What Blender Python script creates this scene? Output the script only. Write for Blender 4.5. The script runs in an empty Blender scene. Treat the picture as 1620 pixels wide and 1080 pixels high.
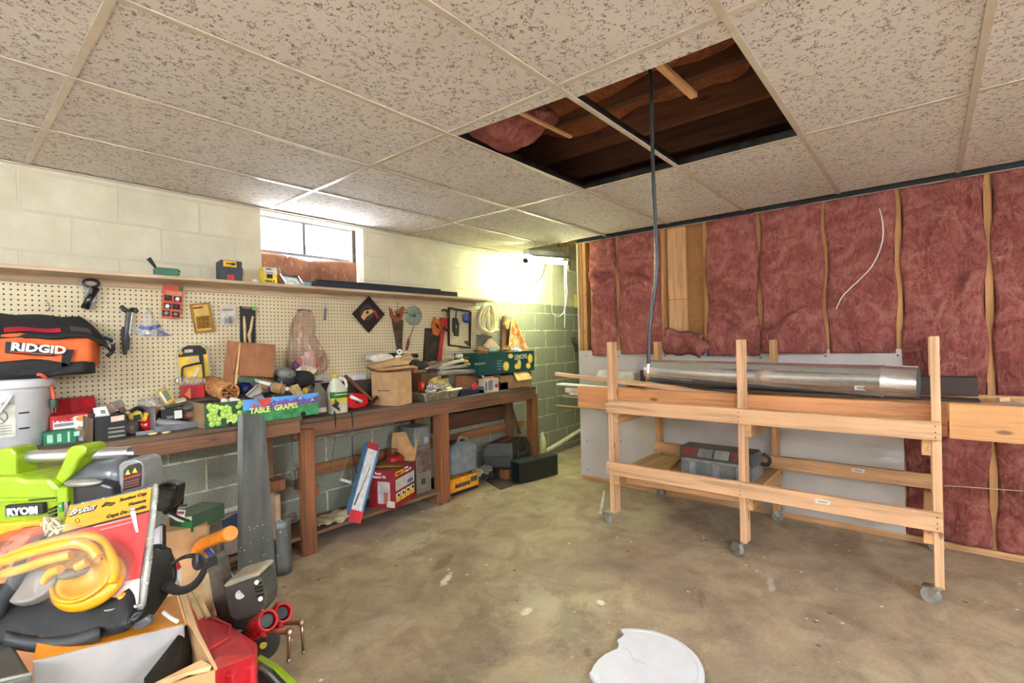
import bpy, math, random
from mathutils import Vector, Matrix, Euler
random.seed(7)
SC = bpy.context.scene
COL = SC.collection
V = Vector
PI = math.pi
H = 1.36                                   # camera height (m)

# ------------------------------------------------------------------ camera
FPX = 778.0
yaw, pit, rol = math.radians(40.19), math.radians(-0.1), math.radians(-1.35)
FW = V((math.cos(yaw)*math.cos(pit), math.sin(yaw)*math.cos(pit), math.sin(pit)))
R0 = V((math.sin(yaw), -math.cos(yaw), 0)); U0 = R0.cross(FW)
CR = R0*math.cos(rol) + U0*math.sin(rol)
CU = -R0*math.sin(rol) + U0*math.cos(rol)
cam = bpy.data.cameras.new('camera'); camo = bpy.data.objects.new('camera', cam)
COL.objects.link(camo)
camo.matrix_world = Matrix(((CR.x, CU.x, -FW.x, 0), (CR.y, CU.y, -FW.y, 0), (CR.z, CU.z, -FW.z, H), (0, 0, 0, 1)))
cam.sensor_width = 36.0; cam.lens = FPX/1620*36; cam.clip_start = .02; cam.clip_end = 60
SC.camera = camo

# ------------------------------------------------------------------ exposure, daylight, lights
SC.view_settings.view_transform = 'Standard'
SC.view_settings.look = 'None'
SC.view_settings.gamma = 1.0
SC.view_settings.use_curve_mapping = False
SC.view_settings.exposure = 2.25
wd = bpy.data.worlds.new('daylight'); SC.world = wd; wd.use_nodes = True
wb = wd.node_tree.nodes['Background']
wb.inputs[0].default_value = (.86, .93, 1.0, 1); wb.inputs[1].default_value = 6.0
def area(name, loc, sx, sy, power, color, direction):
    l = bpy.data.lights.new(name, 'AREA'); l.shape = 'RECTANGLE'; l.size = sx; l.size_y = sy
    l.energy = power; l.color = color
    o = bpy.data.objects.new(name, l); COL.objects.link(o)
    o.location = loc; o.rotation_euler = V(direction).to_track_quat('-Z', 'Y').to_euler()
    return o
pt = area('window_portal', (1.89, 3.74, 2.15), .80, .34, 1, (1, 1, 1), (0, -1, 0)); pt.data.cycles.is_portal = True
TUBE_POWER = 62.0        # emission strength of the main and added fill tubes
TUBE_COL = (.84, .95, 1.06)
CORNER_POWER = 58.0      # emission strength of the corner tube
CORNER_COL = (.88, 1.0, .55)

# ------------------------------------------------------------------ helpers
def A(px, py, X=None, Y=None, Z=None, D=None):
    """point seen along a photo direction, on the plane X=, Y= or Z= (or at depth D)"""
    d = FW + CR*((px-810)/FPX) - CU*((py-540)/FPX)
    if X is not None: t = X/d.x
    elif Y is not None: t = Y/d.y
    elif Z is not None: t = (Z-H)/d.z
    else: t = D
    return d*t + V((0, 0, H))
def lin(c):
    c = c/255.0
    return c/12.92 if c <= .04045 else ((c+.055)/1.055)**2.4
def rgb(c): return (lin(c[0]), lin(c[1]), lin(c[2]), 1)
MATS = {}
def nodes_for(name):
    m = bpy.data.materials.new(name); m.use_nodes = True
    return m, m.node_tree, m.node_tree.nodes['Principled BSDF']
def coords(nt, scale=(1, 1, 1), rot=(0, 0, 0)):
    tc = nt.nodes.new('ShaderNodeTexCoord'); mp = nt.nodes.new('ShaderNodeMapping')
    mp.inputs['Scale'].default_value = scale; mp.inputs['Rotation'].default_value = rot
    nt.links.new(tc.outputs['Object'], mp.inputs['Vector']); return mp.outputs['Vector']
def noise(nt, vec, scale, detail=4, rough=.55, dist=0):
    n = nt.nodes.new('ShaderNodeTexNoise'); n.inputs['Scale'].default_value = scale
    n.inputs['Detail'].default_value = detail; n.inputs['Roughness'].default_value = rough
    n.inputs['Distortion'].default_value = dist
    nt.links.new(vec, n.inputs['Vector']); return n.outputs[0]
def ramp(nt, fac, stops):
    r = nt.nodes.new('ShaderNodeValToRGB'); e = r.color_ramp.elements
    e[0].position, e[0].color = stops[0]; e[1].position, e[1].color = stops[-1]
    for p, c in stops[1:-1]:
        x = e.new(p); x.color = c
    nt.links.new(fac, r.inputs[0]); return r.outputs[0]
def math_(nt, op, a, b=None, c=None):
    n = nt.nodes.new('ShaderNodeMath'); n.operation = op
    for i, x in enumerate((a, b, c)):
        if x is None: continue
        if isinstance(x, (int, float)): n.inputs[i].default_value = x
        else: nt.links.new(x, n.inputs[i])
    return n.outputs[0]
def mix(nt, fac, a, b, mode='MIX'):
    n = nt.nodes.new('ShaderNodeMix'); n.data_type = 'RGBA'; n.blend_type = mode
    for k, x in ((0, fac), (6, a), (7, b)):
        if isinstance(x, (int, float)): n.inputs[k].default_value = x
        elif isinstance(x, tuple): n.inputs[k].default_value = x
        else: nt.links.new(x, n.inputs[k])
    return n.outputs[2]
def bump(nt, bs, h, strength=.3, dist=.01):
    b = nt.nodes.new('ShaderNodeBump'); b.inputs['Strength'].default_value = strength
    b.inputs['Distance'].default_value = dist
    nt.links.new(h, b.inputs['Height']); nt.links.new(b.outputs[0], bs.inputs['Normal'])
BW = lambda v: (v, v, v, 1)
def mat(c, rough=.55, metal=0.0, var=.12, scale=14, bmp=0.0, bscale=60, alpha=1.0, name=None, coat=0.0):
    key = (tuple(c), rough, metal, var, scale, bmp, bscale, alpha, coat)
    if key in MATS: return MATS[key]
    m, nt, bs = nodes_for(name or 'surface_%02x%02x%02x' % tuple(int(x) for x in c))
    vec = coords(nt)
    n = noise(nt, vec, scale)
    a = rgb(tuple(x*(1-var) for x in c)); b = rgb(tuple(min(255, x*(1+var)) for x in c))
    nt.links.new(ramp(nt, n, [(.3, a), (.7, b)]), bs.inputs['Base Color'])
    bs.inputs['Roughness'].default_value = rough; bs.inputs['Metallic'].default_value = metal
    if coat: bs.inputs['Coat Weight'].default_value = coat
    if bmp: bump(nt, bs, noise(nt, vec, bscale), bmp, .004)
    if alpha < 1: bs.inputs['Alpha'].default_value = alpha
    MATS[key] = m; return m
def clear(c, amount=.25, rough=.08, name='clear_plastic'):
    """thin clear plastic: partly see-through, glossy, crinkled"""
    key = ('clear', tuple(c), amount, rough)
    if key in MATS: return MATS[key]
    m, nt, bs = nodes_for(name)
    bs.inputs['Base Color'].default_value = rgb(c); bs.inputs['Roughness'].default_value = rough
    vec = coords(nt)
    n = noise(nt, coords(nt, (1, 1, .35)), 26, 2, .5, 1.0)
    nt.links.new(ramp(nt, n, [(.42, BW(amount*.45)), (.60, BW(amount*.8)), (.70, BW(min(1, amount*2.2)))]), bs.inputs['Alpha'])
    bump(nt, bs, n, .6, .01)
    MATS[key] = m; return m
def wood(c, axis='y', dark=.62, rough=.6, scale=1.0, knots=True, name=None):
    key = ('wood', tuple(c), axis, dark, rough, scale, knots)
    if key in MATS: return MATS[key]
    m, nt, bs = nodes_for(name or 'wood_%02x%02x%02x_%s' % (*[int(x) for x in c], axis))
    st = [34, 34, 34]; st['xyz'.index(axis)] = 1.6
    vec = coords(nt, tuple(s*scale for s in st))
    n = noise(nt, vec, 1.0, 5, .6, .6)
    a = rgb(tuple(x*dark for x in c)); b = rgb(c); d = rgb(tuple(min(255, x*1.08) for x in c))
    col = ramp(nt, n, [(.28, a), (.5, b), (.72, d)])
    big = noise(nt, coords(nt), 2.2, 3)
    col = mix(nt, ramp(nt, big, [(.35, BW(0)), (.75, BW(.35))]), col, rgb((c[0]*.78, c[1]*.66, c[2]*.58)))
    if knots:
        kv = [9, 9, 9]; kv['xyz'.index(axis)] = 3.2
        vo = nt.nodes.new('ShaderNodeTexVoronoi'); vo.inputs['Scale'].default_value = 1.0
        nt.links.new(coords(nt, tuple(kv)), vo.inputs['Vector'])
        k = ramp(nt, vo.outputs['Distance'], [(.07, BW(1)), (.13, BW(0))])
        col = mix(nt, math_(nt, 'MULTIPLY', k, .75), col, rgb((c[0]*.35, c[1]*.24, c[2]*.18)))
    nt.links.new(col, bs.inputs['Base Color'])
    bs.inputs['Roughness'].default_value = rough
    bump(nt, bs, n, .15, .002)
    MATS[key] = m; return m
def emit(c, strength, name):
    m, nt, bs = nodes_for(name)
    bs.inputs['Base Color'].default_value = (c[0]*.8, c[1]*.8, c[2]*.8, 1)
    bs.inputs['Emission Color'].default_value = (*c, 1); bs.inputs['Emission Strength'].default_value = strength
    return m

class MB:
    """collects shapes into one mesh"""
    def __init__(s): s.v = []; s.f = []; s.mi = []; s.sm = []
    def add(s, vs, fs, mi=0, smooth=False):
        o = len(s.v); s.v += [V(x) for x in vs]
        for f in fs:
            s.f.append([o+i for i in f]); s.mi.append(mi); s.sm.append(smooth)
        return s
    def box(s, c, size, R=None, mi=0):
        hx, hy, hz = (x/2 for x in size); c = V(c)
        vs = [V((x, y, z)) for z in (-hz, hz) for y in (-hy, hy) for x in (-hx, hx)]
        if R is not None: vs = [R @ x for x in vs]
        return s.add([c+x for x in vs], [(0, 2, 3, 1), (4, 5, 7, 6), (0, 1, 5, 4), (2, 6, 7, 3), (0, 4, 6, 2), (1, 3, 7, 5)], mi)
    def bx(s, x0, x1, y0, y1, z0, z1, mi=0):
        return s.box(((x0+x1)/2, (y0+y1)/2, (z0+z1)/2), (abs(x1-x0), abs(y1-y0), abs(z1-z0)), None, mi)
    def bar(s, a, b, w, h, up=(0, 0, 1), mi=0):
        """rectangular bar from a to b, w across, h along up"""
        a, b = V(a), V(b); d = (b-a); L = d.length; d = d/L
        sd = d.cross(V(up)); sd = sd.normalized() if sd.length > 1e-6 else V((1, 0, 0)); u = sd.cross(d)
        R = Matrix((d, sd, u)).transposed()
        return s.box((a+b)/2, (L, w, h), R, mi)
    def tube(s, path, r, n=10, mi=0, caps=True, closed=False):
        P = [V(p) for p in path]; m = len(P)
        rs = r if isinstance(r, (list, tuple)) else [r]*m
        vs = []; prev = None
        for i, p in enumerate(P):
            if closed: t = (P[(i+1) % m]-P[i-1])
            else: t = (P[min(i+1, m-1)]-P[max(i-1, 0)])
            t = t.normalized() if t.length > 1e-9 else V((0, 0, 1))
            if prev is None:
                u = t.cross(V((0, 0, 1)))
                if u.length < .05: u = t.cross(V((1, 0, 0)))
            else: u = prev - t*prev.dot(t)
            u.normalize(); prev = u; w = t.cross(u)
            for k in range(n):
                a = 2*PI*k/n; vs.append(p + (u*math.cos(a)+w*math.sin(a))*rs[i])
        fs = []
        for i in range(m if closed else m-1):
            j = (i+1) % m
            for k in range(n): fs.append((i*n+k, i*n+(k+1) % n, j*n+(k+1) % n, j*n+k))
        s.add(vs, fs, mi, True)
        if caps and not closed:
            o = len(s.v)-m*n
            for base, rev in ((0, True), ((m-1)*n, False)):
                f = [o+base+k for k in range(n)]
                s.f.append(f[::-1] if rev else f); s.mi.append(mi); s.sm.append(False)
        return s
    def cyl(s, a, b, r, n=20, mi=0, caps=True): return s.tube([a, b], r, n, mi, caps)
    def lathe(s, prof, o=(0, 0, 0), R=None, n=28, mi=0, smooth=True):
        o = V(o); vs = []; fs = []; m = len(prof)
        for (r, z) in prof:
            for k in range(n):
                a = 2*PI*k/n; p = V((r*math.cos(a), r*math.sin(a), z))
                vs.append(o + (R @ p if R is not None else p))
        for i in range(m-1):
            for k in range(n): fs.append((i*n+k, i*n+(k+1) % n, (i+1)*n+(k+1) % n, (i+1)*n+k))
        if prof[0][0] > 1e-6: fs.append(tuple(range(n))[::-1])
        if prof[-1][0] > 1e-6: fs.append(tuple((m-1)*n+k for k in range(n)))
        return s.add(vs, fs, mi, smooth)
    def prism(s, pts, depth, mi=0):
        """polygon of 3-D points, thickened by the vector depth"""
        P = [V(p) for p in pts]; d = V(depth); n = len(P)
        nr = sum((P[i].cross(P[(i+1) % n]) for i in range(n)), V((0, 0, 0)))
        if nr.dot(d) > 0: P = P[::-1]
        fs = [tuple(range(n)), tuple(range(2*n-1, n-1, -1))]
        for i in range(n):
            j = (i+1) % n; fs.append((j, i, n+i, n+j))
        return s.add(P+[p+d for p in P], fs, mi)
    def ell(s, c, rad, R=None, nu=18, nv=12, mi=0, p=1.0):
        c = V(c); vs = []; fs = []
        def sp(x): return math.copysign(abs(x)**p, x)
        for i in range(nv+1):
            th = PI*i/nv
            for k in range(nu):
                a = 2*PI*k/nu
                q = V((sp(math.sin(th))*sp(math.cos(a))*rad[0], sp(math.sin(th))*sp(math.sin(a))*rad[1], sp(math.cos(th))*rad[2]))
                vs.append(c + (R @ q if R is not None else q))
        for i in range(nv):
            for k in range(nu): fs.append((i*nu+k, (i+1)*nu+k, (i+1)*nu+(k+1) % nu, i*nu+(k+1) % nu))
        return s.add(vs, fs, mi, True)
    def grid(s, fn, nu, nv, mi=0, smooth=True):
        vs = [fn(i/nu, j/nv) for j in range(nv+1) for i in range(nu+1)]
        fs = [(j*(nu+1)+i, j*(nu+1)+i+1, (j+1)*(nu+1)+i+1, (j+1)*(nu+1)+i) for j in range(nv) for i in range(nu)]
        return s.add(vs, fs, mi, smooth)
def rotz(a): return Matrix.Rotation(a, 3, 'Z')
def rot(x=0, y=0, z=0): return Euler((math.radians(x), math.radians(y), math.radians(z))).to_matrix()
def link(name, mb, mats, parent=None, bevel=0.0, solid=0.0, subd=0):
    me = bpy.data.meshes.new(name)
    off = V(parent['_o']) if parent is not None and '_o' in parent else V((0, 0, 0))
    me.from_pydata([tuple(x-off) for x in mb.v], [], mb.f)
    if not isinstance(mats, (list, tuple)): mats = [mats]
    for m in mats: me.materials.append(m)
    me.polygons.foreach_set('material_index', mb.mi); me.polygons.foreach_set('use_smooth', mb.sm)
    me.update()
    o = bpy.data.objects.new(name, me); COL.objects.link(o)
    if parent is not None: o.parent = parent
    if solid:
        md = o.modifiers.new('thickness', 'SOLIDIFY'); md.thickness = solid; md.offset = 0
    if bevel:
        md = o.modifiers.new('bevel', 'BEVEL'); md.width = bevel; md.segments = 2; md.limit_method = 'ANGLE'
    if subd:
        md = o.modifiers.new('smooth', 'SUBSURF'); md.levels = subd; md.render_levels = subd
    return o
def tag(o, label, cat, group=None):
    o['label'] = label; o['category'] = cat
    if group: o['group'] = group
    return o
def thing(name, label, cat, loc=(0, 0, 0), group=None, rot=None):
    """Empty at the base of a thing; its parts are given in world coordinates unless rot is set"""
    o = bpy.data.objects.new(name, None); o.empty_display_size = .05; COL.objects.link(o)
    o.location = loc
    if rot is not None: o.rotation_euler = rot
    else: o['_o'] = tuple(loc)
    return tag(o, label, cat, group)
def part(name, mb, mats, parent, bevel=0.0, label=None, **k):
    o = link(name, mb, mats, parent, bevel, **k)
    if parent is not None and '_o' in parent: o['_sub'] = 1
    if label: o['label'] = label
    return o
def sub(name, mb, mats, par, bevel=0.0, label=None, **k):
    """part of a part"""
    top = par.parent
    me_parent = top if '_o' in top else None
    o = link(name, mb, mats, me_parent, bevel, **k); o.parent = par
    if label: o['label'] = label
    return o
def solo(name, label, cat, mb, mats, group=None, bevel=0.0, **k):
    """a thing that is one mesh; origin at its base centre"""
    lo = V([min(v[i] for v in mb.v) for i in range(3)]); hi = V([max(v[i] for v in mb.v) for i in range(3)])
    base = V(((lo.x+hi.x)/2, (lo.y+hi.y)/2, lo.z))
    mb.v = [v-base for v in mb.v]
    o = link(name, mb, mats, None, bevel, **k); o.location = base
    return tag(o, label, cat, group)
def struct(name, mb=None, mats=None, **k):
    if mb is None:
        o = bpy.data.objects.new(name, None); COL.objects.link(o)
    else: o = link(name, mb, mats, None, **k)
    o['kind'] = 'structure'; return o
def text(s, size, o, u, v, mt, parent, name='lettering', ext=.0006, align='LEFT', shear=0, sx=1.0, bold=0.0):
    """raised lettering starting at point o, reading along u, upright along v (world coordinates)"""
    c = bpy.data.curves.new(name, 'FONT'); c.body = s; c.size = size; c.extrude = ext; c.align_x = align
    c.shear = shear; c.offset = bold; c.resolution_u = 2
    t = bpy.data.objects.new(name, c); COL.objects.link(t)
    dg = bpy.context.evaluated_depsgraph_get()
    me = bpy.data.meshes.new_from_object(t.evaluated_get(dg)); bpy.data.objects.remove(t); bpy.data.curves.remove(c)
    u = V(u).normalized(); v = V(v); v = (v-u*v.dot(u)).normalized(); n = u.cross(v); o = V(o)
    top = parent if parent.parent is None else parent.parent
    off = V(top['_o']) if '_o' in top else V((0, 0, 0))
    for x in me.vertices:
        p = x.co; x.co = o + u*p.x*sx + v*p.y + n*p.z - off
    me.materials.clear(); me.materials.append(mt)
    ob = bpy.data.objects.new(name, me); COL.objects.link(ob); ob.parent = parent
    return ob
def curve_pts(ctrl, n=8, closed=False):
    """Catmull-Rom through the control points"""
    P = [V(p) for p in ctrl]; m = len(P); out = []
    for i in range(m if closed else m-1):
        g = (lambda k: P[k % m]) if closed else (lambda k: P[max(0, min(m-1, k))])
        a, b, c, d = g(i-1), g(i), g(i+1), g(i+2)
        for k in range(n):
            t = k/n
            out.append(.5*((2*b)+(c-a)*t+(2*a-5*b+4*c-d)*t*t+(3*b-a-3*c+d)*t*t*t))
    if not closed: out.append(P[-1])
    return out

# ------------------------------------------------------------------ common materials
def block_material():
    m, nt, bs = nodes_for('painted_concrete_block')
    tc = nt.nodes.new('ShaderNodeTexCoord'); sp = nt.nodes.new('ShaderNodeSeparateXYZ')
    nt.links.new(tc.outputs['Object'], sp.inputs[0])
    cb = nt.nodes.new('ShaderNodeCombineXYZ')
    nt.links.new(math_(nt, 'ADD', sp.outputs[0], 20.32-.099), cb.inputs[0])
    nt.links.new(math_(nt, 'ADD', sp.outputs[2], 2.032-2.083+.0), cb.inputs[1])
    br = nt.nodes.new('ShaderNodeTexBrick')
    for k, x in (('Scale', 1.0), ('Brick Width', .4064), ('Row Height', .2032), ('Mortar Size', .0075), ('Mortar Smooth', .3), ('Bias', 0.0)):
        br.inputs[k].default_value = x
    br.offset = .5; br.squash = 1.0
    nt.links.new(cb.outputs[0], br.inputs['Vector'])
    n = noise(nt, tc.outputs['Object'], 5, 5); nf = noise(nt, tc.outputs['Object'], 90, 4, .7)
    zz = math_(nt, 'ADD', sp.outputs[2], math_(nt, 'MULTIPLY', math_(nt, 'SUBTRACT', noise(nt, tc.outputs['Object'], 9, 3), .5), .035))
    up = math_(nt, 'GREATER_THAN', zz, 1.782)
    cream = ramp(nt, n, [(.3, rgb((203, 193, 166))), (.7, rgb((221, 213, 190)))])
    cream = mix(nt, br.outputs[1], cream, rgb((208, 200, 176)))
    grey = ramp(nt, nf, [(.3, rgb((112, 112, 100))), (.7, rgb((158, 157, 142)))])
    nm = noise(nt, tc.outputs['Object'], 12, 4)
    mort = ramp(nt, nm, [(.35, rgb((150, 146, 122))), (.6, rgb((212, 204, 172)))])
    grey = mix(nt, br.outputs[1], grey, mort)
    nt.links.new(mix(nt, up, grey, cream), bs.inputs['Base Color'])
    bs.inputs['Roughness'].default_value = .75
    h = math_(nt, 'ADD', math_(nt, 'MULTIPLY', br.outputs[1], -1.0), math_(nt, 'MULTIPLY', nf, .35))
    bump(nt, bs, h, .55, .008)
    return m
M_BLOCK = block_material()
def floor_material():
    m, nt, bs = nodes_for('stained_concrete_light_patch')
    vec = coords(nt)
    n1 = noise(nt, vec, 1.1, 6, .6, .4); n2 = noise(nt, vec, 4.5, 6, .65, .6); n3 = noise(nt, vec, 55, 4, .7)
    col = ramp(nt, n1, [(.30, rgb((138, 118, 108))), (.46, rgb((172, 151, 126))), (.60, rgb((190, 169, 138))), (.75, rgb((183, 168, 144)))])
    col = mix(nt, ramp(nt, n2, [(.42, BW(0)), (.68, BW(.75))]), col, rgb((126, 102, 92)))
    col = mix(nt, ramp(nt, noise(nt, vec, 2.3, 5, .6, 1.0), [(.56, BW(0)), (.74, BW(.5))]), col, rgb((196, 184, 156)))
    col = mix(nt, .22, col, ramp(nt, n3, [(.3, rgb((92, 76, 60))), (.7, rgb((190, 172, 140)))]))
    def specks(scale, r, c, amt):
        vo = nt.nodes.new('ShaderNodeTexVoronoi'); vo.inputs['Scale'].default_value = scale
        nt.links.new(vec, vo.inputs['Vector'])
        k = math_(nt, 'LESS_THAN', vo.outputs['Distance'], math_(nt, 'MULTIPLY', math_(nt, 'GREATER_THAN', noise(nt, vec, 1.7, 2), .5), r))
        return mix(nt, math_(nt, 'MULTIPLY', k, amt), col, rgb(c))
    col = specks(9, .075, (232, 226, 214), .9)
    col = specks(6.3, .075, (74, 62, 52), .7)
    col = specks(14, .05, (222, 214, 196), .8)
    sp = nt.nodes.new('ShaderNodeSeparateXYZ'); nt.links.new(vec, sp.inputs[0])
    wob = math_(nt, 'MULTIPLY', math_(nt, 'SUBTRACT', noise(nt, vec, 16, 5, .75), .5), 4.0)
    def spot(x, y, rx, ry, ang, c, amt):
        ca, sa = math.cos(ang), math.sin(ang)
        dx = math_(nt, 'SUBTRACT', sp.outputs[0], x); dy = math_(nt, 'SUBTRACT', sp.outputs[1], y)
        a = math_(nt, 'DIVIDE', math_(nt, 'ADD', math_(nt, 'MULTIPLY', dx, ca), math_(nt, 'MULTIPLY', dy, sa)), rx)
        b = math_(nt, 'DIVIDE', math_(nt, 'SUBTRACT', math_(nt, 'MULTIPLY', dy, ca), math_(nt, 'MULTIPLY', dx, sa)), ry)
        d = math_(nt, 'ADD', math_(nt, 'ADD', math_(nt, 'MULTIPLY', a, a), math_(nt, 'MULTIPLY', b, b)), wob)
        k = ramp(nt, d, [(.2, BW(amt)), (1.0, BW(0))])
        return mix(nt, k, col, rgb(c))
    for px, py, rx, ry, an, c, amt in ((705, 918, .10, .025, .5, (238, 228, 200), .9), (833, 966, .05, .03, .2, (240, 234, 222), .9), (950, 952, .03, .025, .9, (240, 236, 232), .9),
                                       (700, 890, .14, .05, .3, (96, 82, 64), .6), (650, 858, .30, .14, .2, (206, 196, 170), .45), (905, 985, .22, .14, .5, (104, 84, 74), .45),
                                       (850, 945, .26, .10, 1.0, (206, 194, 168), .4), (745, 1025, .45, .16, .4, (110, 94, 84), .4), (1110, 945, .10, .025, .3, (110, 88, 76), .5),
                                       (1020, 825, .42, .16, .1, (190, 184, 140), .55), (930, 1032, .035, .03, 0, (112, 96, 74), .8), (1220, 925, .12, .02, .3, (214, 208, 204), .7)):  # the wide pale yellow spot paints in alcove light; the others are stains
        p = A(px, py, Z=0); col = spot(p.x, p.y, rx, ry, an, c, amt)
    nt.links.new(col, bs.inputs['Base Color'])
    nt.links.new(ramp(nt, n2, [(.3, BW(.42)), (.7, BW(.7))]), bs.inputs['Roughness'])
    bs.inputs['Specular IOR Level'].default_value = .35
    bump(nt, bs, n3, .12, .003)
    return m
def tile_material():
    m, nt, bs = nodes_for('fissured_ceiling_tile')
    vec = coords(nt)
    n = noise(nt, vec, 52, 2, .5, 1.0)
    k = math_(nt, 'LESS_THAN', math_(nt, 'ABSOLUTE', math_(nt, 'SUBTRACT', n, .5)), .032)
    vg = nt.nodes.new('ShaderNodeTexVoronoi'); vg.inputs['Scale'].default_value = 62; nt.links.new(vec, vg.inputs['Vector'])
    sg = nt.nodes.new('ShaderNodeSeparateColor'); nt.links.new(vg.outputs['Color'], sg.inputs[0])
    g = math_(nt, 'GREATER_THAN', sg.outputs[0], .55)
    k = math_(nt, 'MULTIPLY', k, g)
    vo = nt.nodes.new('ShaderNodeTexVoronoi'); vo.inputs['Scale'].default_value = 120; nt.links.new(vec, vo.inputs['Vector'])
    k = math_(nt, 'MAXIMUM', k, math_(nt, 'MULTIPLY', math_(nt, 'LESS_THAN', vo.outputs['Distance'], .16), math_(nt, 'GREATER_THAN', noise(nt, vec, 30, 2), .52)))
    base = ramp(nt, noise(nt, vec, 1.6, 4), [(.3, rgb((212, 204, 197))), (.7, rgb((224, 216, 209)))])
    nt.links.new(mix(nt, math_(nt, 'MULTIPLY', k, .8), base, rgb((92, 78, 64))), bs.inputs['Base Color'])
    bs.inputs['Roughness'].default_value = .9
    h = math_(nt, 'ADD', math_(nt, 'MULTIPLY', k, -1.0), math_(nt, 'MULTIPLY', noise(nt, vec, 200, 3), .3))
    bump(nt, bs, h, .4, .004)
    return m
def peg_material():
    m, nt, bs = nodes_for('perforated_hardboard')
    tc = nt.nodes.new('ShaderNodeTexCoord'); sp = nt.nodes.new('ShaderNodeSeparateXYZ'); nt.links.new(tc.outputs['Object'], sp.inputs[0])
    fx = math_(nt, 'SUBTRACT', math_(nt, 'FRACT', math_(nt, 'MULTIPLY', sp.outputs[0], 1/.0254)), .5)
    fz = math_(nt, 'SUBTRACT', math_(nt, 'FRACT', math_(nt, 'MULTIPLY', sp.outputs[2], 1/.0254)), .5)
    d = math_(nt, 'SQRT', math_(nt, 'ADD', math_(nt, 'MULTIPLY', fx, fx), math_(nt, 'MULTIPLY', fz, fz)))
    k = ramp(nt, d, [(.145, BW(1)), (.18, BW(0))])
    base = ramp(nt, noise(nt, tc.outputs['Object'], 3, 4), [(.3, rgb((206, 188, 150))), (.7, rgb((222, 206, 170)))])
    nt.links.new(mix(nt, k, base, rgb((38, 28, 20))), bs.inputs['Base Color'])
    bs.inputs['Roughness'].default_value = .5
    bump(nt, bs, math_(nt, 'MULTIPLY', k, -1.0), .6, .004)
    return m
def batt_material(c1, c2, c3, name):
    m, nt, bs = nodes_for(name)
    vec = coords(nt)
    n = noise(nt, vec, 5.5, 6, .65, 1.8); f = noise(nt, coords(nt, (14, 14, 5)), 2.2, 6, .7, 2.5)
    col = ramp(nt, n, [(.28, rgb(c1)), (.5, rgb(c2)), (.72, rgb(c3))])
    col = mix(nt, .35, col, ramp(nt, f, [(.35, rgb(c1)), (.65, rgb(c3))]))
    nt.links.new(col, bs.inputs['Base Color']); bs.inputs['Roughness'].default_value = 1.0
    bs.inputs['Specular IOR Level'].default_value = .1
    bump(nt, bs, math_(nt, 'ADD', n, math_(nt, 'MULTIPLY', f, .6)), 1.0, .035)
    return m
M_BATT = batt_material((128, 58, 56), (176, 96, 90), (212, 150, 136), 'pink_fiberglass')
M_BATT2 = batt_material((110, 58, 34), (170, 98, 62), (206, 140, 96), 'old_fiberglass')
M_PINE = {a: wood((224, 178, 136), a, dark=.76) for a in 'xyz'}
M_PINE2 = {a: wood((212, 164, 114), a, dark=.74) for a in 'xyz'}
M_OLD = {a: wood((126, 86, 60), a, dark=.58, rough=.65) for a in 'xyz'}
M_OLDER = {a: wood((104, 84, 66), a, dark=.55, rough=.8) for a in 'xyz'}
M_JOIST_SHADE = {a: wood((104, 62, 34), a, dark=.5, rough=.8) for a in 'xyz'}  # joist wood darkened for the shade above the tiles
M_STUD = wood((196, 146, 90), 'z', dark=.7)
M_BLACK = mat((26, 26, 27), .5, bmp=.1); M_BLACKG = mat((22, 22, 24), .25); M_FABRIC = mat((30, 30, 32), .85, bmp=.4, bscale=300)
M_WHITE = mat((232, 230, 226), .5, var=.03); M_PAPER = mat((226, 220, 208), .8, var=.06)
M_STEEL = mat((150, 152, 154), .32, 1.0, var=.1); M_DARKSTEEL = mat((70, 68, 66), .42, .9, var=.25)
M_CARD = mat((168, 128, 84), .85, var=.08, bmp=.08); M_CARD2 = mat((150, 98, 62), .85, var=.08); M_CARDL = mat((190, 152, 108), .85, var=.07)
M_RED = mat((178, 22, 26), .42); M_DKRED = mat((120, 24, 26), .5); M_YEL = mat((232, 178, 40), .45); M_ORANGE = mat((226, 100, 38), .6)
M_LIME = mat((176, 204, 26), .38, var=.05); M_GREEN = mat((36, 112, 66), .5); M_BLUE = mat((40, 66, 140), .45); M_GREY = mat((128, 128, 126), .5)
M_CREAM = mat((214, 202, 170), .7, var=.06)

# ================================================================== SETTING
CH = 2.32                                        # ceiling height
floor = struct('floor', MB().bx(-3.0, 7.0, -3.2, 3.72, -.12, 0), floor_material())
WX0, WX1, WZ0, WZ1 = 1.487, 2.292, 1.775, 2.30    # window opening in the left wall
wl = MB()
wl.bx(-3.0, WX0, 3.5, 3.72, 0, 2.80); wl.bx(WX1, 7.0, 3.5, 3.72, 0, 2.80)
wl.bx(WX0, WX1, 3.5, 3.72, 0, WZ0); wl.bx(WX0, WX1, 3.5, 3.72, WZ1, 2.80)
struct('wall_left', wl, M_BLOCK)
M_PLAIN = mat((226, 220, 210), .8, var=.04)
struct('wall_rear', MB().bx(-3.12, -3.0, -3.2, 3.72, 0, 2.8), M_PLAIN)
struct('wall_near', MB().bx(-3.0, 7.0, -3.32, -3.2, 0, 2.8), M_PLAIN)
struct('wall_far', MB().bx(6.9, 7.0, -3.2, 3.5, 0, 2.8), M_BLOCK)

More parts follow.
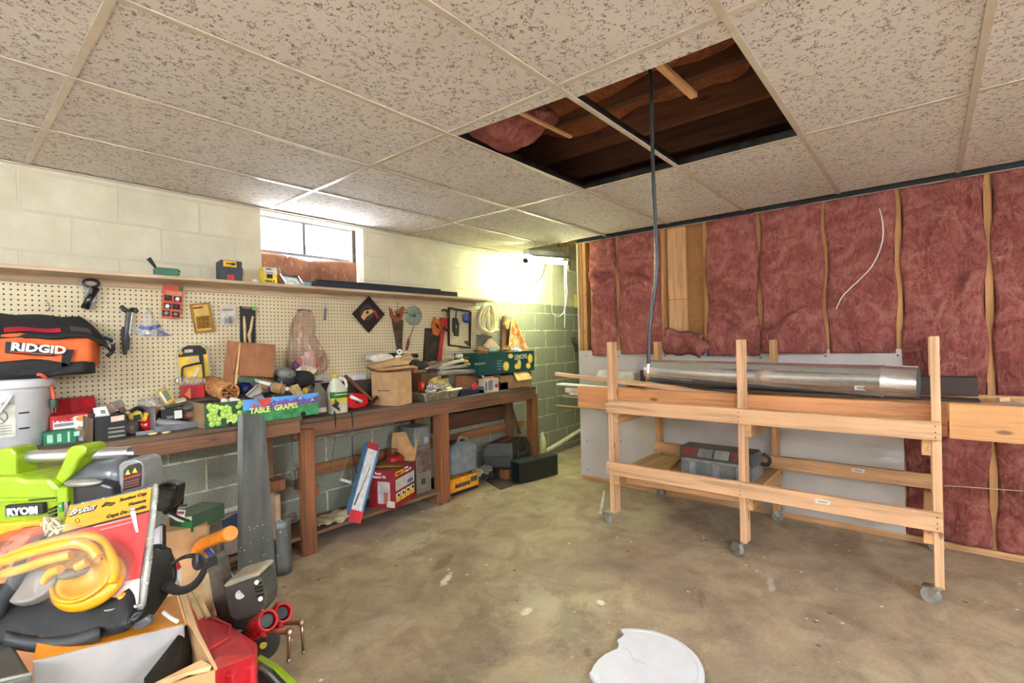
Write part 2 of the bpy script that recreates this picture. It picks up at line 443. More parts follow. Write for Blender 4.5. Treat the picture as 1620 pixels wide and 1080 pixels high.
# ---- ceiling: dropped grid, tiles, joists above
ceil = struct('ceiling')
M_TILE = tile_material()
M_TEE = mat((206, 194, 176), .22, var=.03, name='painted_grid_metal')
GX = [-3.0, -2.09, -.88, .335, 1.55, 2.735, 4.045]
GY = [1.0585+.6096*j for j in range(-7, 5)]; GY[-1] = 3.5
M_SUB = wood((76, 46, 26), 'x', dark=.5, rough=.9)
for i in range(len(GX)-1):
    for j in range(len(GY)-1):
        x0, x1, y0, y1 = GX[i], GX[i+1], GY[j], GY[j+1]
        if i == 4 and j in (6, 7):                     # the open bays: only a cut strip of tile is left
            x1 = x0+(.125 if j == 6 else .085)
            t = MB().prism([(x0, y0, CH), (x1+.01, y0, CH), (x1-(.0 if j == 6 else .03), y1, CH), (x0, y1, CH)], (0, 0, .016))
        else:
            t = MB().bx(x0+.003, x1-.003, y0+.003, y1-.003, CH, CH+.016)
        part('ceiling_tile', t, M_TILE, ceil)
def tee(a, b, across):
    mb = MB(); a, b = V(a), V(b)
    mb.bar(a+V((0, 0, -.003)), b+V((0, 0, -.003)), .024, .004)
    t = part('grid_tee', mb, M_TEE, ceil)
    part('tee_web', MB().bar(a+V((0, 0, .019)), b+V((0, 0, .019)), .003, .04), M_DARKSTEEL, ceil)
    return t
for x in GX[1:-1]: tee((x, -3.2, CH), (x, 3.5, CH), 'y')
for y in GY[1:-1]: tee((-3.0, y, CH-.0012), (4.045, y, CH-.0012), 'x')
tee((4.045, GY[9], CH-.002), (4.30, GY[9]+.02, CH-.004), 'x')
part('grid_edge', MB().bx(4.036, 4.048, 2.62, 3.5, CH-.004, CH+.03), M_TEE, ceil)
# wall angles, and a strip for the dark gap
struct('trim_1', MB().bx(4.066, 4.099, -3.2, 2.60, 2.286, 2.289), M_TEE)
struct('trim_0', MB().bx(4.095, 4.0995, -3.2, 2.60, 2.2895, 2.36), M_BLACK)  # black strip put in as the shade of the gap above the angle
struct('trim_2', MB().bx(-3.0, 4.05, 3.478, 3.5, CH-.012, CH-.008), M_TEE)

TN = [2]
def trim(mb, m, **k):
    TN[0] += 1; return struct('trim_%d' % TN[0], mb, m, **k)
M_JOIST_LIT = wood((176, 136, 92), 'y', dark=.7)  # joist wood lightened for the glow of the alcove lamp
trim(MB().bx(-3.0, 7.0, -3.2, 3.72, 2.76, 2.80), M_SUB)                   # subfloor above the joists
for k in range(-7, 13):
    x = 1.83+.4064*k
    trim(MB().bx(x-.019, x+.019, -3.2, 3.5, 2.515, 2.76), M_JOIST_SHADE['y'] if x < 4 else M_JOIST_LIT)  # shaded tone over the tiles, lit tone in the alcove

# ---- right wall: studs, plates, sheathing, drywall
wr = struct('wall_right', MB().bx(4.192, 4.204, -3.2, 2.60, 0, 2.515), mat((168, 120, 70), .85, var=.07))
TN = [2]
def trim(mb, m, **k):
    TN[0] += 1; return struct('trim_%d' % TN[0], mb, m, **k)
STUDS = [2.575, 2.53, 2.17, 1.74, 1.375, .97, .547, .137, -.288, -.694, -1.10, -1.507, -1.913, -2.32, -2.73, -3.13]
for y in STUDS: trim(MB().bx(4.10, 4.191, y-.019, y+.019, .038, 2.29), M_STUD, bevel=.002)
trim(MB().bx(4.10, 4.19, -3.2, 2.594, 2.29, 2.34), M_PINE2['y'])
trim(MB().bx(4.08, 4.19, -3.2, 2.594, 0, .038), M_PINE2['y'])
b0, b1 = A(1058, 450, X=4.15), A(1087, 450, X=4.15)
trim(MB().bx(4.13, 4.168, b1.y, b0.y, 1.68, 2.29).bx(4.13, 4.168, b1.y, b0.y, .9, 1.676), M_PINE2['z'], bevel=.002)
trim(MB().bx(4.09, 4.20, 2.594, 2.606, 0, 2.29), M_CREAM)
trim(MB().bx(4.10, 4.14, 2.40, 2.46, 1.3, 1.55).bx(4.10, 4.14, 2.40, 2.46, 1.72, 2.28), M_STUD)
def drywall_mat():
    m, nt, bs = nodes_for('bare_drywall_paper')
    vec = coords(nt); n = noise(nt, vec, 3, 4)
    nt.links.new(ramp(nt, n, [(.3, rgb((196, 188, 182))), (.7, rgb((210, 203, 197)))]), bs.inputs['Base Color'])
    bs.inputs['Roughness'].default_value = .85; return m
dw = solo('drywall_sheet', 'bare grey drywall sheet screwed to the studs behind the wheeled rack', 'drywall', MB().bx(4.087, 4.0995, .128, 2.604, .022, 1.246), drywall_mat(), bevel=.002)
for y in STUDS[1:8]:
    for z in (.12, .40, .70, .98, 1.20):
        yy = min(2.58, max(.15, y+random.uniform(-.012, .012))); zz = z+random.uniform(-.03, .02)
        so = link('screw_head', MB().add([V(p)-dw.location for p in [(4.0868, yy+.006*math.cos(a*PI/4), zz+.006*math.sin(a*PI/4)) for a in range(8)]+[(4.0858, yy, zz)]], [(i, 8, (i+1) % 8) for i in range(8)]), M_BLACK)
        so.parent = dw

# ---- insulation batts
def batt(y0, y1, z0, z1, label, seed, bulge=.035, creases=(), x=4.085, over=0.0):
    rnd = random.Random(seed); ph = [rnd.uniform(0, 6.3) for _ in range(12)]
    def fn(u, v):
        yy = y0+(y1-y0)*u; zz = z0+(z1-z0)*v
        e = (4*u*(1-u))**.35; ev = min(1, (1-v)*(z1-z0)/.05)**.5
        b = bulge*e*(.55+.45*ev)
        w = .015*math.sin(9*zz+ph[0]+3*math.sin(9*yy+ph[1]))+.009*math.sin(21*zz+ph[2]+14*yy+2*math.sin(5*zz+ph[7]))+.006*math.sin(33*yy+ph[3]+5*zz)+.004*math.sin(47*zz-31*yy+ph[4])
        for (cz, sl, dep, wd_) in creases:
            d = zz-(cz+sl*(u-.5)+.03*math.sin(6*u+ph[5])); b -= dep*math.exp(-(d/wd_)**2)*e
            b += dep*.6*math.exp(-((d+2.2*wd_)/(1.6*wd_))**2)*e
        px = x-b-w*e
        dy = .010*math.sin(11*zz+ph[6])*(1 if u > .5 else -1)*abs(2*u-1)**3+over*(2*u-1)
        return V((px, yy+dy, zz))
    mb = MB(); nu, nv = 26, max(20, int((z1-z0)*48)); mb.grid(fn, nu, nv)
    # back side and rim so that the batt has its real thickness
    rim = [i for i in range(nu+1)]+[(j+1)*(nu+1)-1 for j in range(1, nv+1)]+[nv*(nu+1)+i for i in range(nu-1, -1, -1)]+[j*(nu+1) for j in range(nv-1, 0, -1)]
    base = len(mb.v); mb.v += [V((4.175, mb.v[i].y, mb.v[i].z)) for i in rim]
    n = len(rim)
    for k in range(n):
        mb.f.append([rim[(k+1) % n], rim[k], base+k, base+(k+1) % n]); mb.mi.append(0); mb.sm.append(True)
    mb.f.append([base+k for k in range(n)]); mb.mi.append(0); mb.sm.append(False)
    return solo('insulation_batt', label, 'insulation', mb, M_BATT, 'pink batts between the wall studs')
G = 'pink batts between the wall studs'
batt(2.19, 2.45, 1.20, 2.285, 'narrow pink insulation batt at the open end of the stud wall', 1, .05, [(1.98, .05, .05, .03), (1.80, -.03, .03, .03)])
batt(1.765, 2.155, 1.215, 2.285, 'pink insulation batt just left of the hanging black cable', 2, .05, [(1.93, .14, .04, .03), (1.62, -.05, .02, .03)])
batt(.985, 1.36, 1.20, 2.285, 'pink insulation batt right of the bare stud bay, folded halfway down', 4, .05, [(1.72, .10, .05, .03), (1.60, -.06, .04, .025), (1.46, .05, .03, .03)], over=.006)
batt(.562, .955, 1.22, 2.285, 'pink insulation batt behind the middle post, torn fold low down', 5, .045, [(1.50, -.18, .05, .022), (1.95, .05, .02, .04)], over=.008)
batt(.152, .532, 1.22, 2.285, 'pink insulation batt with a white wire lying across it', 6, .025, [(1.95, .05, .02, .05)])
batt(-.272, .120, .05, 2.285, 'full-height pink insulation batt right of the drywall sheet', 7, .02, [(1.75, .08, .012, .04), (.35, .05, .02, .05)])
batt(-.68, -.304, .05, 2.285, 'full-height pink insulation batt at the right edge of the photo', 8, .03, [(1.55, .12, .03, .05), (.30, .2, .035, .03), (1.9, .1, .02, .04)])
batt(-1.085, -.71, .05, 2.285, 'full-height pink insulation batt one bay past the right edge of the photo', 9, .028, [(1.4, .1, .03, .05)])
# the slumped piece at the foot of the bare bay, with its hanging flap
sl = MB()
def slump(u, v):
    y = 1.715-(1.715-1.395)*u; z = 1.215+(.215-.07*u)*v
    return V((4.075-.045*(4*v*(1-v))**.4-.012*math.sin(9*u+5*v)-.008*math.sin(23*u-9*v), y, z+.008*math.sin(13*u)))
sl.grid(slump, 22, 12)
fa, fb_, fc, fd = A(1075, 528, X=4.035), A(1118, 540, X=4.03), A(1106, 566, X=4.00), A(1125, 548, X=4.02)
sl.grid(lambda u, v: (fa.lerp(fb_, u)).lerp(fc.lerp(fd, u), v)+V((-.022*math.sin(PI*u)-.012*math.sin(PI*v)-.005*math.sin(17*u+5*v), 0, .004*math.sin(21*u))), 12, 10)
solo('insulation_batt', 'slumped pink insulation scrap at the foot of the bare stud bay', 'insulation', sl, M_BATT, G, solid=.02)
# white wire over a batt
wp = [A(x, y, X=4.005) for x, y in ((1391, 329), (1396, 350), (1397, 372), (1392, 395), (1380, 420), (1362, 440), (1345, 456), (1332, 470), (1322, 489))]
wp[0].x = 4.02; wp[-1].x = 4.02
solo('wire', 'white wire curving down over the pink wall insulation', 'wire', MB().tube(curve_pts(wp), .0035, 8), M_WHITE)
wp = [A(1493, 768, X=4.01), A(1530, 770, X=4.005), A(1570, 773, X=4.01), A(1640, 778, X=4.01)]
solo('wire', 'thin pale wire running low along the insulation right of the rack', 'wire', MB().tube(curve_pts(wp), .0025, 6), M_CREAM)

# ---- window
w1 = struct('window_1')
M_FRAME = mat((150, 152, 158), .45, .3, var=.08)
FY = 3.625
zb = 2.035
fr = MB().bx(WX0, WX1, FY, FY+.03, zb, zb+.022).bx(WX0, WX1, FY, FY+.03, 2.285, WZ1)
fr.bx(WX0, WX0+.012, FY, FY+.03, zb, WZ1)
part('window_frame', fr, M_FRAME, w1)
part('jamb', MB().bx(WX1-.052, WX1-.022, FY-.004, FY+.03, zb, WZ1), mat((206, 210, 220), .4), w1)
part('jamb_edge', MB().bx(WX1-.022, WX1-.001, FY-.012, FY+.03, zb-.10, WZ1), mat((74, 66, 64), .8, var=.4, scale=30), w1)
mx = A(481, 380, Y=FY).x
part('mullion', MB().bx(mx-.010, mx+.010, FY-.002, FY+.02, zb+.02, 2.29), mat((96, 98, 104), .5), w1)
gm, nt, bs = nodes_for('window_glass')
bs.inputs['Base Color'].default_value = (1, 1, 1, 1); bs.inputs['Roughness'].default_value = .05; bs.inputs['Alpha'].default_value = .10
part('pane', MB().bx(WX0+.01, mx, FY+.010, FY+.013, zb+.02, 2.288), gm, w1)
part('pane', MB().bx(mx, WX1-.04, FY+.010, FY+.013, zb+.02, 2.288), gm, w1)
def rust_mat():
    m, nt, bs = nodes_for('flaking_brown_board'); vec = coords(nt)
    n = noise(nt, vec, 6, 4); f = noise(nt, coords(nt, (60, 60, 14)), 1.0, 5, .7, 1.2)
    col = ramp(nt, n, [(.3, rgb((128, 78, 54))), (.7, rgb((172, 114, 84)))])
    col = mix(nt, ramp(nt, f, [(.60, BW(0)), (.68, BW(.85))]), col, rgb((226, 216, 206)))
    nt.links.new(col, bs.inputs['Base Color']); bs.inputs['Roughness'].default_value = .55; return m
M_RUST = rust_mat()
for xa, xb, sg in ((WX0+.002, mx+.02, 1), (mx+.022, WX1-.012, -1)):
    mb = MB()
    def fn(u, v, xa=xa, xb=xb, sg=sg):
        top = zb-.004-.030*(u if sg > 0 else (1-u))**3
        return V((xa+(xb-xa)*u, FY-.018-.022*math.sin(PI*v)**.7, WZ0+(top-WZ0)*v))
    mb.grid(fn, 14, 12); part('kick_board', mb, M_RUST, w1, solid=.012)
part('sill', MB().bx(WX0, WX1, 3.5, FY+.03, WZ0-.004, WZ0+.004), mat((196, 186, 172), .8, var=.15), w1)

# ---- pegboard and shelf
PEG = 3.492
solo('pegboard', 'long cream pegboard full of holes above the workbench', 'pegboard', MB().bx(-1.0, 3.64, PEG, 3.498, .90, 1.716), peg_material())
sh = thing('wall_shelf', 'long narrow tan board shelf above the pegboard', 'shelf', (1.3, 3.49, 1.712))
M_SHELF = wood((204, 180, 150), 'x', dark=.82, knots=False)
bm = MB().prism([(-1.0, 3.25, 1.752), (3.48, 3.25, 1.752), (3.66, 3.30, 1.752), (3.60, 3.498, 1.752), (-1.0, 3.498, 1.752)], (0, 0, .019))
part('board', bm, M_SHELF, sh, bevel=.002)
part('cleat', MB().bx(-1.0, 3.52, 3.466, 3.4915, 1.714, 1.752), M_SHELF, sh)

# ---- insulation and wood seen through the open ceiling bays
def ceil_batt(x0, x1, y0, y1, z, label, seed, m, thick=.09):
    rnd = random.Random(seed); ph = [rnd.uniform(0, 6) for _ in range(6)]
    def fn(u, v):
        a = 2*PI*v; x = (x0+x1)/2+(x1-x0)/2*math.cos(a)*(1+.08*math.sin(7*u+ph[3])); y = y0+(y1-y0)*u
        zz = z+thick/2*math.sin(a)+.025*math.sin(6*u+ph[0])+.012*math.sin(17*u+ph[1]+a)
        end = min(1, min(u, 1-u)*9)**.5
        return V(((x0+x1)/2+(x-(x0+x1)/2)*max(.05, end), y+.02*math.sin(3*a+ph[2]), z+(zz-z)*max(.1, end)))
    mb = MB().grid(fn, 30, 18)
    return solo('insulation_batt', label, 'insulation', mb, m, 'insulation pieces above the open ceiling bays')
ceil_batt(1.66, 2.00, 1.32, 1.72, 2.40, 'pink insulation scrap drooping into the left open ceiling bay', 21, M_BATT, .11)
ceil_batt(1.86, 2.20, .50, 1.60, 2.58, 'brownish insulation strip above the ceiling nearest the hanging cable', 22, M_BATT2, .10)
ceil_batt(2.26, 2.58, .60, 1.75, 2.63, 'brownish insulation strip deep above the far side of the ceiling opening', 23, M_BATT2, .10)
solo('wood_stick', 'short wooden stick sticking out over the right open ceiling bay', 'stick', MB().bar(A(1037, 96, Z=2.40), A(1098, 152, Z=2.37), .030, .018), M_PINE2['x'])
solo('wood_stick', 'thin wooden lath lying across the pink scrap in the left ceiling bay', 'stick', MB().bar(A(806, 170, Z=2.345), A(903, 217, Z=2.36), .018, .010), M_PINE2['x'])

# ---- alcove fixture and cords
FYX = 3.06
f0, f1 = A(832, 412, Y=FYX), A(897, 416, Y=FYX)
lt = thing('shop_light', 'lit fluorescent shop light hanging from the joists in the far corner', 'light', (f0+f1)/2)
part('tube', MB().cyl(f0, f1, .019, 16), emit(CORNER_COL, CORNER_POWER, 'lit_corner_tube'), lt, label='glowing fluorescent tube')
dd = (f1-f0).normalized(); up = V((0, 0, 1))
hs = MB(); hd = dd.cross(up).normalized()
for s in (-1, 1):
    hs.prism([f0+up*.075-hd*s*.0, f1+up*.075, f1+up*.03+hd*s*.10, f0+up*.03+hd*s*.10], (0, 0, .003))
hs.bar(f0+up*.085, f1+up*.085, .07, .045)
part('reflector', hs, mat((196, 198, 190), .4), lt)
for p in (f0, f1): part('end_cap', MB().cyl(p-dd*.015, p+dd*.015, .024, 12), M_BLACK, lt)
for t in (.18, .82):
    q = f0+(f1-f0)*t; part('chain', MB().tube([q+up*.10, V((q.x, q.y, 2.60))], .003, 6), M_STEEL, lt)
cb = [A(806, 402, Y=3.38), A(812, 417, Y=3.40), A(820, 437, Y=3.42), A(832, 450, Y=3.42), A(847, 447, Y=3.40), A(858, 436, Y=3.26), A(864, 415, Y=3.07)]
solo('cord', 'black cord looping down from the ceiling to the corner light', 'cord', MB().tube(curve_pts(cb), .004, 7), M_BLACK)
cb = [A(894, 414, Y=3.06), A(893, 440, Y=3.06), A(894, 470, Y=3.06), A(893, 518, Y=3.06)]
solo('pull_cord', 'straight white pull cord hanging below the corner light', 'cord', MB().tube(curve_pts(cb), .004, 6), M_WHITE)
cb = [A(896, 414, Y=3.07), A(896, 447, Y=3.07), A(897, 462, Y=3.07), A(893, 490, Y=3.08), A(885, 500, Y=3.08), A(876, 497, Y=3.08), A(873, 486, Y=3.07), A(873, 414, Y=3.06)]
solo('pull_cord', 'white cord drooping in a loop beside the straight pull cord', 'cord', MB().tube(curve_pts(cb), .0035, 6), M_WHITE)
p0 = A(862, 718, Y=3.44); p1 = A(925, 676, Y=3.44)
p0.z = max(p0.z, .05)
solo('pipe', 'cream plastic drain pipe sloping along the block wall base', 'pipe', MB().cyl(p0, p1+(p1-p0)*1.2, .024, 14), M_CREAM)
q = A(899, 425, Y=3.477); q2 = A(925, 433, Y=3.477)
solo('pipe', 'short white pipe elbow high on the wall beside the corner light', 'pipe', MB().tube(curve_pts([V((q.x, q.y, 2.54)), q+V((0, 0, .08)), q, q+V((.06, 0, -.02)), q2, q2+V((.6, 0, 0))]), .022, 12), M_CREAM)
q = A(912, 477, Y=3.49)
ob = thing('outlet_box', 'yellow electrical box on the block wall by the stud wall end', 'electrical box', q)
part('box', MB().box(q+V((0, -.02, 0)), (.11, .045, .17)), mat((190, 170, 90), .5), ob, bevel=.006)
part('plug', MB().box(q+V((0, -.05, .03)), (.04, .03, .05)), M_WHITE, ob, bevel=.004)
q = A(908, 541, Y=3.47)
tw = MB()
for k in range(5):
    a = k*1.3; tw.tube(curve_pts([q+V((.05*math.cos(a+t)*(1+.2*math.sin(3*t)), -.01+.01*math.sin(2*t), .06*math.sin(a*.7+t))) for t in (0, .8, 1.6, 2.4, 3.2)]), .006, 6)
tw.tube(curve_pts([q, q+V((.02, 0, -.08)), q+V((.06, 0, -.13)), q+V((.09, 0, -.06))]), .008, 6)
solo('wire_bundle', 'tangled black and silver wire hung on the grey block wall', 'wire', tw, mat((60, 62, 60), .4, .5, var=.5, scale=40))

# ---- main ceiling light and two lights added for fill (behind the photographer)
def strip_light(x, y, label, M_TUBE):
    s = thing('strip_light', label, 'light', (x, y, 2.16))
    part('housing', MB().bx(x-.62, x+.62, y-.05, y+.05, 2.215, 2.255), M_WHITE, s, bevel=.006)
    for d in (-.045, .045): part('tube', MB().cyl((x-.60, y+d, 2.185), (x+.60, y+d, 2.185), .0165, 14), M_TUBE, s)
    for e in (-1, 1): part('end_plate', MB().bx(x+e*.615-.006, x+e*.615+.006, y-.07, y+.07, 2.16, 2.215), M_WHITE, s)
    for e in (-.45, .45): part('chain', MB().cyl((x+e, y, 2.255), (x+e, y, CH), .003, 6), M_STEEL, s)
strip_light(-2.05, .75, 'lit two-tube shop light hanging at the rear wall side of the room', emit(TUBE_COL, TUBE_POWER*1.5, 'lit_rear_tube'))
strip_light(-1.5, -1.6, 'two-tube fill light added behind the photographer to the right', emit(TUBE_COL, TUBE_POWER, 'fill_tube_back'))  # unseen lamp added for fill
strip_light(1.3, -2.3, 'two-tube fill light added near the wall opposite the workbench', emit(TUBE_COL, TUBE_POWER*.8, 'fill_tube_near'))  # another unseen fill lamp, added to brighten the stud wall side

# ---- hanging cable
cb = [(1.93, .915, 2.62), A(1028, 112, D=2.03), A(1031, 200, D=2.03), A(1034, 290, D=2.02), A(1037, 355, D=2.02), A(1039, 410, D=2.02), A(1037, 450, D=2.02), A(1031, 490, D=2.02), A(1027, 530, D=2.02), A(1026, 575, D=2.02)]
hc = thing('hanging_cable', 'black cable hanging through the open ceiling bay to the rack', 'cable', cb[-1])
part('jacket', MB().tube(curve_pts(cb), .0075, 10), mat((44, 48, 54), .35), hc)
e = cb[-1]; f = A(1025, 590, D=2.02); g = A(1022, 604, D=2.02)
part('stripped_end', MB().tube([e, f], .005, 8), M_WHITE, hc)
part('bare_wire', MB().tube([f, g], .0018, 6).tube([f, A(1027, 600, D=2.02)], .0018, 6), mat((200, 140, 90), .35, .9), hc)

# ================================================================== WHEELED LUMBER RACK
rk = thing('lumber_rack', 'wheeled pine lumber rack on casters in front of the stud wall', 'rack', (3.6, .88, 0))
PX, RX = 3.22, 3.93                                  # front post face, rear post face
PY = [1.79, .888, -.026]; RY = [1.745, .86, -.02]
BV = .003
for y in PY:
    part('post', MB().bx(PX, PX+.089, y-.019, y+.019, .075, 1.333), M_PINE['z'], rk, BV)
for y in RY:
    part('post', MB().bx(RX, RX+.089, y-.019, y+.019, .085, 1.322), M_PINE2['z'], rk, BV)
part('rail', MB().bx(PX-.038, PX, -.045, 1.809, .818, .910), M_PINE['y'], rk, BV)
part('rail', MB().bx(PX-.038, PX, -.045, 1.809, .368, .460), M_PINE['y'], rk, BV)
part('rail', MB().bx(RX-.038, RX, -.04, 1.764, .402, .488), M_PINE2['y'], rk, BV)
part('rail', MB().bx(RX+.089, RX+.127, -.04, 1.764, .76, .85), M_PINE2['y'], rk, BV)
for y, z in ((PY[0]-.04, .735), (PY[1]-.04, .735), (PY[2]+.04, .735), (PY[0]-.04, .29), (PY[1]-.04, .29), (PY[2]+.04, .29)):
    part('crosspiece', MB().bx(PX, RX+.089, y-.019, y+.019, z, z+.089), M_PINE2['x'], rk, BV)
part('shelf_panel', MB().bx(PX+.10, RX-.045, .83, 1.76, .3805, .392), wood((178, 140, 92), 'y', dark=.75, knots=False), rk)
part('shelf_stringer', MB().bx(PX+.092, PX+.13, .87, 1.72, .29, .34), M_PINE2['y'], rk, BV)
M_WHEEL = mat((150, 148, 142), .4, .2, var=.2); M_ZINC = mat((196, 196, 192), .3, .9, var=.1)
def caster(x, y, a, top):
    c = V((x, y, .041)); R = rotz(a)
    w = part('caster', MB().cyl(c-R @ V((0, .014, 0)), c+R @ V((0, .014, 0)), .041, 24), M_WHEEL, rk, .003)
    f = MB()
    for s in (-1, 1):
        f.prism([c+R @ V(p) for p in ((-.012, s*.019, -.006), (.012, s*.019, -.006), (.034, s*.019, .042), (-.006, s*.019, .042))], R @ V((0, s*.002, 0)))
    f.box(c+R @ V((.018, 0, .042)), (.05, .042, .004), R)
    f.cyl(c-R @ V((0, .022, 0)), c+R @ V((0, .022, 0)), .006, 10)
    sub('fork', f, M_ZINC, w)
    p = MB().box((x+.02, y, top-.004), (.07, .065, .005), R).cyl((x+.010, y, .070), (x+.010, y, top-.006), .012, 12)
    sub('mounting_plate', p, M_ZINC, w)
for y, a in zip(PY, (1.1, 1.0, 1.3)): caster(PX-.012, y+.034, PI+a, .078)
for y, a in zip(RY, (2.5, 2.0, 1.2)): caster(RX+.045, y, a, .088)
for (x, y, z) in ((PX-.0385, .46, .425), (RX-.0385, .36, .46)):
    l = part('barcode_sticker', MB().bx(x-.0006, x, y-.035, y+.035, z-.012, z+.012), M_PAPER, rk, label='small white sticker')
    b = MB()
    for k in range(10): b.bx(x-.001, x-.0006, y-.022+.0045*k, y-.0198+.0045*k, z-.005, z+.005)
    sub('barcode', b, M_BLACK, l)
# nail heads at the joints
for y in PY:
    for z in (.835, .86, .89, .385, .41, .44):
        n = part('nail_head', MB().cyl((PX-.0385, y+.004, z), (PX-.0379, y+.004, z), .0035, 8), M_DARKSTEEL, rk)

# ---- lumber and other things lying on the rack
BEAM = .824
solo('plank', 'wide reddish pine plank standing on edge along the rack front', 'plank', MB().bx(3.312, 3.35, -.07, 2.13, BEAM, .985), wood((214, 150, 98), 'y', dark=.78), bevel=.003)
solo('plank', 'wide pine plank on edge running out of the photo on the right', 'plank', MB().bx(3.255, 3.293, -1.9, -.075, BEAM-.0, 1.0), wood((206, 152, 96), 'y', dark=.78), bevel=.003)
solo('plank', 'second wide plank on edge hidden behind the front one on the rack', 'plank', MB().bx(3.88, 3.918, -1.2, 2.0, BEAM, .985), M_PINE2['y'], bevel=.003)
def plank(lbl, a, b, w, h, m, up=(0, 0, 1), name='plank', cat='plank'):
    return solo(name, lbl, cat, MB().bar(a, b, w, h, up), m, bevel=.002)
plank('knotty pine strip poking out left at a slant over the rack', A(880, 591, X=3.40), A(1275, 641, X=3.40), .04, .028, M_PINE['y'])
plank('thin pale lath lying beside the slanting strip on the rack', A(966, 598, X=3.47), A(1290, 640, X=3.47), .018, .012, wood((206, 184, 140), 'y'))
solo('trim_board', 'white trim board sticking out left just under the slanting strip', 'trim board', MB().bar(A(885, 607, X=3.55), A(1150, 629, X=3.55), .09, .014), M_WHITE, bevel=.001)
q = A(905, 617, X=3.62)
solo('trim_board', 'short pinkish white board end below the white trim board', 'trim board', MB().bx(3.60, 3.63, q.y-.9, q.y+.06, q.z-.02, q.z+.02), mat((222, 196, 184), .7), bevel=.001)
q = A(906, 623, X=3.66)
solo('trim_board', 'thin white moulding end poking out left of the rack', 'trim board', MB().bx(3.65, 3.69, q.y-.9, q.y+.03, q.z-.008, q.z+.008), M_WHITE)
for px, py, lbl in ((890, 627, 'thin bare dowel poking out left, higher of the two dowels'), (880, 641, 'thin bare dowel poking out left, lower of the two dowels')):
    q = A(px, py, X=3.72)
    solo('dowel', lbl, 'dowel', MB().cyl(q, q+V((0, -1.1, -.005)), .006, 8), M_PINE2['y'])
q0, q1 = A(944, 585, X=3.86), A(1002, 597, X=3.86)
solo('foam_sheet', 'white foam block on the rack left of the dark plank', 'foam block', MB().prism([(3.86, q0.y-.02, q0.z), (3.86, q1.y, q0.z-.02), (3.86, q1.y, .9865), (3.86, q0.y+.03, .9865)], (.07, 0, 0)), mat((226, 226, 208), .8), bevel=.004)
solo('plank', 'dark brown board lying behind the round duct on the rack', 'plank', MB().bx(3.74, 3.85, -.21, 1.80, BEAM+.165, BEAM+.27), wood((66, 50, 46), 'y', dark=.7, knots=False), bevel=.003)
plank('flat dark board under the round duct', (3.50, 1.75, .993), (3.50, -.2, .993), .14, .012, wood((70, 54, 44), 'y'))
# galvanized duct
du = thing('round_duct', 'long galvanized steel duct pipe lying on top of the rack', 'duct', (3.55, .8, 1.0))
d0, d1 = V((3.60, 1.65, 1.098)), V((3.42, .04, 1.083)); dd = (d1-d0).normalized()
def duct_mat():
    m, nt, bs = nodes_for('galvanized_steel'); vec = coords(nt)
    vo = nt.nodes.new('ShaderNodeTexVoronoi'); vo.inputs['Scale'].default_value = 55; nt.links.new(vec, vo.inputs['Vector'])
    nt.links.new(ramp(nt, vo.outputs['Color'], [(.2, rgb((214, 216, 218))), (.8, rgb((226, 228, 230)))]), bs.inputs['Base Color'])
    bs.inputs['Metallic'].default_value = .82
    nt.links.new(ramp(nt, noise(nt, vec, 3), [(.3, BW(.17)), (.7, BW(.24))]), bs.inputs['Roughness'])
    bump(nt, bs, noise(nt, coords(nt, (1, .3, 1)), 4, 2), .08, .02); return m
M_DUCT = duct_mat()
R_ = .089
mb = MB(); P = [d0+(d1-d0)*t for t in (0, .03, .031, .45, .452, .90, .903, .907, .91, 1)]
mb.tube(P, [R_, R_, R_, R_, R_-.0005, R_-.0005, R_+.003, R_+.003, R_-.003, R_-.005], 40, caps=False)
mb.tube([d0, d1], [R_-.002, R_-.007], 40, caps=False)
part('pipe', mb, M_DUCT, du)
part('seam', MB().bar(d0+V((.02, 0, R_-.001)), d1+V((.02, 0, R_-.004)), .008, .003), M_DUCT, du)
q = A(1363, 619, X=3.40)
n = V((-.9, 0, -.42)).normalized(); c = d0+(d1-d0)*((q.y-d0.y)/(d1.y-d0.y))+n*(R_+.0005); uu = n.cross(V((0, 1, 0)))
st = part('sticker', MB().prism([c+V((0, s*.03, 0))+uu*t for s, t in ((-1, -.013), (1, -.013), (1, .013), (-1, .013))], n*.0006), M_PAPER, du, label='white barcode sticker')
b = MB()
for k in range(9): b.prism([c+V((0, -.02+.0045*k+s, 0))+uu*t+n*.0007 for s, t in ((0, -.007), (.002, -.007), (.002, .007), (0, .007))], n*.0004)
sub('barcode', b, M_BLACK, st)
q = A(1560, 632, X=3.6)
plank('short pine offcut lying on the rack right of the duct', A(1548, 634, X=3.62), A(1590, 632, X=3.50), .05, .022, M_PINE['y'])
solo('drywall_offcut', 'pale grey drywall offcut at the right end of the rack top', 'drywall', MB().prism([A(1570, 640, X=3.7), A(1620, 650, X=3.42), A(1640, 646, X=3.6), A(1588, 629, X=3.9)], (0, 0, -.013)), mat((186, 178, 168), .8))
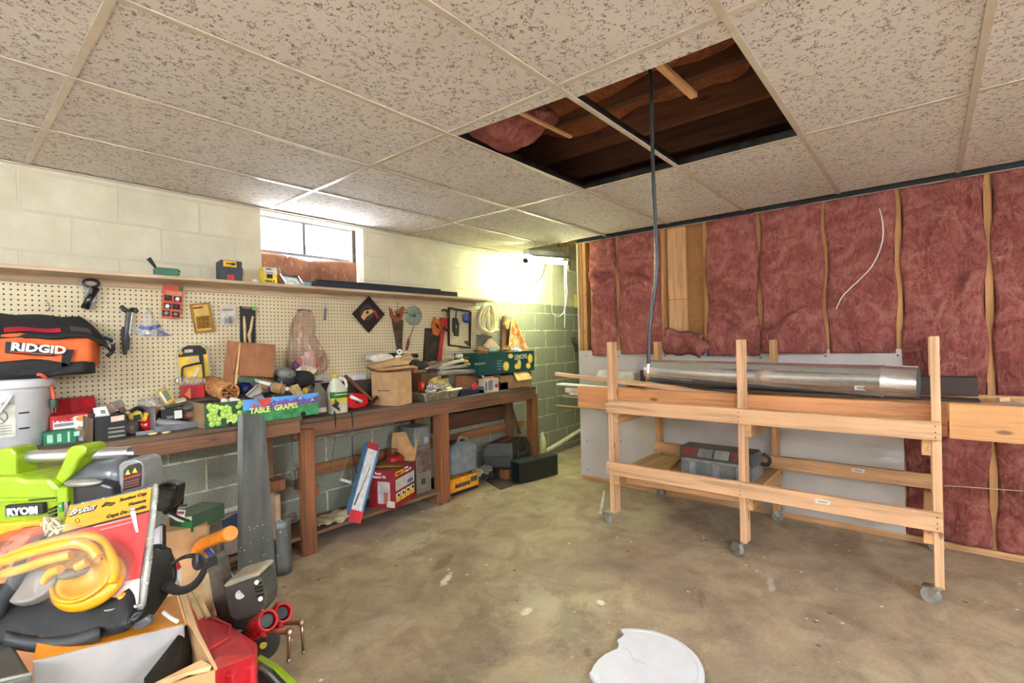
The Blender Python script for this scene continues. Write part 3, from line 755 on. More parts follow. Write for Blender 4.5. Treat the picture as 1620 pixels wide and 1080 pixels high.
# tool box on the lower shelf
tb = thing('tool_box', 'grey plastic tool box with organiser lid on the rack shelf', 'tool box', (3.55, 1.10, .392))
x0, x1, y0, y1 = 3.42, 3.70, .87, 1.36
part('body', MB().prism([(x0+.02, y0+.01, .392), (x1, y0+.01, .392), (x1, y0, .50), (x0, y0, .50)], (0, y1-y0-.01, 0)), mat((118, 120, 120), .45), tb, .008)
for k in range(3):
    yy = y0+.06+.155*k; part('rib', MB().bx(x0-.008, x0+.012, yy, yy+.05, .40, .498), mat((140, 142, 142), .45), tb, .006)
part('lid', MB().prism([(x0-.012, y0-.008, .50), (x1+.01, y0-.008, .50), (x1-.04, y0+.02, .575), (x0+.06, y0+.02, .575)], (0, y1-y0+.0, 0)), mat((84, 82, 80), .3), tb, .008)
for k in range(4):
    yy = y0+.05+.11*k
    s_ = part('compartment', MB().prism([(x0+.005, yy, .522), (x0+.05, yy, .572), (x0+.05, yy+.095, .572), (x0+.005, yy+.095, .522)], (-.004, 0, .003)), [mat((112, 60, 56), .3), mat((140, 136, 130), .3), mat((130, 128, 120), .3), mat((116, 58, 54), .3)][k], tb)
part('rail_edge', MB().bx(x0-.02, x0-.008, y0+.02, y1-.02, .492, .512), M_GREY, tb, .003)
part('handle', MB().tube(curve_pts([(x0+.14, y0-.01, .50), (x0+.14, y0-.05, .50), (x0+.14, y0-.06, .54), (x0+.14, y0-.02, .57)]), .012, 8), M_BLACK, tb)
solo('fibreboard_scrap', 'tan scrap of fibreboard left of the grey tool box on the rack shelf', 'scrap', MB().prism([(3.36, 1.42, .392), (3.36, 1.70, .392), (3.80, 1.72, .392), (3.82, 1.50, .392)], (0, 0, .022)), wood((178, 140, 88), 'x', knots=False), bevel=.005)
solo('trim_board', 'white wedge of trim board leaning at the foot of the left rack post', 'trim board', MB().prism([A(955, 776, X=3.36), A(951, 824, X=3.335), A(944, 826, X=3.33)], (.02, 0, 0)), mat((226, 226, 206), .7))

# ================================================================== WORKBENCH
TL, TR = .921, .878
wbn = thing('workbench', 'long dark wooden workbench with thick apron along the block wall', 'workbench', (1.6, 3.3, 0))
part('top', MB().bx(-1.0, 1.50, 3.0, 3.49, TL-.03, TL), M_OLDER['x'], wbn, .004)
part('apron', MB().bx(-1.0, 1.485, 3.0, 3.038, TL-.105, TL-.030), M_OLD['x'], wbn, .004)
part('top', MB().bx(1.50, 4.06, 3.12, 3.49, TR-.03, TR), M_OLDER['x'], wbn, .004)
part('apron', MB().bx(1.50, 4.06, 3.12, 3.158, TR-.122, TR-.030), M_OLD['x'], wbn, .004)
M_LEGF = wood((140, 86, 52), 'z', dark=.58)
for x0, x1, y0, y1, zt in ((1.525, 1.62, 3.08, 3.119, .815), (2.735, 2.84, 3.122, 3.21, TR-.122), (4.09, 4.18, 3.19, 3.28, .79), (.30, .39, 3.05, 3.14, TL-.105)):
    part('leg', MB().bx(x0, x1, y0, y1, 0, zt), M_LEGF, wbn, .004)
for x0 in (1.40, 2.70, 3.93, .2):
    part('leg', MB().bx(x0, x0+.09, 3.40, 3.44, 0, TR-.03), M_OLD['z'], wbn, .004)
part('back_rail', MB().bx(1.66, 4.25, 3.442, 3.48, .40, .485), wood((150, 100, 58), 'x', dark=.6), wbn, .004)
part('back_rail', MB().bx(2.95, 3.93, 3.455, 3.49, .53, .68), wood((92, 62, 40), 'x', dark=.6), wbn, .004)
part('lower_shelf', MB().bx(.45, 2.735, 3.125, 3.44, .10, .122), wood((126, 98, 74), 'x', dark=.6), wbn, .003)
for x0 in (1.56, 2.69): part('shelf_support', MB().bx(x0, x0+.04, 3.125, 3.44, .02, .10), M_OLD['y'], wbn)
part('side_brace', MB().bx(1.44, 1.52, 3.30, 3.42, .40, .47).bx(1.625, 1.65, 3.10, 3.40, .36, .43), M_LEGF, wbn)
# dark drips down the apron
for px in (529, 556):
    a, b = A(px, 651, Y=3.118), A(px+2, 676, Y=3.118)
    part('tar_drip', MB().tube([a, a+(b-a)*.5+V((.004, 0, 0)), b], [.006, .005, .002], 6), M_BLACK, wbn, label='dried black drip')

# ================================================================== ON THE SHELF
def card(pts, Y, t=.003, mb=None, mi=0):
    """flat piece parallel to the pegboard: outline at Y, thickness towards the wall"""
    return (mb or MB()).prism([A(x, y, Y=Y) for x, y in pts], (0, t, 0), mi)
def pbox(x0, x1, yt, yb, Y, dep, zb=None, rotate=0.0):
    """box whose front face spans these photo columns on the plane Y; returns corner numbers"""
    a, b = A(x0, yb, Y=Y), A(x1, yb, Y=Y); t = A((x0+x1)/2, yt, Y=Y).z
    z0 = (a.z+b.z)/2 if zb is None else zb
    return a.x, b.x, Y, Y+dep, z0, t
UX, UZ = V((1, 0, 0)), V((0, 0, 1))
ST = 1.7712
# green hand tool
q = A(262, 436, Y=3.30); a, b = A(245, 430, Y=3.30), A(281, 430, Y=3.30)
t = thing('sharpener', 'small green box-shaped tool with a black handle on the shelf', 'tool', V((q.x, 3.31, ST)))
part('body', MB().bx(a.x, b.x, 3.27, 3.34, ST, ST+.045), mat((52, 104, 78), .4), t, .006)
h0 = V((a.x+.005, 3.30, ST+.045)); h1 = A(235, 414, Y=3.30); h1.z = ST+.095
part('handle', MB().tube([h0, h0*.6+h1*.4, h1], [.006, .009, .012], 10), M_BLACK, t)
part('knob', MB().cyl((b.x, 3.30, ST+.035), (b.x+.012, 3.30, ST+.035), .006, 8).cyl((b.x, 3.30, ST+.018), (b.x+.010, 3.30, ST+.018), .005, 8), M_BLACK, t)
# dark box with yellow label
x0, x1, *_ = pbox(349, 386, 417, 445, 3.27, .1)
t = thing('carton', 'dark grey carton with a yellow top label on the shelf', 'box', V(((x0+x1)/2, 3.33, ST)))
part('box', MB().prism([(x0, 3.265, ST), (x1-.012, 3.265, ST), (x1+.03, 3.40, ST), (x0+.02, 3.40, ST)], (0, 0, .122)), mat((62, 68, 74), .6), t, .002)
part('label', MB().bx(x0+.015, x0+.09, 3.2635, 3.2648, ST+.082, ST+.118), M_YEL, t)
part('label', MB().bx(x0+.06, x0+.082, 3.2620, 3.2634, ST+.093, ST+.108).bx(x0+.03, x0+.06, 3.2620, 3.2634, ST+.098, ST+.105), M_BLACK, t)
part('sticker', MB().bx(x0+.035, x0+.075, 3.2635, 3.2648, ST+.002, ST+.034), mat((206, 60, 66), .6), t)
part('sticker', MB().prism([(x1-.008+.005, 3.276, ST+.035), (x1+.012, 3.34, ST+.035), (x1+.012, 3.34, ST+.085), (x1-.003, 3.276, ST+.085)], (.001, 0, 0)), mat((216, 140, 136), .6), t)
# yellow nail box
x0, x1, *_ = pbox(418, 436, 422, 449, 3.27, .1)
t = thing('nail_box', 'yellow and white box of nails at the window edge of the shelf', 'box', V(((x0+x1)/2, 3.31, ST)))
part('box', MB().bx(x0, x1+.012, 3.272, 3.345, ST, ST+.105), mat((234, 206, 64), .5), t, .002)
part('label', MB().bx(x0-.0006, x1+.0126, 3.2708, 3.272, ST+.06, ST+.1045), mat((224, 218, 202), .6), t)
part('label', MB().bx(x0+.018, x1-.018, 3.2705, 3.2718, ST+.032, ST+.060), mat((60, 40, 24), .6), t)
text('NAILS', .024, (x0+.006, 3.2712, ST+.006), UX, UZ, M_BLACK, t, sx=1.0, bold=.0008)
part('label_print', MB().bx(x0+.014, x0+.046, 3.2698, 3.2706, ST+.088, ST+.097).bx(x0+.008, x1-.01, 3.2698, 3.2706, ST+.066, ST+.071), mat((120, 100, 90), .6), t)
# plastic caps, brackets, blue tape, long dark bar
q = A(404, 441, Y=3.30)
solo('cap', 'tiny white cap with a black mark beside the nail box', 'cap', MB().lathe([(.02, 0), (.02, .012), (.012, .022), (.0, .024)], (q.x, 3.31, ST)), [M_WHITE])
t0, t1 = A(449, 447, Y=3.29), A(486, 447, Y=3.29)
t = thing('paint_tray', 'small dark tray propped against the window opening on the shelf', 'tray', V((t0.x+.05, 3.33, ST)))
mb = MB().prism([(t0.x+.02, 3.30, ST), (t1.x-.02, 3.30, ST), (t1.x, 3.42, ST+.078), (t0.x+.035, 3.42, ST+.085)], (0, .006, .004))
part('panel', mb, M_DARKSTEEL, t, .002)
mb = MB().bar((t0.x+.02, 3.298, ST+.004), (t0.x+.035, 3.42, ST+.087), .010, .012).bar((t0.x+.035, 3.42, ST+.087), (t1.x, 3.42, ST+.080), .010, .012).bar((t1.x-.02, 3.298, ST+.004), (t1.x, 3.42, ST+.08), .010, .012)
part('rim', mb, M_STEEL, t)
q = A(459, 445, Y=3.27)
solo('lid', 'small round pale lid lying in front of the dark tray', 'lid', MB().lathe([(.026, 0), (.028, .006), (.024, .013), (.0, .015)], (q.x, 3.281, ST)), M_PAPER)
q = A(490, 450, Y=3.28)
solo('tape_roll', 'light blue roll beside the long dark bar on the shelf', 'tape', MB().lathe([(.018, 0), (.03, 0), (.03, .028), (.018, .028)], (q.x-.005, 3.31, ST)), mat((96, 158, 186), .5))
b0, b1 = A(497, 447, Y=3.30), A(722, 465, Y=3.30)
solo('steel_bar', 'long dark blue bar lying along the right half of the shelf', 'bar', MB().bx(b0.x, b1.x, 3.285, 3.335, ST, ST+.045).bx(b0.x, b1.x-.2, 3.285, 3.29, ST+.045, ST+.058), mat((34, 38, 50), .5), bevel=.004)
solo('steel_bar', 'thin brown batten behind the long dark bar on the shelf', 'bar', MB().bx(b0.x-.05, b0.x+.55, 3.40, 3.43, ST, ST+.04), M_OLD['x'])

# ================================================================== HANGING ON THE PEGBOARD
PB = 3.486
def peg_hook(x, z, mb=None):
    return (mb or MB()).tube([(x, PEG+.002, z), (x, PEG-.03, z), (x, PEG-.035, z+.012)], .0025, 6)
# caulking-gun like black tool in plastic
t = thing('vacuum_nozzle', 'black tube-shaped nozzle in torn clear plastic hanging under the shelf', 'nozzle', A(130, 493, Y=3.44))
a, b = A(134, 488, Y=3.44), A(151, 455, Y=3.45)
part('tube', MB().cyl(a, b, .019, 16), M_BLACKG, t)
cc = A(144, 448, Y=3.45)
part('ring', MB().tube([cc+V((.032*math.cos(k*.5236), 0, .020*math.sin(k*.5236))) for k in range(12)], .008, 8, closed=True), M_BLACKG, t)
part('wrapper', MB().ell(cc+V((-.005, .01, -.01)), (.055, .018, .045), p=.8).tube([cc+V((0, .01, -.03)), a+V((.02, .01, .0))], [.03, .025], 8), clear((214, 214, 214), .3), t)
# wrench
t = thing('pipe_cutter', 'dark steel pipe wrench hanging left of the clear zip bag', 'wrench', A(200, 560, Y=3.47))
a, b = A(204, 492, Y=3.465), A(199, 540, Y=3.465)
part('handle', MB().bar(a, b, .022, .028, (0, -1, 0)), M_DARKSTEEL, t, .005)
part('bright_edge', MB().bar(a+V((.012, -.010, -.01)), b+V((.014, -.010, .04)), .006, .006, (0, -1, 0)), M_STEEL, t)
mb = MB().tube([A(x, y, Y=3.465) for x, y in ((192, 483), (196, 490), (204, 492), (211, 489))], [.008, .012, .012, .008], 8)
part('jaw', mb, M_DARKSTEEL, t)
part('ring', MB().tube(curve_pts([A(x, y, Y=3.462) for x, y in ((208, 487), (217, 490), (216, 494), (208, 491))], closed=True, n=5), .005, 6, closed=True), M_DARKSTEEL, t)
mb = MB().prism([A(x, y, Y=3.455) for x, y in ((194, 516), (201, 518), (206, 536), (205, 553), (202, 553), (201, 561), (196, 561), (195, 549), (192, 524))], (0, .02, 0))
part('lower_jaw', mb, mat((54, 50, 48), .5, .5), t, .003)
# clear zip bag
t = thing('zip_bag', 'clear zip bag of screws with a blue stripe hanging on the pegboard', 'bag', A(240, 532, Y=3.47))
q = A(236, 487, Y=3.47); bl, br_ = A(213, 528, Y=3.47), A(262, 524, Y=3.47)
def fn(u, v):
    l = q.lerp(bl, v); r = q.lerp(br_, v); p = l.lerp(r, u); p.y = 3.483-.045*math.sin(PI*u)*min(1, v*1.3)*math.sin(PI*min(1, .12+v*.85))-.004*math.sin(18*u+9*v)
    p.z -= .02*math.sin(PI*u)*v; return p
part('film', MB().grid(fn, 18, 14), clear((236, 236, 240), .34), t, solid=.001)
def fn2(u, v): 
    p = fn(.03+.94*u, .66+.12*v); p.y -= .003; return p
part('zip_stripe', MB().grid(fn2, 16, 3), mat((92, 104, 168), .5), t)
mb = MB(); rnd = random.Random(3)
for k in range(46):
    c = fn(rnd.uniform(.15, .85), rnd.uniform(.82, .97)); c.y += .010
    d = V((rnd.uniform(-1, 1), rnd.uniform(-.2, .2), rnd.uniform(-.6, .6))).normalized()*.012
    mb.bar(c-d, c+d, .005, .005)
scr = part('screws', mb, mat((206, 206, 204), .35, .5), t); scr['kind'] = 'stuff'
part('flap', card([(247, 519), (273, 531), (248, 533)], 3.478, .002), clear((120, 130, 190), .6), t)
# orange blister card with six fittings
t = thing('blister_card', 'orange card of six small fittings hung under the shelf', 'blister card', A(272, 504, Y=3.45))
part('card', card([(258, 450), (291, 454), (285, 504), (256, 502)], 3.458, .004), mat((214, 78, 44), .5), t)
part('tag', card([(283, 454), (290, 455), (289, 461), (282, 460)], 3.4565, .001), M_GREEN, t)
part('title', card([(263, 459), (288, 462), (287, 469), (262, 466)], 3.4565, .001), mat((196, 128, 104), .6), t)
for (x, y, c) in ((266, 471, 0), (281, 473, 1), (265, 484, 1), (279, 485, 0), (263, 495, 2), (278, 497, 2)):
    m_ = [mat((60, 54, 52), .4), mat((228, 226, 222), .4), mat((150, 146, 140), .35, .5)][c]
    cl = part('cavity', card([(x-6, y-5), (x+6, y-4), (x+6, y+5), (x-6, y+4)], 3.4565, .001), mat((34, 30, 30), .5), t)
    p = A(x, y, Y=3.452)
    sub('fitting', MB().lathe([(.004, -.011), (.012, -.008), (.009, 0), (.013, .004), (.006, .011)], p, rot(y=25*(c-1)+20), 10), m_, cl)
# gold hinge pack
t = thing('hinge_pack', 'tilted pack of brass door hinges hanging on the pegboard', 'hinge pack', A(325, 527, Y=3.46))
part('card', card([(300, 481), (331, 478), (341, 524), (309, 527)], 3.470, .006), mat((150, 108, 36), .6), t)
part('inner_card', card([(305, 483), (329, 481), (335, 521), (312, 524)], 3.467, .002), mat((208, 170, 84), .5), t)
for s in (0, 1):
    h = part('hinge', card([(310+11*s, 501-s), (320+11*s, 500-s), (323.5+10.5*s, 519-s), (313+11*s, 520-s)], 3.463, .003), mat((136, 96, 36), .35, .8), t)
    mb = MB()
    for fy in (.25, .6, .85):
        p = A(315+11*s+3*fy, 501+18*fy-s, Y=3.4625); mb.cyl(p, p-V((0, .0012, 0)), .004, 8)
    sub('screw_hole', mb, M_BLACK, h)
part('lettering_bar', card([(306, 486), (321, 484), (321.5, 487), (306.5, 489)], 3.4655, .001), M_DKRED, t)
# clear blister
t = thing('blister_card', 'small pale blister card with a metal latch on the pegboard', 'blister card', A(360, 515, Y=3.46))
part('card', card([(348, 484), (373, 483.5), (373, 515), (349, 515)], 3.474, .003), mat((206, 198, 184), .5), t)
p = A(362, 506, Y=3.465)
part('latch', MB().bx(p.x-.022, p.x+.02, 3.458, 3.471, p.z-.02, p.z+.012).cyl((p.x+.004, 3.452, p.z-.02), (p.x+.004, 3.452, p.z+.022), .006, 10), M_STEEL, t)
part('bubble', MB().ell((p.x, 3.465, p.z), (.034, .018, .03), p=.7), clear((236, 236, 240), .25), t)
part('printed_lines', card([(352, 489), (369, 489), (369, 491), (352, 491)], 3.4728, .001), M_GREY, t)
# dark card with snips
t = thing('snips_card', 'dark card holding a pair of pale-handled snips above the tilted carton', 'tool card', A(393, 545, Y=3.46))
part('card', card([(380, 484), (404, 486), (404, 545), (380, 543)], 3.474, .003), mat((44, 34, 36), .5), t)
part('tag', card([(399, 484), (405, 485), (404.5, 491), (398.5, 490)], 3.472, .001), mat((110, 180, 60), .5), t)
part('window', card([(383, 485), (397, 486), (396.5, 489), (383, 488)], 3.472, .001), mat((120, 96, 98), .5), t)
mb = MB()
mb.tube([A(386, 500, Y=3.466), A(387, 518, Y=3.464), A(388, 542, Y=3.466)], [.007, .010, .008], 8)
part('handle', mb, mat((206, 186, 132), .5), t)
mb = MB().tube([A(400, 500, Y=3.466), A(397, 520, Y=3.464), A(394, 530, Y=3.464), A(396, 543, Y=3.466)], [.007, .010, .012, .009], 8)
part('handle', mb, mat((206, 186, 132), .5), t)
# small wire hooks
for px, py, l in ((76, 486, 'small bent wire hook above the orange tool bag'), (515, 500, 'narrow grey folding tool hanging right of the plastic bag')):
    a, b = A(px, py-7 if px < 100 else py-17, Y=3.478), A(px-1, py+6, Y=3.478)
    if px < 100: solo('peg_hook', l, 'hook', MB().tube(curve_pts([a+V((0, .01, 0)), a, (a+b)/2+V((.006, -.01, 0)), b, b+V((.008, -.015, .01))]), .0025, 6), M_STEEL)
    else:
        t = thing('folding_rule', l, 'tool', b)
        part('body', MB().bar(a+V((0, 0, -.02)), b, .016, .014, (0, -1, 0)), mat((110, 112, 112), .5), t, .003)
        part('hook', MB().tube([a+V((0, .012, .012)), a+V((0, -.01, .012)), a+V((0, -.005, -.01))], .002, 6), M_STEEL, t)
# big plastic bag
t = thing('plastic_bag', 'bulky clear plastic bag of odds and ends hanging from a pegboard hook', 'bag', A(488, 592, Y=3.42))
top = A(484, 492, Y=3.455)
prof = [(484, 490, .03), (484, 500, .065), (482, 515, .085), (480, 530, .085), (483, 545, .11), (486, 562, .14), (488, 578, .155), (488, 590, .13), (489, 595, .05)]
cs = [(A(x, y, Y=3.43), w) for x, y, w in prof]
def bagfn(u, v):
    k = v*(len(cs)-1); i = min(len(cs)-2, int(k)); f = k-i
    c = cs[i][0].lerp(cs[i+1][0], f); w = cs[i][1]*(1-f)+cs[i+1][1]*f; a = 2*PI*u
    r = 1+.10*math.sin(9*a+2)*(1-v*.6)+.05*math.sin(17*a+6*v)
    return V((c.x+w*r*math.cos(a), min(3.488, 3.455+(.035+.25*w)*r*math.sin(a)-.02*v), c.z))
part('film', MB().grid(bagfn, 48, 26), clear((196, 158, 138), .42, .14), t)
mb = MB()
for k, (dx, dz, r, c) in enumerate(((-.06, .03, .03, 0), (-.02, .045, .035, 1), (.03, .04, .04, 2), (.07, .03, .03, 0), (-.085, .01, .03, 3), (.0, .075, .03, 1), (.03, .10, .025, 2))):
    c0 = A(487, 580, Y=3.40)
    part('contents', MB().ell(c0+V((dx, 0, dz)), (r, .018, r*1.15), p=.8), [mat((176, 66, 70), .5), mat((214, 176, 168), .5), mat((206, 150, 142), .5), mat((96, 62, 92), .5)][c], t)
part('paper', card([(468, 585), (480, 577), (498, 580), (502, 586), (496, 592), (478, 591)], 3.375, .015), mat((226, 206, 180), .8), t, .004)
hk = part('hook', MB().tube([top+V((-.05, .03, .005)), top+V((-.03, -.02, .01)), top+V((.03, -.02, .0)), top+V((.05, .03, .005))], .005, 8), M_STEEL, t)
# saw blade pack
t = thing('saw_blade_pack', 'black diamond-hung pack with a circular saw blade', 'saw blade', A(583, 525, Y=3.44))
part('pack', card([(584, 468), (609, 497), (584, 526), (558, 496)], 3.452, .012), mat((30, 28, 28), .4), t, .002)
c0 = A(581, 494, Y=3.449)
mb = MB()
N = 30; pts = []
for k in range(N*2):
    a = PI*k/N; r = .066 if k % 2 else .060
    pts.append(c0+V((r*math.cos(a), 0, r*math.sin(a))))
mb.prism(pts, (0, .0025, 0))
bl_ = part('blade', mb, mat((92, 88, 84), .35, .8), t)
sub('hub', MB().cyl(c0+V((0, -.003, 0)), c0, .012, 14), M_BLACK, bl_)
part('label', card([(571, 501), (577, 491), (588, 489), (591, 493), (580, 501), (576, 507)], 3.4475, .001), mat((206, 160, 108), .5), t)
part('red_stripe', card([(589, 491), (594, 490), (600, 503), (597, 505)], 3.4480, .001), mat((150, 40, 40), .5), t)
# hand saw on the left
def handsaw(lbl, blade, handle, Y, mh, mblade, hole=None):
    t = thing('hand_saw', lbl, 'saw', A(blade[2][0], blade[2][1], Y=Y))
    part('blade', card(blade, Y, .0025), mblade, t)
    h = part('handle', MB().prism([A(x, y, Y=Y-.010) for x, y in handle], (0, .022, 0)), mh, t, .004)
    if hole: sub('grip_hole', MB().prism([A(x, y, Y=Y-.0125) for x, y in hole], (0, .002, 0)), M_BLACK, h)
    return t
M_RUSTY = mat((86, 72, 58), .5, .6, var=.3, scale=12)
hs1 = handsaw('rusty hand saw with an orange-brown wooden handle hung on a nail', [(626, 503), (638, 506), (636, 560), (629, 560), (619, 500)], [(617, 486), (621, 490), (624, 500), (629, 497), (626, 492), (633, 490), (638, 484), (641, 487), (638, 497), (636, 506), (627, 510), (619, 501)], 3.474, wood((146, 84, 44), 'x', knots=False), M_RUSTY, [(627, 497), (634, 495), (633, 501), (628, 502)])
part('hanging_nail', MB().cyl(A(629, 477, Y=3.47), A(629, 500, Y=3.47), .002, 6), M_BLACK, hs1)
c0 = A(655, 499, Y=3.475)
t = thing('sanding_disc', 'round grey grinding disc hanging on the pegboard', 'disc', V((c0.x, 3.48, c0.z-.09)))
part('disc', MB().lathe([(.012, -.003), (.086, -.003), (.088, 0), (.086, .003), (.012, .003)], c0, rot(x=90), 40), mat((132, 140, 128), .7, var=.15, bmp=.3, bscale=200), t)
part('hub', MB().cyl(c0+V((0, .0, 0)), c0+V((0, -.010, 0)), .012, 12), mat((70, 74, 66), .6), t)
part('wire', MB().tube(curve_pts([A(637, 497, Y=3.47), A(642, 494, Y=3.46), A(648, 497, Y=3.465), A(652, 501, Y=3.468)]), .003, 6), M_DARKSTEEL, t)
t = thing('screwdriver', 'screwdriver with a red-brown handle hanging below the grey disc', 'screwdriver', A(643, 555, Y=3.47))
part('handle', MB().tube([A(646.5, 537, Y=3.468), A(645, 545, Y=3.468), A(643, 554, Y=3.468)], [.010, .013, .010], 10), mat((122, 56, 40), .4), t)
part('shaft', MB().cyl(A(655, 516, Y=3.472), A(646.5, 537, Y=3.468), .003, 8), M_DARKSTEEL, t)
part('ferrule', MB().cyl(A(647, 534, Y=3.469), A(646, 539, Y=3.468), .009, 10), M_STEEL, t)
# orange-handled saw, dark saw, red pipe wrench
handsaw('large hand saw with an orange wooden handle standing on the bench', [(681, 519), (697, 524), (693, 570), (671, 570), (673, 519)], [(688, 501), (694, 506), (700, 513), (697, 523), (693, 532), (685, 528), (684, 514)], 3.466, wood((200, 104, 40), 'x', knots=False), mat((60, 52, 42), .5, .5, var=.3), [(689, 511), (693, 514), (696, 521), (691, 518)])
solo('panel_saw', 'second dark saw blade leaning behind the orange-handled saw', 'saw', card([(672, 519), (682, 519), (681, 572), (669, 572)], 3.481, .002), mat((52, 46, 40), .5, .5))
t = thing('pipe_wrench', 'red pipe wrench hanging between the orange saw and the black frame', 'wrench', A(695, 570, Y=3.47))
part('handle', MB().prism([A(x, y, Y=3.455) for x, y in ((698, 520), (705, 518), (702, 540), (699, 572), (692, 572), (696, 540))], (0, .018, 0)), mat((150, 34, 28), .5), t, .004)
part('head', MB().prism([A(x, y, Y=3.45) for x, y in ((698, 502), (708, 503), (709, 512), (706, 520), (700, 522), (697, 512))], (0, .026, 0)), mat((156, 36, 30), .5), t, .004)
part('jaw', MB().tube(curve_pts([A(x, y, Y=3.455) for x, y in ((699, 491), (704, 490), (708, 494), (708, 503))]), [.008]*25, 8), M_DARKSTEEL, t)
part('adjusting_nut', MB().cyl(A(703, 519, Y=3.44), A(708, 523, Y=3.44), .012, 12), M_DARKSTEEL, t)
# black picture frame with brush
t = thing('picture_frame', 'empty black frame hanging at the right end of the pegboard', 'frame', A(727, 552, Y=3.47))
fpt = [A(x, y, Y=3.462) for x, y in ((710, 487), (744, 493), (743, 550), (710, 546))]
mb = MB()
for i in range(4): mb.bar(fpt[i], fpt[(i+1) % 4], .016, .018, (0, -1, 0))
part('frame', mb, mat((40, 30, 24), .4), t)
part('inner_edge', MB().bar(fpt[2]+V((-.01, -.006, .012)), fpt[3]+V((.01, -.006, .012)), .006, .006, (0, -1, 0)), mat((190, 176, 130), .5), t)
t = thing('scrub_brush', 'black brush hanging inside the black frame', 'brush', A(723, 533, Y=3.47))
part('head', MB().prism([A(x, y, Y=3.455) for x, y in ((718, 503), (724, 503), (727, 512), (726, 532), (721, 531), (718, 522))], (0, .024, 0)), mat((40, 40, 38), .6), t, .004)
part('handle', MB().cyl(A(722, 490, Y=3.466), A(721, 504, Y=3.466), .006, 8), mat((52, 60, 46), .5), t)
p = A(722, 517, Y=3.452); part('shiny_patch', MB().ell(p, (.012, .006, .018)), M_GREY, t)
c0 = A(738, 503, Y=3.45)
t = thing('blister_card', 'blue glossy pack in the upper right of the black frame', 'blister card', c0-V((0, 0, .05)))
part('pack', MB().ell(c0, (.042, .022, .05), p=.7), mat((44, 62, 130), .2), t); part('plastic', MB().ell(c0+V((-.02, -.012, .01)), (.028, .015, .035), p=.7), clear((200, 214, 240), .4), t)
c0 = A(738, 541, Y=3.46)
solo('clip', 'small black spring clip at the lower right of the black frame', 'clip', MB().ell(c0, (.022, .014, .014)).tube([c0, c0+V((.02, 0, -.05))], .005, 6), M_BLACK)
# coil of white hose
t = thing('hose_coil', 'coil of cream hose hanging at the end of the pegboard', 'hose', A(775, 530, Y=3.42))
M_HOSE = mat((220, 208, 166), .5, var=.05)
for k, (dx, sx, sz, dy) in enumerate(((0, .125, .150, 0), (.014, .095, .142, -.02), (-.012, .13, .138, -.035), (.02, .07, .128, .012), (.008, .045, .14, -.045), (-.02, .10, .125, .02), (.03, .085, .146, -.012))):
    c0 = A(771, 503, Y=3.44)
    pts = [c0+V((dx+sx*math.cos(a)*(1-.25*math.sin(a)), dy+.012*math.sin(2*a+k), sz*math.sin(a)-.004*k)) for a in [2*PI*i/36 for i in range(36)]]
    part('loop', MB().tube(pts, .012, 10, closed=True), M_HOSE, t)
c0 = A(783, 526, Y=3.40)
part('fitting', MB().cyl(c0, c0+V((.03, -.02, .035)), .016, 12), mat((196, 186, 150), .4, .3), t)
solo('flat_duct', 'flat grey duct piece standing below the cream hose coil', 'duct', card([(757, 529), (779, 531), (775, 556), (757, 554)], 3.455, .03), mat((120, 118, 108), .5, .3), bevel=.004)
t = thing('snack_bag', 'crumpled pinkish clear bag standing behind the lemon carton', 'bag', A(782, 553, Y=3.36))
part('bag', MB().prism([A(x, y, Y=3.36) for x, y in ((778, 535), (792, 549), (791, 553), (768, 553), (770, 546))], (0, .05, 0)), mat((206, 176, 150), .35), t, .008)
part('blue_label', card([(776, 549), (787, 548), (787, 553), (774, 553)], 3.356, .002), mat((150, 164, 196), .4), t)
# board, wooden handle, orange cloth
t = thing('wood_plane', 'dark board with a wooden handle leaning on the block wall', 'board', A(801, 556, Y=3.44))
part('board', card([(797, 500), (801, 499), (802, 556), (795, 556)], 3.45, .03), M_OLD['z'], t, .002)
part('handle', card([(799, 513), (805, 505), (808, 506), (805, 520), (802, 521)], 3.42, .03), wood((190, 150, 96), 'z', knots=False), t, .004)
part('face', card([(802, 508), (808, 508), (806, 556), (801, 556)], 3.445, .02), mat((54, 38, 28), .7), t)
def cloth(u, v):
    a = V(A(809, 504, Y=3.40)).lerp(A(805, 560, Y=3.40), v); b = V(A(813, 504, Y=3.40)).lerp(A(835, 560, Y=3.38), v)
    p = a.lerp(b, u); p.y += .022*math.sin(10*u+1.5)*(.3+v)-.01; return p
ocm, nt, bs = nodes_for('orange_print_cloth'); vec = coords(nt)
col = mix(nt, ramp(nt, noise(nt, vec, 16, 5, .7), [(.40, BW(0)), (.58, BW(1))]), rgb((226, 208, 160)), rgb((214, 116, 40)))
nt.links.new(col, bs.inputs['Base Color']); bs.inputs['Roughness'].default_value = .9
solo('rag', 'orange and cream patterned cloth hanging on the block wall', 'cloth', MB().grid(cloth, 22, 14), ocm, solid=.006)

# ================================================================== ON THE WORKBENCH, LEFT SECTION
# white bucket with lid
bc = V((.235, 3.28, TL))
t = thing('bucket', 'white plastic pail with a printed warning panel under the tool bag', 'bucket', bc)
M_PAIL = mat((206, 206, 208), .45, var=.03)
part('body', MB().lathe([(.128, 0), (.134, .004), (.146, .25), (.150, .26), (.150, .293), (.146, .298)], bc, None, 48), M_PAIL, t)
part('lid', MB().lathe([(.157, .273), (.160, .280), (.160, .306), (.150, .314), (.0, .314)], bc, None, 48), mat((212, 212, 214), .4, var=.03), t)
a0 = math.atan2(-bc.y, -bc.x)
def pail(a, z, r=.1475): return bc+V(((r+.012*(z-.15))*math.cos(a), (r+.012*(z-.15))*math.sin(a), z))
lb = part('warning_panel', MB().grid(lambda u, v: pail(a0-.62+.75*u, .06+.17*v, .1430), 12, 4), mat((200, 200, 184), .6), t)
cc = lambda a: [pail(a0-.24+.19*math.cos(a), .165+.034*math.sin(a), .1440)]
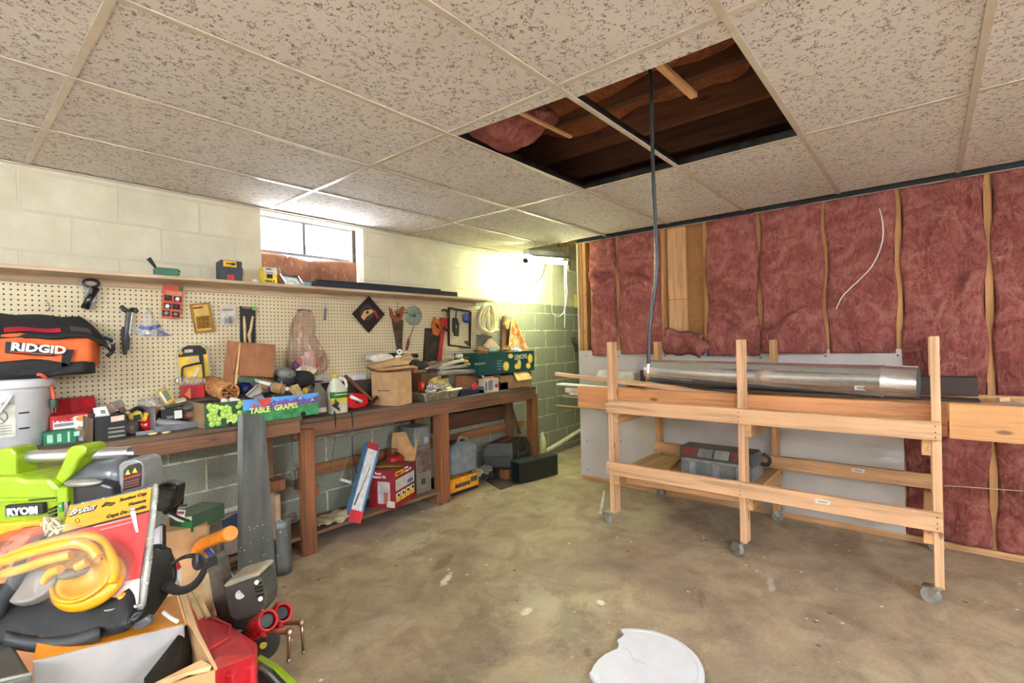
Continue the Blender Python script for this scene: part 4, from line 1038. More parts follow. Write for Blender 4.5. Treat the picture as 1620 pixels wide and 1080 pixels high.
sub('prohibition_ring', MB().tube([pail(a0-.24+.19*math.cos(k*PI/10), .155+.032*math.sin(k*PI/10), .1445) for k in range(20)], .0022, 6, closed=True).tube([pail(a0-.24-.14, .178, .1445), pail(a0-.24+.14, .132, .1445)], .0022, 6), mat((120, 118, 96), .6), lb)
n_ = (pail(a0-.24, .2)-V((bc.x, bc.y, TL+.2))).normalized(); uu = UZ.cross(n_)
text('WARNING', .022, pail(a0-.24, .205, .1445)-uu*.052+n_*.002, uu, UZ, mat((120, 118, 96), .6), t, name='warning_lettering')
mb = MB()
for k in range(4): mb.grid(lambda u, v, k=k: pail(a0-.55+.6*u, .075+.012*k+.005*v, .1442), 8, 1)
sub('small_print', mb, mat((150, 148, 130), .6), lb)
for k, z in enumerate((.09, .16, .23)):
    part('volume_mark', MB().grid(lambda u, v: pail(a0+.20+.26*u, z+.007*v, .1432), 4, 1), M_BLACK, t)
part('bail', MB().tube([pail(a0-.9+.12*k, .25-.10*math.sin(PI*k/8), .158) for k in range(9)], .005, 8), M_WHITE, t)
# orange-black tool bag
bx0, bx1 = A(-60, 545, Y=3.30).x, A(172, 545, Y=3.30).x
bz0 = TL+.316
t = thing('tool_bag', 'orange and black canvas tool bag resting on the white pail', 'bag', V((.25, 3.36, bz0)))
def bag(x0, x1, z0, z1, yf, m, nm, par, bev=.02, ripple=.006):
    mb = MB()
    def fn(u, v):
        # rounded box cross-section swept along X
        a = 2*PI*v; c, s = math.cos(a), math.sin(a); p = .45
        cy_, cz_ = (yf+3.484)/2, (z0+z1)/2
        e = min(1, (min(u, 1-u)*7))**.45 if min(u, 1-u) < 1/7 else 1
        yy = cy_+math.copysign(abs(c)**p, c)*(3.484-yf)/2*e; zz = cz_+math.copysign(abs(s)**p, s)*(z1-z0)/2*(.75+.25*e)
        return V((x0+(x1-x0)*u, min(3.486, yy+ripple*math.sin(9*u+3*a)+ripple*.6*math.sin(23*u+a)), zz+ripple*math.sin(7*u+2*a)))
    mb.grid(fn, 30, 28); return part(nm, mb, m, par)
zt = A(90, 512, Y=3.25).z
M_CANVAS = mat((222, 104, 48), .75, bmp=.35, bscale=90); M_BCANVAS = mat((34, 33, 35), .8, bmp=.35, bscale=160)
yF = 3.20
zo0, zo1 = A(90, 585, Y=yF).z, A(90, 530, Y=yF).z
bag(bx0, bx1-.03, zo0+.0, zo1+.02, yF, M_CANVAS, 'orange_body', t)
bag(bx0, bx1-.05, bz0, zo0+.055, yF-.012, M_BCANVAS, 'black_base', t)
# black top that slopes back, with red opening
def topfn(u, v):
    x = bx0+(bx1-.01-bx0)*u; e = min(1, (1-u)*6)**.5
    a = PI*v
    zf = zo1-.012; zk = A(90, 503, Y=3.40).z+.02*(1-u)
    y = yF-.006+(3.48-yF)*v; z = zf+(zk-zf)*math.sin(min(1, v*1.15)*PI/2)
    return V((x, y+.008*math.sin(8*u), zo0+.04+(z-zo0-.04)*(.35+.65*e)+.004*math.sin(19*u+5*v)))
part('black_top', MB().grid(topfn, 30, 12), M_BCANVAS, t, solid=.012)
part('red_lining', MB().grid(lambda u, v: topfn(.25+.38*u, .10+.10*v)+V((0, -.008, .008+.004*math.sin(PI*v))), 12, 4), mat((168, 24, 48), .6), t)
part('mesh_pocket', MB().grid(lambda u, v: topfn(.70+.16*u, .10+.14*v)+V((0, -.008, .008)), 6, 3), mat((92, 80, 74), .6), t)
p0, p1, p2, p3 = [A(x, y, Y=yF-.024) for x, y in ((9, 540), (86, 548), (87, 563), (8, 558))]
lg = part('logo_patch', MB().prism([p3, p2, p1, p0], (0, .012, 0)), mat((24, 22, 24), .5), t, .002)
sub('patch_line', MB().bar(p3.lerp(p2, .08)+V((0, -.001, .007)), p3.lerp(p2, .94)+V((0, -.001, .007)), .003, .002, (0, -1, 0)), mat((206, 66, 40), .5), lg)
tu = (p2-p3).normalized()
text('RIDGID', .050, p3+tu*.016+V((0, -.002, .014)), tu, UZ, mat((224, 222, 214), .4), t, name='logo_lettering', sx=1.13, bold=.0022)
mb = MB()
for pts in (((100, 553), (117, 553), (110, 578), (97, 580)), ((110, 577), (60, 592), (30, 594), (34, 586), (62, 584), (98, 573))):
    mb.prism([A(x, y, Y=yF-.02) for x, y in pts][::-1], (0, .014, 0))
part('strap', mb, M_BCANVAS, t)
e0 = V((bx1-.02, 3.30, zo1-.01))
part('end_loop', MB().tube(curve_pts([e0, e0+V((.03, -.01, -.02)), e0+V((.035, -.01, -.07)), e0+V((.01, 0, -.10))]), .009, 8), M_BLACK, t)
part('zip_pull', MB().tube(curve_pts([e0+V((0, -.02, .01)), e0+V((.035, -.03, -.01)), e0+V((.03, -.03, -.035)), e0+V((.0, -.02, -.02))]), .005, 6), M_STEEL, t)
# orange cord with green plug
cp = [A(x, y, Y=Y) for x, y, Y in ((58, 592, 3.17), (68, 594, 3.17), (78, 605, 3.2), (84, 622, 3.2), (85, 634, 3.2))]
t = thing('extension_cord', 'orange extension cord hanging beside the pail with a dark green plug', 'cord', cp[-1])
part('cable', MB().tube(curve_pts(cp), .0075, 8), mat((216, 84, 54), .5), t)
pl = part('plug', MB().cyl(cp[-1]+V((0, 0, .01)), cp[-1]+V((0, 0, -.035)), .017, 12), mat((42, 60, 46), .5), t, .003)
for s in (-.006, .006): sub('prong', MB().bx(cp[-1].x+s-.001, cp[-1].x+s+.001, cp[-1].y-.003, cp[-1].y+.003, cp[-1].z-.055, cp[-1].z-.034), M_STEEL, pl)
# red metal case
x0, x1, *_ = pbox(73, 152, 628, 657, 3.36, .1)
z0, z1 = TL+.075, A(120, 630, Y=3.36).z
t = thing('metal_case', 'battered red metal case behind the small cartons on the bench', 'case', V(((x0+x1)/2, 3.42, TL)))
part('body', MB().bx(x0, x1, 3.35, 3.484, TL, z0+.018), mat((160, 20, 26), .4), t, .006)
part('lid', MB().prism([(x0, 3.345, z0+.020), (x0, 3.40, z1), (x0, 3.486, z1), (x0, 3.486, z0+.020)], (x1+.004-x0, 0, 0)), mat((172, 24, 32), .35, var=.2), t, .006)
part('latch', MB().prism([((x0+x1)/2-.0, 3.338, z0+.0), ((x0+x1)/2, 3.392, z1-.002), ((x0+x1)/2, 3.40, z1-.002), ((x0+x1)/2, 3.346, z0)], (.03, 0, 0)), mat((190, 56, 56), .35, .4), t)
# hardware cartons
x0, x1, *_ = pbox(80, 144, 656, 690, 3.20, .1)
t = thing('carton', 'red and white hardware carton standing on the green one', 'box', V(((x0+x1)/2, 3.25, TL+.06)))
za, zb2 = TL+.064, A(110, 656, Y=3.20).z
part('box', MB().bx(x0, x1, 3.205, 3.33, za, zb2), mat((186, 28, 36), .5), t, .002)
part('printed_panel', MB().prism([(x0+.010, 3.2035, za), (x1-.012, 3.2035, za), (x1-.012, 3.2035, zb2-.008), (x1-.06, 3.2035, zb2-.010), (x1-.075, 3.2035, zb2-.022), (x0+.010, 3.2035, zb2-.022)], (0, .0012, 0)), mat((226, 218, 214), .5), t)
q = V((x1-.035, 3.2025, zb2-.024)); part('badge', MB().ell(q, (.02, .001, .012)), mat((220, 140, 40), .5), t)
text('ACE', .034, (x0+.014, 3.2022, za+.036), UX, UZ, mat((176, 24, 30), .5), t, sx=1.05, bold=.0022)
part('printed_line', MB().bx(x0+.10, x1-.04, 3.2025, 3.2034, za+.046, za+.049).bx(x0+.014, x0+.085, 3.2025, 3.2034, za+.012, za+.026), M_GREY, t)
x0, x1, *_ = pbox(70, 122, 682, 704, 3.13, .1)
z1 = TL+.062
t = thing('carton', 'green hardware carton with white lettering at the bench edge', 'box', V(((x0+x1)/2, 3.18, TL)))
part('box', MB().bx(x0, x1, 3.135, 3.26, TL, z1), mat((28, 112, 76), .5), t, .002)
part('printed_stripes', MB().bx(x0+.082, x0+.090, 3.1335, 3.1345, TL+.006, z1-.006).bx(x0+.01, x0+.03, 3.1335, 3.1345, TL+.012, z1-.012).bx(x0+.045, x0+.06, 3.1335, 3.1345, TL+.012, z1-.012).bx(x0+.105, x0+.125, 3.1335, 3.1345, TL+.03, z1-.01).bx(x0+.16, x0+.168, 3.1335, 3.1345, TL+.02, z1-.008), mat((170, 206, 186), .5), t)
x0, x1, *_ = pbox(123, 144, 686, 701, 3.15, .1)
solo('carton', 'small grey carton end beside the green carton', 'box', MB().bx(x0, x1+.01, 3.155, 3.24, TL, TL+.045), mat((176, 170, 166), .6), bevel=.002)
a, b = A(121, 676, Y=3.145), A(143, 692, Y=3.145)
solo('hinge', 'shiny steel hinge leaning on the small grey carton', 'hinge', MB().bar(a, V((b.x, b.y, TL+.012)), .028, .006, (0, -1, .2)).cyl(a, a+V((.01, .02, -.006)), .006, 8), mat((150, 128, 110), .3, .8))
c0 = A(143, 676, Y=3.18)
solo('tape_roll', 'white roll on edge wedged beside the black carton', 'tape', MB().lathe([(.035, -.012), (.048, -.012), (.048, .012), (.035, .012)], V((c0.x, 3.22, TL+.05)), rot(x=0, y=75), 24), M_WHITE)
# black carton with oddments
x0, x1, *_ = pbox(151, 202, 660, 700, 3.05, .1)
zc = A(175, 656, Y=3.06).z
t = thing('carton', 'open black carton full of putty knives near the bench edge', 'box', V(((x0+x1)/2, 3.13, TL)))
mb = MB().bx(x0, x1, 3.06, 3.064, TL, zc).bx(x0, x0+.004, 3.064, 3.22, TL, zc+.012).bx(x1-.004, x1, 3.064, 3.22, TL, zc).bx(x0, x1, 3.216, 3.22, TL, zc).bx(x0, x1, 3.06, 3.22, TL, TL+.004)
part('box', mb, mat((24, 23, 24), .5), t)
part('flap', MB().prism([(x0-.014, 3.05, TL+.002), (x0-.03, 3.16, TL+.002), (x0-.026, 3.16, zc-.0), (x0-.01, 3.05, zc-.01)], (.004, 0, 0)), M_OLDER['z'], t)
pl = part('white_label', MB().prism([(x0+.002, 3.058, zc-.004), (x0+.058, 3.058, zc-.002), (x0+.052, 3.10, zc+.04), (x0+.002, 3.10, zc+.036)], (0, .002, .001)), M_WHITE, t)
sub('barcode', MB().prism([(x0+.026, 3.0655, zc+.010), (x0+.044, 3.0655, zc+.011), (x0+.043, 3.079, zc+.026), (x0+.026, 3.079, zc+.025)], (0, -.001, -.001)), M_GREY, pl)
part('price_sticker', MB().prism([(x0+.062, 3.0585, zc-.036), (x0+.115, 3.0585, zc-.032), (x0+.115, 3.0585, zc-.006), (x0+.062, 3.0585, zc-.010)], (0, .001, 0)), mat((226, 196, 172), .6), t)
part('printed_lines', MB().bx(x0+.05, x0+.115, 3.0585, 3.0598, TL+.052, TL+.060).bx(x0+.05, x0+.115, 3.0585, 3.0598, TL+.032, TL+.042).bx(x0+.05, x0+.115, 3.0585, 3.0598, TL+.010, TL+.020), mat((130, 126, 120), .6), t)
for (px, py, qx, qy, w, c, lbl) in ((168, 640, 186, 662, .035, (150, 130, 112), 'putty knife with a pale blade sticking out of the black carton'), (184, 634, 196, 652, .045, (140, 128, 116), 'grey scraper blade sticking up behind the black carton'), (172, 652, 196, 664, .030, (206, 84, 60), 'scraper with a coral handle lying in the black carton')):
    a, b = A(px, py, Y=3.17), A(qx, qy, Y=3.14)
    t = thing('scraper', lbl, 'scraper', b)
    d = (b-a); part('blade', MB().bar(a, a+d*.6, w, .003, (.1, -1, .4)), mat(c, .4, .3), t)
    part('handle', MB().bar(a+d*.6, b, w*.6, .014, (.1, -1, .4)), mat((96, 60, 44), .6), t, .003)
# tape measure, wheel, pliers, red funnel
q = A(213, 667, Y=3.20)
t = thing('tape_measure', 'yellow and black tape measure beside the black carton', 'tape measure', V((q.x, 3.2, TL)))
part('case', MB().box((q.x-.005, 3.17, TL+.085), (.06, .045, .05), rot(y=-12)), mat((214, 186, 50), .45), t, .006)
part('side', MB().box((q.x-.0, 3.146, TL+.085), (.03, .006, .03), rot(y=-12)), M_BLACK, t)
part('blade_clip', MB().box((q.x+.036, 3.17, TL+.08), (.02, .03, .05), rot(y=18)), mat((226, 190, 40), .4), t, .003)
q = A(208, 683, Y=3.12)
t = thing('caster_wheel', 'clear caster wheel lying on the bench edge', 'wheel', V((q.x, 3.12, TL)))
part('wheel', MB().lathe([(.012, -.012), (.034, -.014), (.038, -.008), (.038, .008), (.034, .014), (.012, .012)], V((q.x, 3.125, TL+.042)), rot(x=80, z=30), 24), mat((96, 92, 96), .25), t)
part('hub', MB().cyl((q.x-.006, 3.105, TL+.042), (q.x+.006, 3.135, TL+.042), .013, 12), mat((150, 104, 60), .4, .3), t)
t = thing('pliers', 'black and yellow handled pliers lying above the tape measure', 'pliers', A(215, 652, Y=3.25))
a = A(206, 651, Y=3.25); b = A(228, 652, Y=3.25)
part('handle', MB().tube(curve_pts([a, (a+b)/2+V((0, -.01, .022)), b]), .010, 8), M_BLACK, t); part('handle', MB().tube(curve_pts([a+V((.01, -.02, -.02)), (a+b)/2+V((0, -.03, -.02)), b+V((0, -.01, -.012))]), .009, 8), mat((198, 168, 40), .5), t)
part('jaws', MB().prism([b, b+V((.05, .02, .004)), b+V((.05, .02, -.012)), b+V((0, 0, -.018))], (0, .012, 0)), M_DARKSTEEL, t)
q = A(232, 671, Y=3.15)
solo('reflector', 'red round lens lying in the grey parts bin end', 'lens', MB().lathe([(.04, -.012), (.045, -.006), (.045, .006), (.03, .014), (.0, .018)], V((q.x+.01, 3.17, TL+.05)), rot(x=70, z=10), 24), mat((190, 16, 20), .2))
# grey parts bin
b0_, b1_ = A(226, 690, Y=3.10).x, A(322, 678, Y=3.12).x
t = thing('parts_bin', 'grey open plastic bin of mixed parts beside the grape carton', 'bin', V(((b0_+b1_)/2, 3.2, TL)))
mb = MB().bx(b0_+.05, b1_, 3.08, 3.085, TL, TL+.035).bx(b0_+.045, b0_+.052, 3.08, 3.36, TL, TL+.13).bx(b1_-.006, b1_, 3.08, 3.36, TL, TL+.05).bx(b0_+.05, b1_, 3.355, 3.36, TL, TL+.08).bx(b0_+.05, b1_, 3.08, 3.36, TL, TL+.004)
part('bin', mb, mat((110, 110, 114), .5), t, .001)
part('front_lip', MB().bx(b0_-.03, b0_+.05, 3.09, 3.10, TL, TL+.018), mat((120, 128, 136), .5), t)
q0, q1, q2 = A(256, 669, Y=3.13), A(285, 672, Y=3.12), A(316, 677, Y=3.10)
t = thing('pipe_elbow', 'bent grey plastic pipe lying in the parts bin', 'pipe', q2)
mb = MB().tube(curve_pts([q0+V((-.02, .01, .01)), q0, q1, q2]), .021, 14, caps=False); part('pipe', mb, mat((142, 142, 142), .4), t, solid=.004)
part('collar', MB().tube([q2-(q2-q1).normalized()*.012, q2], .026, 14, caps=False), mat((150, 150, 150), .4), t, solid=.004)
q = A(273, 655, Y=3.18)
t = thing('tape_box', 'small black package with a white square label on the bin', 'package', q-V((0, 0, .03)))
x0, x1, *_ = pbox(255, 290, 648, 662, 3.16, .05)
part('package', MB().bx(x0, x1, 3.16, 3.21, q.z-.028, q.z+.028), M_BLACK, t, .003)
part('label', MB().bx(x1-.042, x1-.006, 3.158, 3.1598, q.z-.024, q.z+.02), M_WHITE, t); part('barcode', MB().bx(x0+.024, x0+.055, 3.158, 3.1598, q.z-.022, q.z-.005), M_GREY, t)
a, b = A(296, 655, Y=3.20), A(318, 650, Y=3.20)
solo('leather_glove', 'crumpled brown leather piece lying over the parts bin', 'leather', MB().ell((a+b)/2, (.055, .04, .028), rot(y=-12, z=20), p=.8).ell((a+b)/2+V((-.04, 0, -.01)), (.04, .03, .022)), mat((122, 80, 62), .8, var=.25, bmp=.5, bscale=50))
a = [A(x, y, Y=3.24) for x, y in ((262, 645), (285, 640), (310, 634), (335, 631), (352, 634))]
solo('rubber_strap', 'dark rubber strap arching over the parts bin', 'strap', MB().tube(curve_pts(a), [.010+.004*math.sin(k*.1) for k in range(33)], 8), mat((62, 58, 56), .6))
# sandpaper pack, clear bag, red box, orange triangle
a, b, c, d = [A(x, y, Y=3.34) for x, y in ((249, 620), (262, 612), (279, 633), (264, 641))]
t = thing('sandpaper_pack', 'yellow pack of sandpaper tilted on the heap near the pegboard', 'package', d)
part('pack', MB().prism([a, b, c, d], (0, .02, 0)), mat((214, 166, 52), .5), t, .002)
part('label', MB().prism([a.lerp(c, .12), b.lerp(d, .12), c.lerp(a, .22), d.lerp(b, .22)], (0, -.0015, 0)), mat((110, 122, 92), .5), t)
part('white_stripe', MB().prism([a.lerp(c, .10), a.lerp(b, .25).lerp(c, .08), d.lerp(c, .25).lerp(a, .12), d.lerp(a, .12)], (0, -.003, 0)), M_WHITE, t)
solo('plastic_bag', 'small clear bag with a grey end standing by the pegboard', 'bag', MB().ell(V((A(236, 630, Y=3.42).x, 3.42, TL+.082)), (.06, .03, .082), p=.6), clear((214, 206, 196), .5))
x0, x1, *_ = pbox(292, 324, 610, 627, 3.34, .08)
z0, z1 = A(308, 627, Y=3.34).z, A(308, 609, Y=3.34).z
solo('carton', 'small plain red box sitting on the heap below the hacksaw card', 'box', MB().bx(x0, x1, 3.34, 3.43, z0-.01, z1), mat((178, 18, 26), .4), bevel=.003)
solo('plastic_wrap', 'crumpled clear wrap lying on the small red box', 'wrap', MB().ell(A(303, 603, Y=3.39), (.09, .05, .03), rot(y=8), p=.8), clear((206, 196, 186), .45))
solo('wood_wedge', 'small orange wooden wedge beside the small red box', 'wedge', MB().prism([A(x, y, Y=3.30) for x, y in ((294, 625), (301, 613), (302, 631))], (0, .025, 0)), mat((206, 120, 70), .7))
rnd = random.Random(5)
scr_c = [(112, 88, 66), (176, 158, 130), (88, 84, 80), (196, 180, 150), (140, 96, 70)]
for k, (px, py) in enumerate(((330, 640), (345, 645), (300, 642), (286, 634), (241, 650), (252, 665), (236, 657), (318, 645))):
    p = A(px, py, Y=3.30-.06*(k % 3))
    solo('scrap_piece', ['rough brown scrap below the bamboo roll', 'pale crumpled scrap left of the grape carton end', 'grey scrap just under the rubber strap', 'beige scrap behind the black package', 'small dull scrap near the pliers jaws', 'brown scrap at the upper rim of the parts bin', 'greyish scrap leaning in the bin corner', 'beige scrap touching the leather piece'][k], 'scrap',
         MB().ell(p, (rnd.uniform(.025, .045), .03, rnd.uniform(.012, .02)), rot(rnd.uniform(-20, 20), rnd.uniform(-30, 30), rnd.uniform(0, 90)), 10, 8, p=.6), mat(scr_c[k % 5], .8, var=.25, bmp=.4))
for px, py, l in ((242, 686, 'pale wood chip lying flat on the bench edge'), (263, 684, 'smaller yellowish chip on the bench edge')):
    p = A(px, py, Z=TL+.006); p.y = max(p.y, 3.02)
    solo('wood_chip', l, 'chip', MB().ell((p.x, p.y, TL+.007), (.022, .014, .006), rotz(.3), 10, 6, p=.7), mat((214, 196, 130), .7))
# hacksaw blister
t = thing('hacksaw_card', 'yellow and black blister card of a mini hacksaw leaning on the pegboard', 'blister card', A(308, 608, Y=3.44))
part('card', card([(289, 549), (297, 545), (317, 545), (327, 552), (334, 606), (286, 606), (281, 563)], 3.455, .004), mat((226, 186, 60), .5), t)
part('header', card([(289, 550), (297, 546), (317, 546), (326, 553), (327, 560), (283, 565), (282, 562)], 3.4535, .001), mat((30, 28, 28), .4), t)
part('emblem', card([(282, 558), (286, 554), (290, 558), (286, 562)], 3.452, .001), mat((226, 176, 50), .5), t)
part('title', card([(292, 553), (305, 552), (305, 557), (292, 558)], 3.452, .001), mat((206, 200, 180), .5), t)
part('photo_panel', card([(297, 567), (314, 565), (315, 570), (297, 572)], 3.4535, .001), mat((196, 186, 150), .5), t)
hw = part('hacksaw', MB().tube(curve_pts([A(x, y, Y=3.446) for x, y in ((288, 604), (288, 588), (289, 582), (294, 579), (318, 574), (321, 580), (323, 604))], 5), .006, 8), M_BLACK, t)
sub('grip', MB().prism([A(x, y, Y=3.442) for x, y in ((315, 560), (321, 560), (322, 572), (318, 574), (316, 568))], (0, .012, 0)), M_BLACK, hw)
sub('blade', MB().prism([A(x, y, Y=3.444) for x, y in ((313, 581), (316, 583), (308, 597), (305, 595))], (0, .003, 0)), M_WHITE, hw)
part('clear_cover', card([(283, 548), (296, 542), (318, 542), (330, 549), (337, 606), (283, 606), (278, 562)], 3.459, .002), clear((226, 226, 226), .3), t)
# bamboo roll
a, b = A(331, 608, Y=3.42), A(364, 621, Y=3.16)
t = thing('bamboo_mat', 'rolled-up bamboo mat lying on the bench behind the grape carton', 'mat', V(((a.x+b.x)/2, 3.29, min(a.z, b.z)-.05)))
R_ = .050
mb = MB(); d = (b-a); N = 26; u0 = d.normalized().cross(UZ).normalized(); w0 = u0.cross(d.normalized())
for k in range(N):
    an = 2*PI*k/N; o = u0*math.cos(an)*R_+w0*math.sin(an)*R_
    mb.cyl(a+o, b+o*(1+.03*(k % 2)), .0068, 6)
part('slats', mb, mat((186, 128, 76), .6, var=.18, scale=40), t)
mb = MB(); rr = .042
for k in range(34):
    an = .9*k; r = .014+.0009*k; o = u0*math.cos(an)*r+w0*math.sin(an)*r
    mb.cyl(a+d*.1+o, b+d.normalized()*(.004*(k % 3))+o, .0042, 6)
part('inner_turns', mb, mat((168, 108, 64), .6, var=.25, scale=60), t)
for f in (.25, .55, .85): part('binding_cord', MB().tube([a+d*f+(u0*math.cos(.2618*k)+w0*math.sin(.2618*k))*(R_+.0075) for k in range(24)], .0018, 5, closed=True), mat((150, 100, 60), .8), t)
# tilted cardboard carton
cz = A(400, 607, Y=3.20)
fr_ = [A(x, y, Y=3.22) for x, y in ((381, 541), (436, 545), (432, 597), (378, 594))]
sd_ = [A(362, 538, Y=3.36), A(352, 600, Y=3.36)]
t = thing('carton', 'brown cardboard carton tipped upright with its top flap ajar', 'box', V((fr_[3].x+.05, 3.3, fr_[3].z)))
off = V((-.0, .17, .015))
mb = MB().prism(fr_, (.04, .20, .006)); part('box', mb, M_CARD2, t, .002)
part('flap', MB().prism([A(360, 538, Y=3.30), A(378, 541, Y=3.23), A(370, 590, Y=3.23), A(370, 608, Y=3.235), A(352, 600, Y=3.31)], (.004, .01, 0)), M_CARD2, t)
part('flap_edge', MB().prism([A(379, 541, Y=3.222), A(381, 541, Y=3.222), A(375, 607, Y=3.222), A(371, 607, Y=3.225)], (.0, .01, 0)), mat((206, 160, 108), .8), t)
part('lower_flap', MB().prism([A(378, 596, Y=3.23), A(416, 598, Y=3.23), A(424, 606, Y=3.19), A(377, 604, Y=3.19)], (0, .006, -.002)), mat((84, 116, 100), .6), t)
part('tape_strip', card([(406, 543), (408, 543), (405, 597), (403, 597)], 3.2185, .001), mat((158, 108, 72), .5), t)

# ================================================================== GRAPE CARTON AND ITS HEAP
gY = 2.975
g = [A(323, 640, Y=gY), A(377, 640, Y=gY), A(503, 629, Y=gY), A(503, 662, Y=gY), A(323, 680, Y=gY)]
zb0 = TL+.002; gx0, gx1 = g[0].x, g[2].x; gzt = zb0+.135
t = thing('fruit_carton', 'open fruit carton printed with green grapes and mountains, heaped with tools', 'box', V(((gx0+gx1)/2, 3.15, zb0)))
mb = MB().bx(gx0, gx1, gY, gY+.006, zb0, gzt).bx(gx0, gx0+.006, gY, 3.36, zb0, gzt).bx(gx1-.006, gx1, gY, 3.36, zb0, gzt-.015).bx(gx0, gx1, 3.354, 3.36, zb0, gzt).bx(gx0, gx1, gY, 3.36, zb0, zb0+.005)
part('box', mb, mat((150, 120, 84), .8), t)
F = gY-.0015
def rect(x0, x1, z0, z1, y, tk=.0012): return MB().bx(x0, x1, y, y+tk, z0, z1)
xm = gx0+(gx1-gx0)*.30
part('printed_field', rect(xm, gx1, zb0, zb0+.075, F), mat((52, 128, 74), .5, var=.25, scale=22), t)
part('printed_sky', rect(xm, gx1, zb0+.075, gzt, F), mat((84, 144, 206), .5, var=.12, scale=9), t)
part('printed_shadow', rect(gx0, xm, zb0, gzt, F), mat((28, 74, 40), .5), t)
mb = MB(); xs = [xm+.10+(gx1-xm-.10)*k/9 for k in range(10)]
hz = [.005, .02, .035, .018, .01, .034, .046, .02, .028, .042]
mb.prism([(x, F-.001, zb0+.074) for x in (xs[0], xs[-1])]+[(x, F-.001, zb0+.078+h) for x, h in zip(xs[::-1], hz[::-1])], (0, .001, 0))
part('printed_mountains', mb, mat((98, 74, 136), .5, var=.25, scale=40), t)
mb = MB()
for k in (2, 6, 8): mb.prism([(xs[k], F-.0022, zb0+.078+hz[k]-.002), (xs[k]-.014, F-.0022, zb0+.078+hz[k]-.02), (xs[k]+.004, F-.0022, zb0+.078+hz[k]-.015), (xs[k]+.016, F-.0022, zb0+.078+hz[k]-.024)], (0, .001, 0))
part('printed_snow', mb, mat((206, 206, 226), .5), t)
rnd = random.Random(11); mb = [MB(), MB(), MB()]
def disc(mb, x, z, y, r, n=14): mb.prism([(x+r*math.cos(2*PI*k/n), y, z+r*math.sin(2*PI*k/n)) for k in range(n)], (0, .0008, 0))
for k in range(46):
    x = rnd.uniform(gx0+.018, xm-.012); z = rnd.uniform(zb0+.016, gzt-.014); r = rnd.uniform(.011, .017)
    disc(mb[k % 2], x, z, F-.0008-.00006*k, r); disc(mb[2], x-.004, z+.004, F-.0009-.00006*k, r*.35, 8)
part('printed_grapes', mb[0], mat((146, 186, 66), .45), t); part('printed_grapes', mb[1], mat((174, 208, 92), .45), t); part('printed_highlights', mb[2], mat((214, 232, 150), .4), t)
mb = MB(); m2 = MB()
for k in range(26): disc(mb, rnd.uniform(xm+.06, xm+.15), rnd.uniform(gzt-.045, gzt-.006), F-.0008-.00005*k, rnd.uniform(.006, .010), 9)
for k in range(30): disc(m2, rnd.uniform(xm+.15, xm+.27), rnd.uniform(gzt-.060, gzt-.025), F-.0008-.00005*k, rnd.uniform(.006, .010), 9)
part('printed_red_grapes', mb, mat((206, 62, 40), .5), t); part('printed_purple_grapes', m2, mat((120, 92, 170), .5), t)
text('TABLE', .044, (xm+.035, F-.004, zb0+.052), V((1, 0, .02)), UZ, mat((240, 224, 120), .4), t, sx=.92, bold=.0012)
text('GRAPES', .044, (xm+.175, F-.004, zb0+.055), V((1, 0, .02)), UZ, mat((240, 224, 120), .4), t, sx=.92, bold=.0012)
mb = MB()
mb.cyl((gx1-.10, F-.003, zb0+.012), (gx1-.10, F, zb0+.012), .016, 14); part('hand_hole', mb, mat((20, 18, 16), .8), t)
mb = MB().cyl((gx0+.125, F-.004, zb0+.012), (gx0+.125, F, zb0+.012), .012, 14); part('hand_hole', mb, mat((20, 18, 16), .8), t)
zc = gzt
q = A(388, 616, Y=3.24)
t = thing('spray_can', 'dark blue can lying behind the bamboo roll', 'can', q-V((0, 0, .04)))
part('can', MB().tube([q+V((-.02, .05, .02)), q+V((.0, -.02, .0)), q+V((.008, -.05, -.01))], [.042, .042, .030], 18), mat((26, 34, 84), .25), t)
part('cap', MB().tube([q+V((.008, -.05, -.01)), q+V((.012, -.075, -.015))], [.024, .020], 14), M_BLACK, t)
# notched trowel
t = thing('plaster_trowel', 'pale grey plastic spreader propped in the grape carton', 'spreader', A(412, 638, Y=3.08))
o = [A(x, y, Y=3.06) for x, y in ((389, 624), (407, 608), (413, 607), (414, 616), (413, 622), (421, 631), (418, 637), (405, 635), (402, 630), (393, 628))]
part('plate', MB().prism(o, (0, .008, 0)), mat((164, 158, 146), .5), t, .002)
part('rib', MB().bar(A(391, 625, Y=3.056), A(409, 609, Y=3.056), .006, .006, (0, -1, 0)).bar(A(400, 628, Y=3.056), A(414, 622, Y=3.056), .006, .006, (0, -1, 0)), mat((110, 106, 100), .5), t)
a, b = A(414, 607, Y=3.20), A(448, 616, Y=3.08)
t = thing('paper_roll', 'brown paper roll with a blue band sticking out over the grape carton', 'paper roll', b-V((0, 0, .03)))
part('roll', MB().tube([a, b], .030, 20, caps=False), mat((168, 128, 84), .8), t, solid=.006)
part('band', MB().tube([a.lerp(b, .42), a.lerp(b, .55)], .0325, 20, caps=False), mat((66, 96, 176), .5), t, solid=.001)
solo('paper_sheet', 'white paper sheet lying on top of the brown paper roll', 'paper', MB().prism([A(x, y, Y=3.12) for x, y in ((409, 600), (413, 602), (442, 608), (441, 610), (425, 610), (411, 606))], (0, .06, .004)), M_PAPER)
q = A(454, 615, Y=3.10)
solo('white_cap', 'small white plug with a wire at the end of the brown paper roll', 'plug', MB().ell(q, (.014, .012, .012), nu=10, nv=8).tube([q, q+V((-.03, .0, .02)), q+V((-.035, .0, .05))], .003, 6), M_WHITE)
a, b = A(464, 610, Y=3.10), A(479, 636, Y=3.04)
solo('wood_block', 'pale offcut of wood tilted down over the right of the grape carton', 'wood block', MB().bar(a, b, .052, .03, (.2, -1, .1)), wood((190, 162, 110), 'z', knots=False), bevel=.002)
q = A(483, 618, Y=3.16)
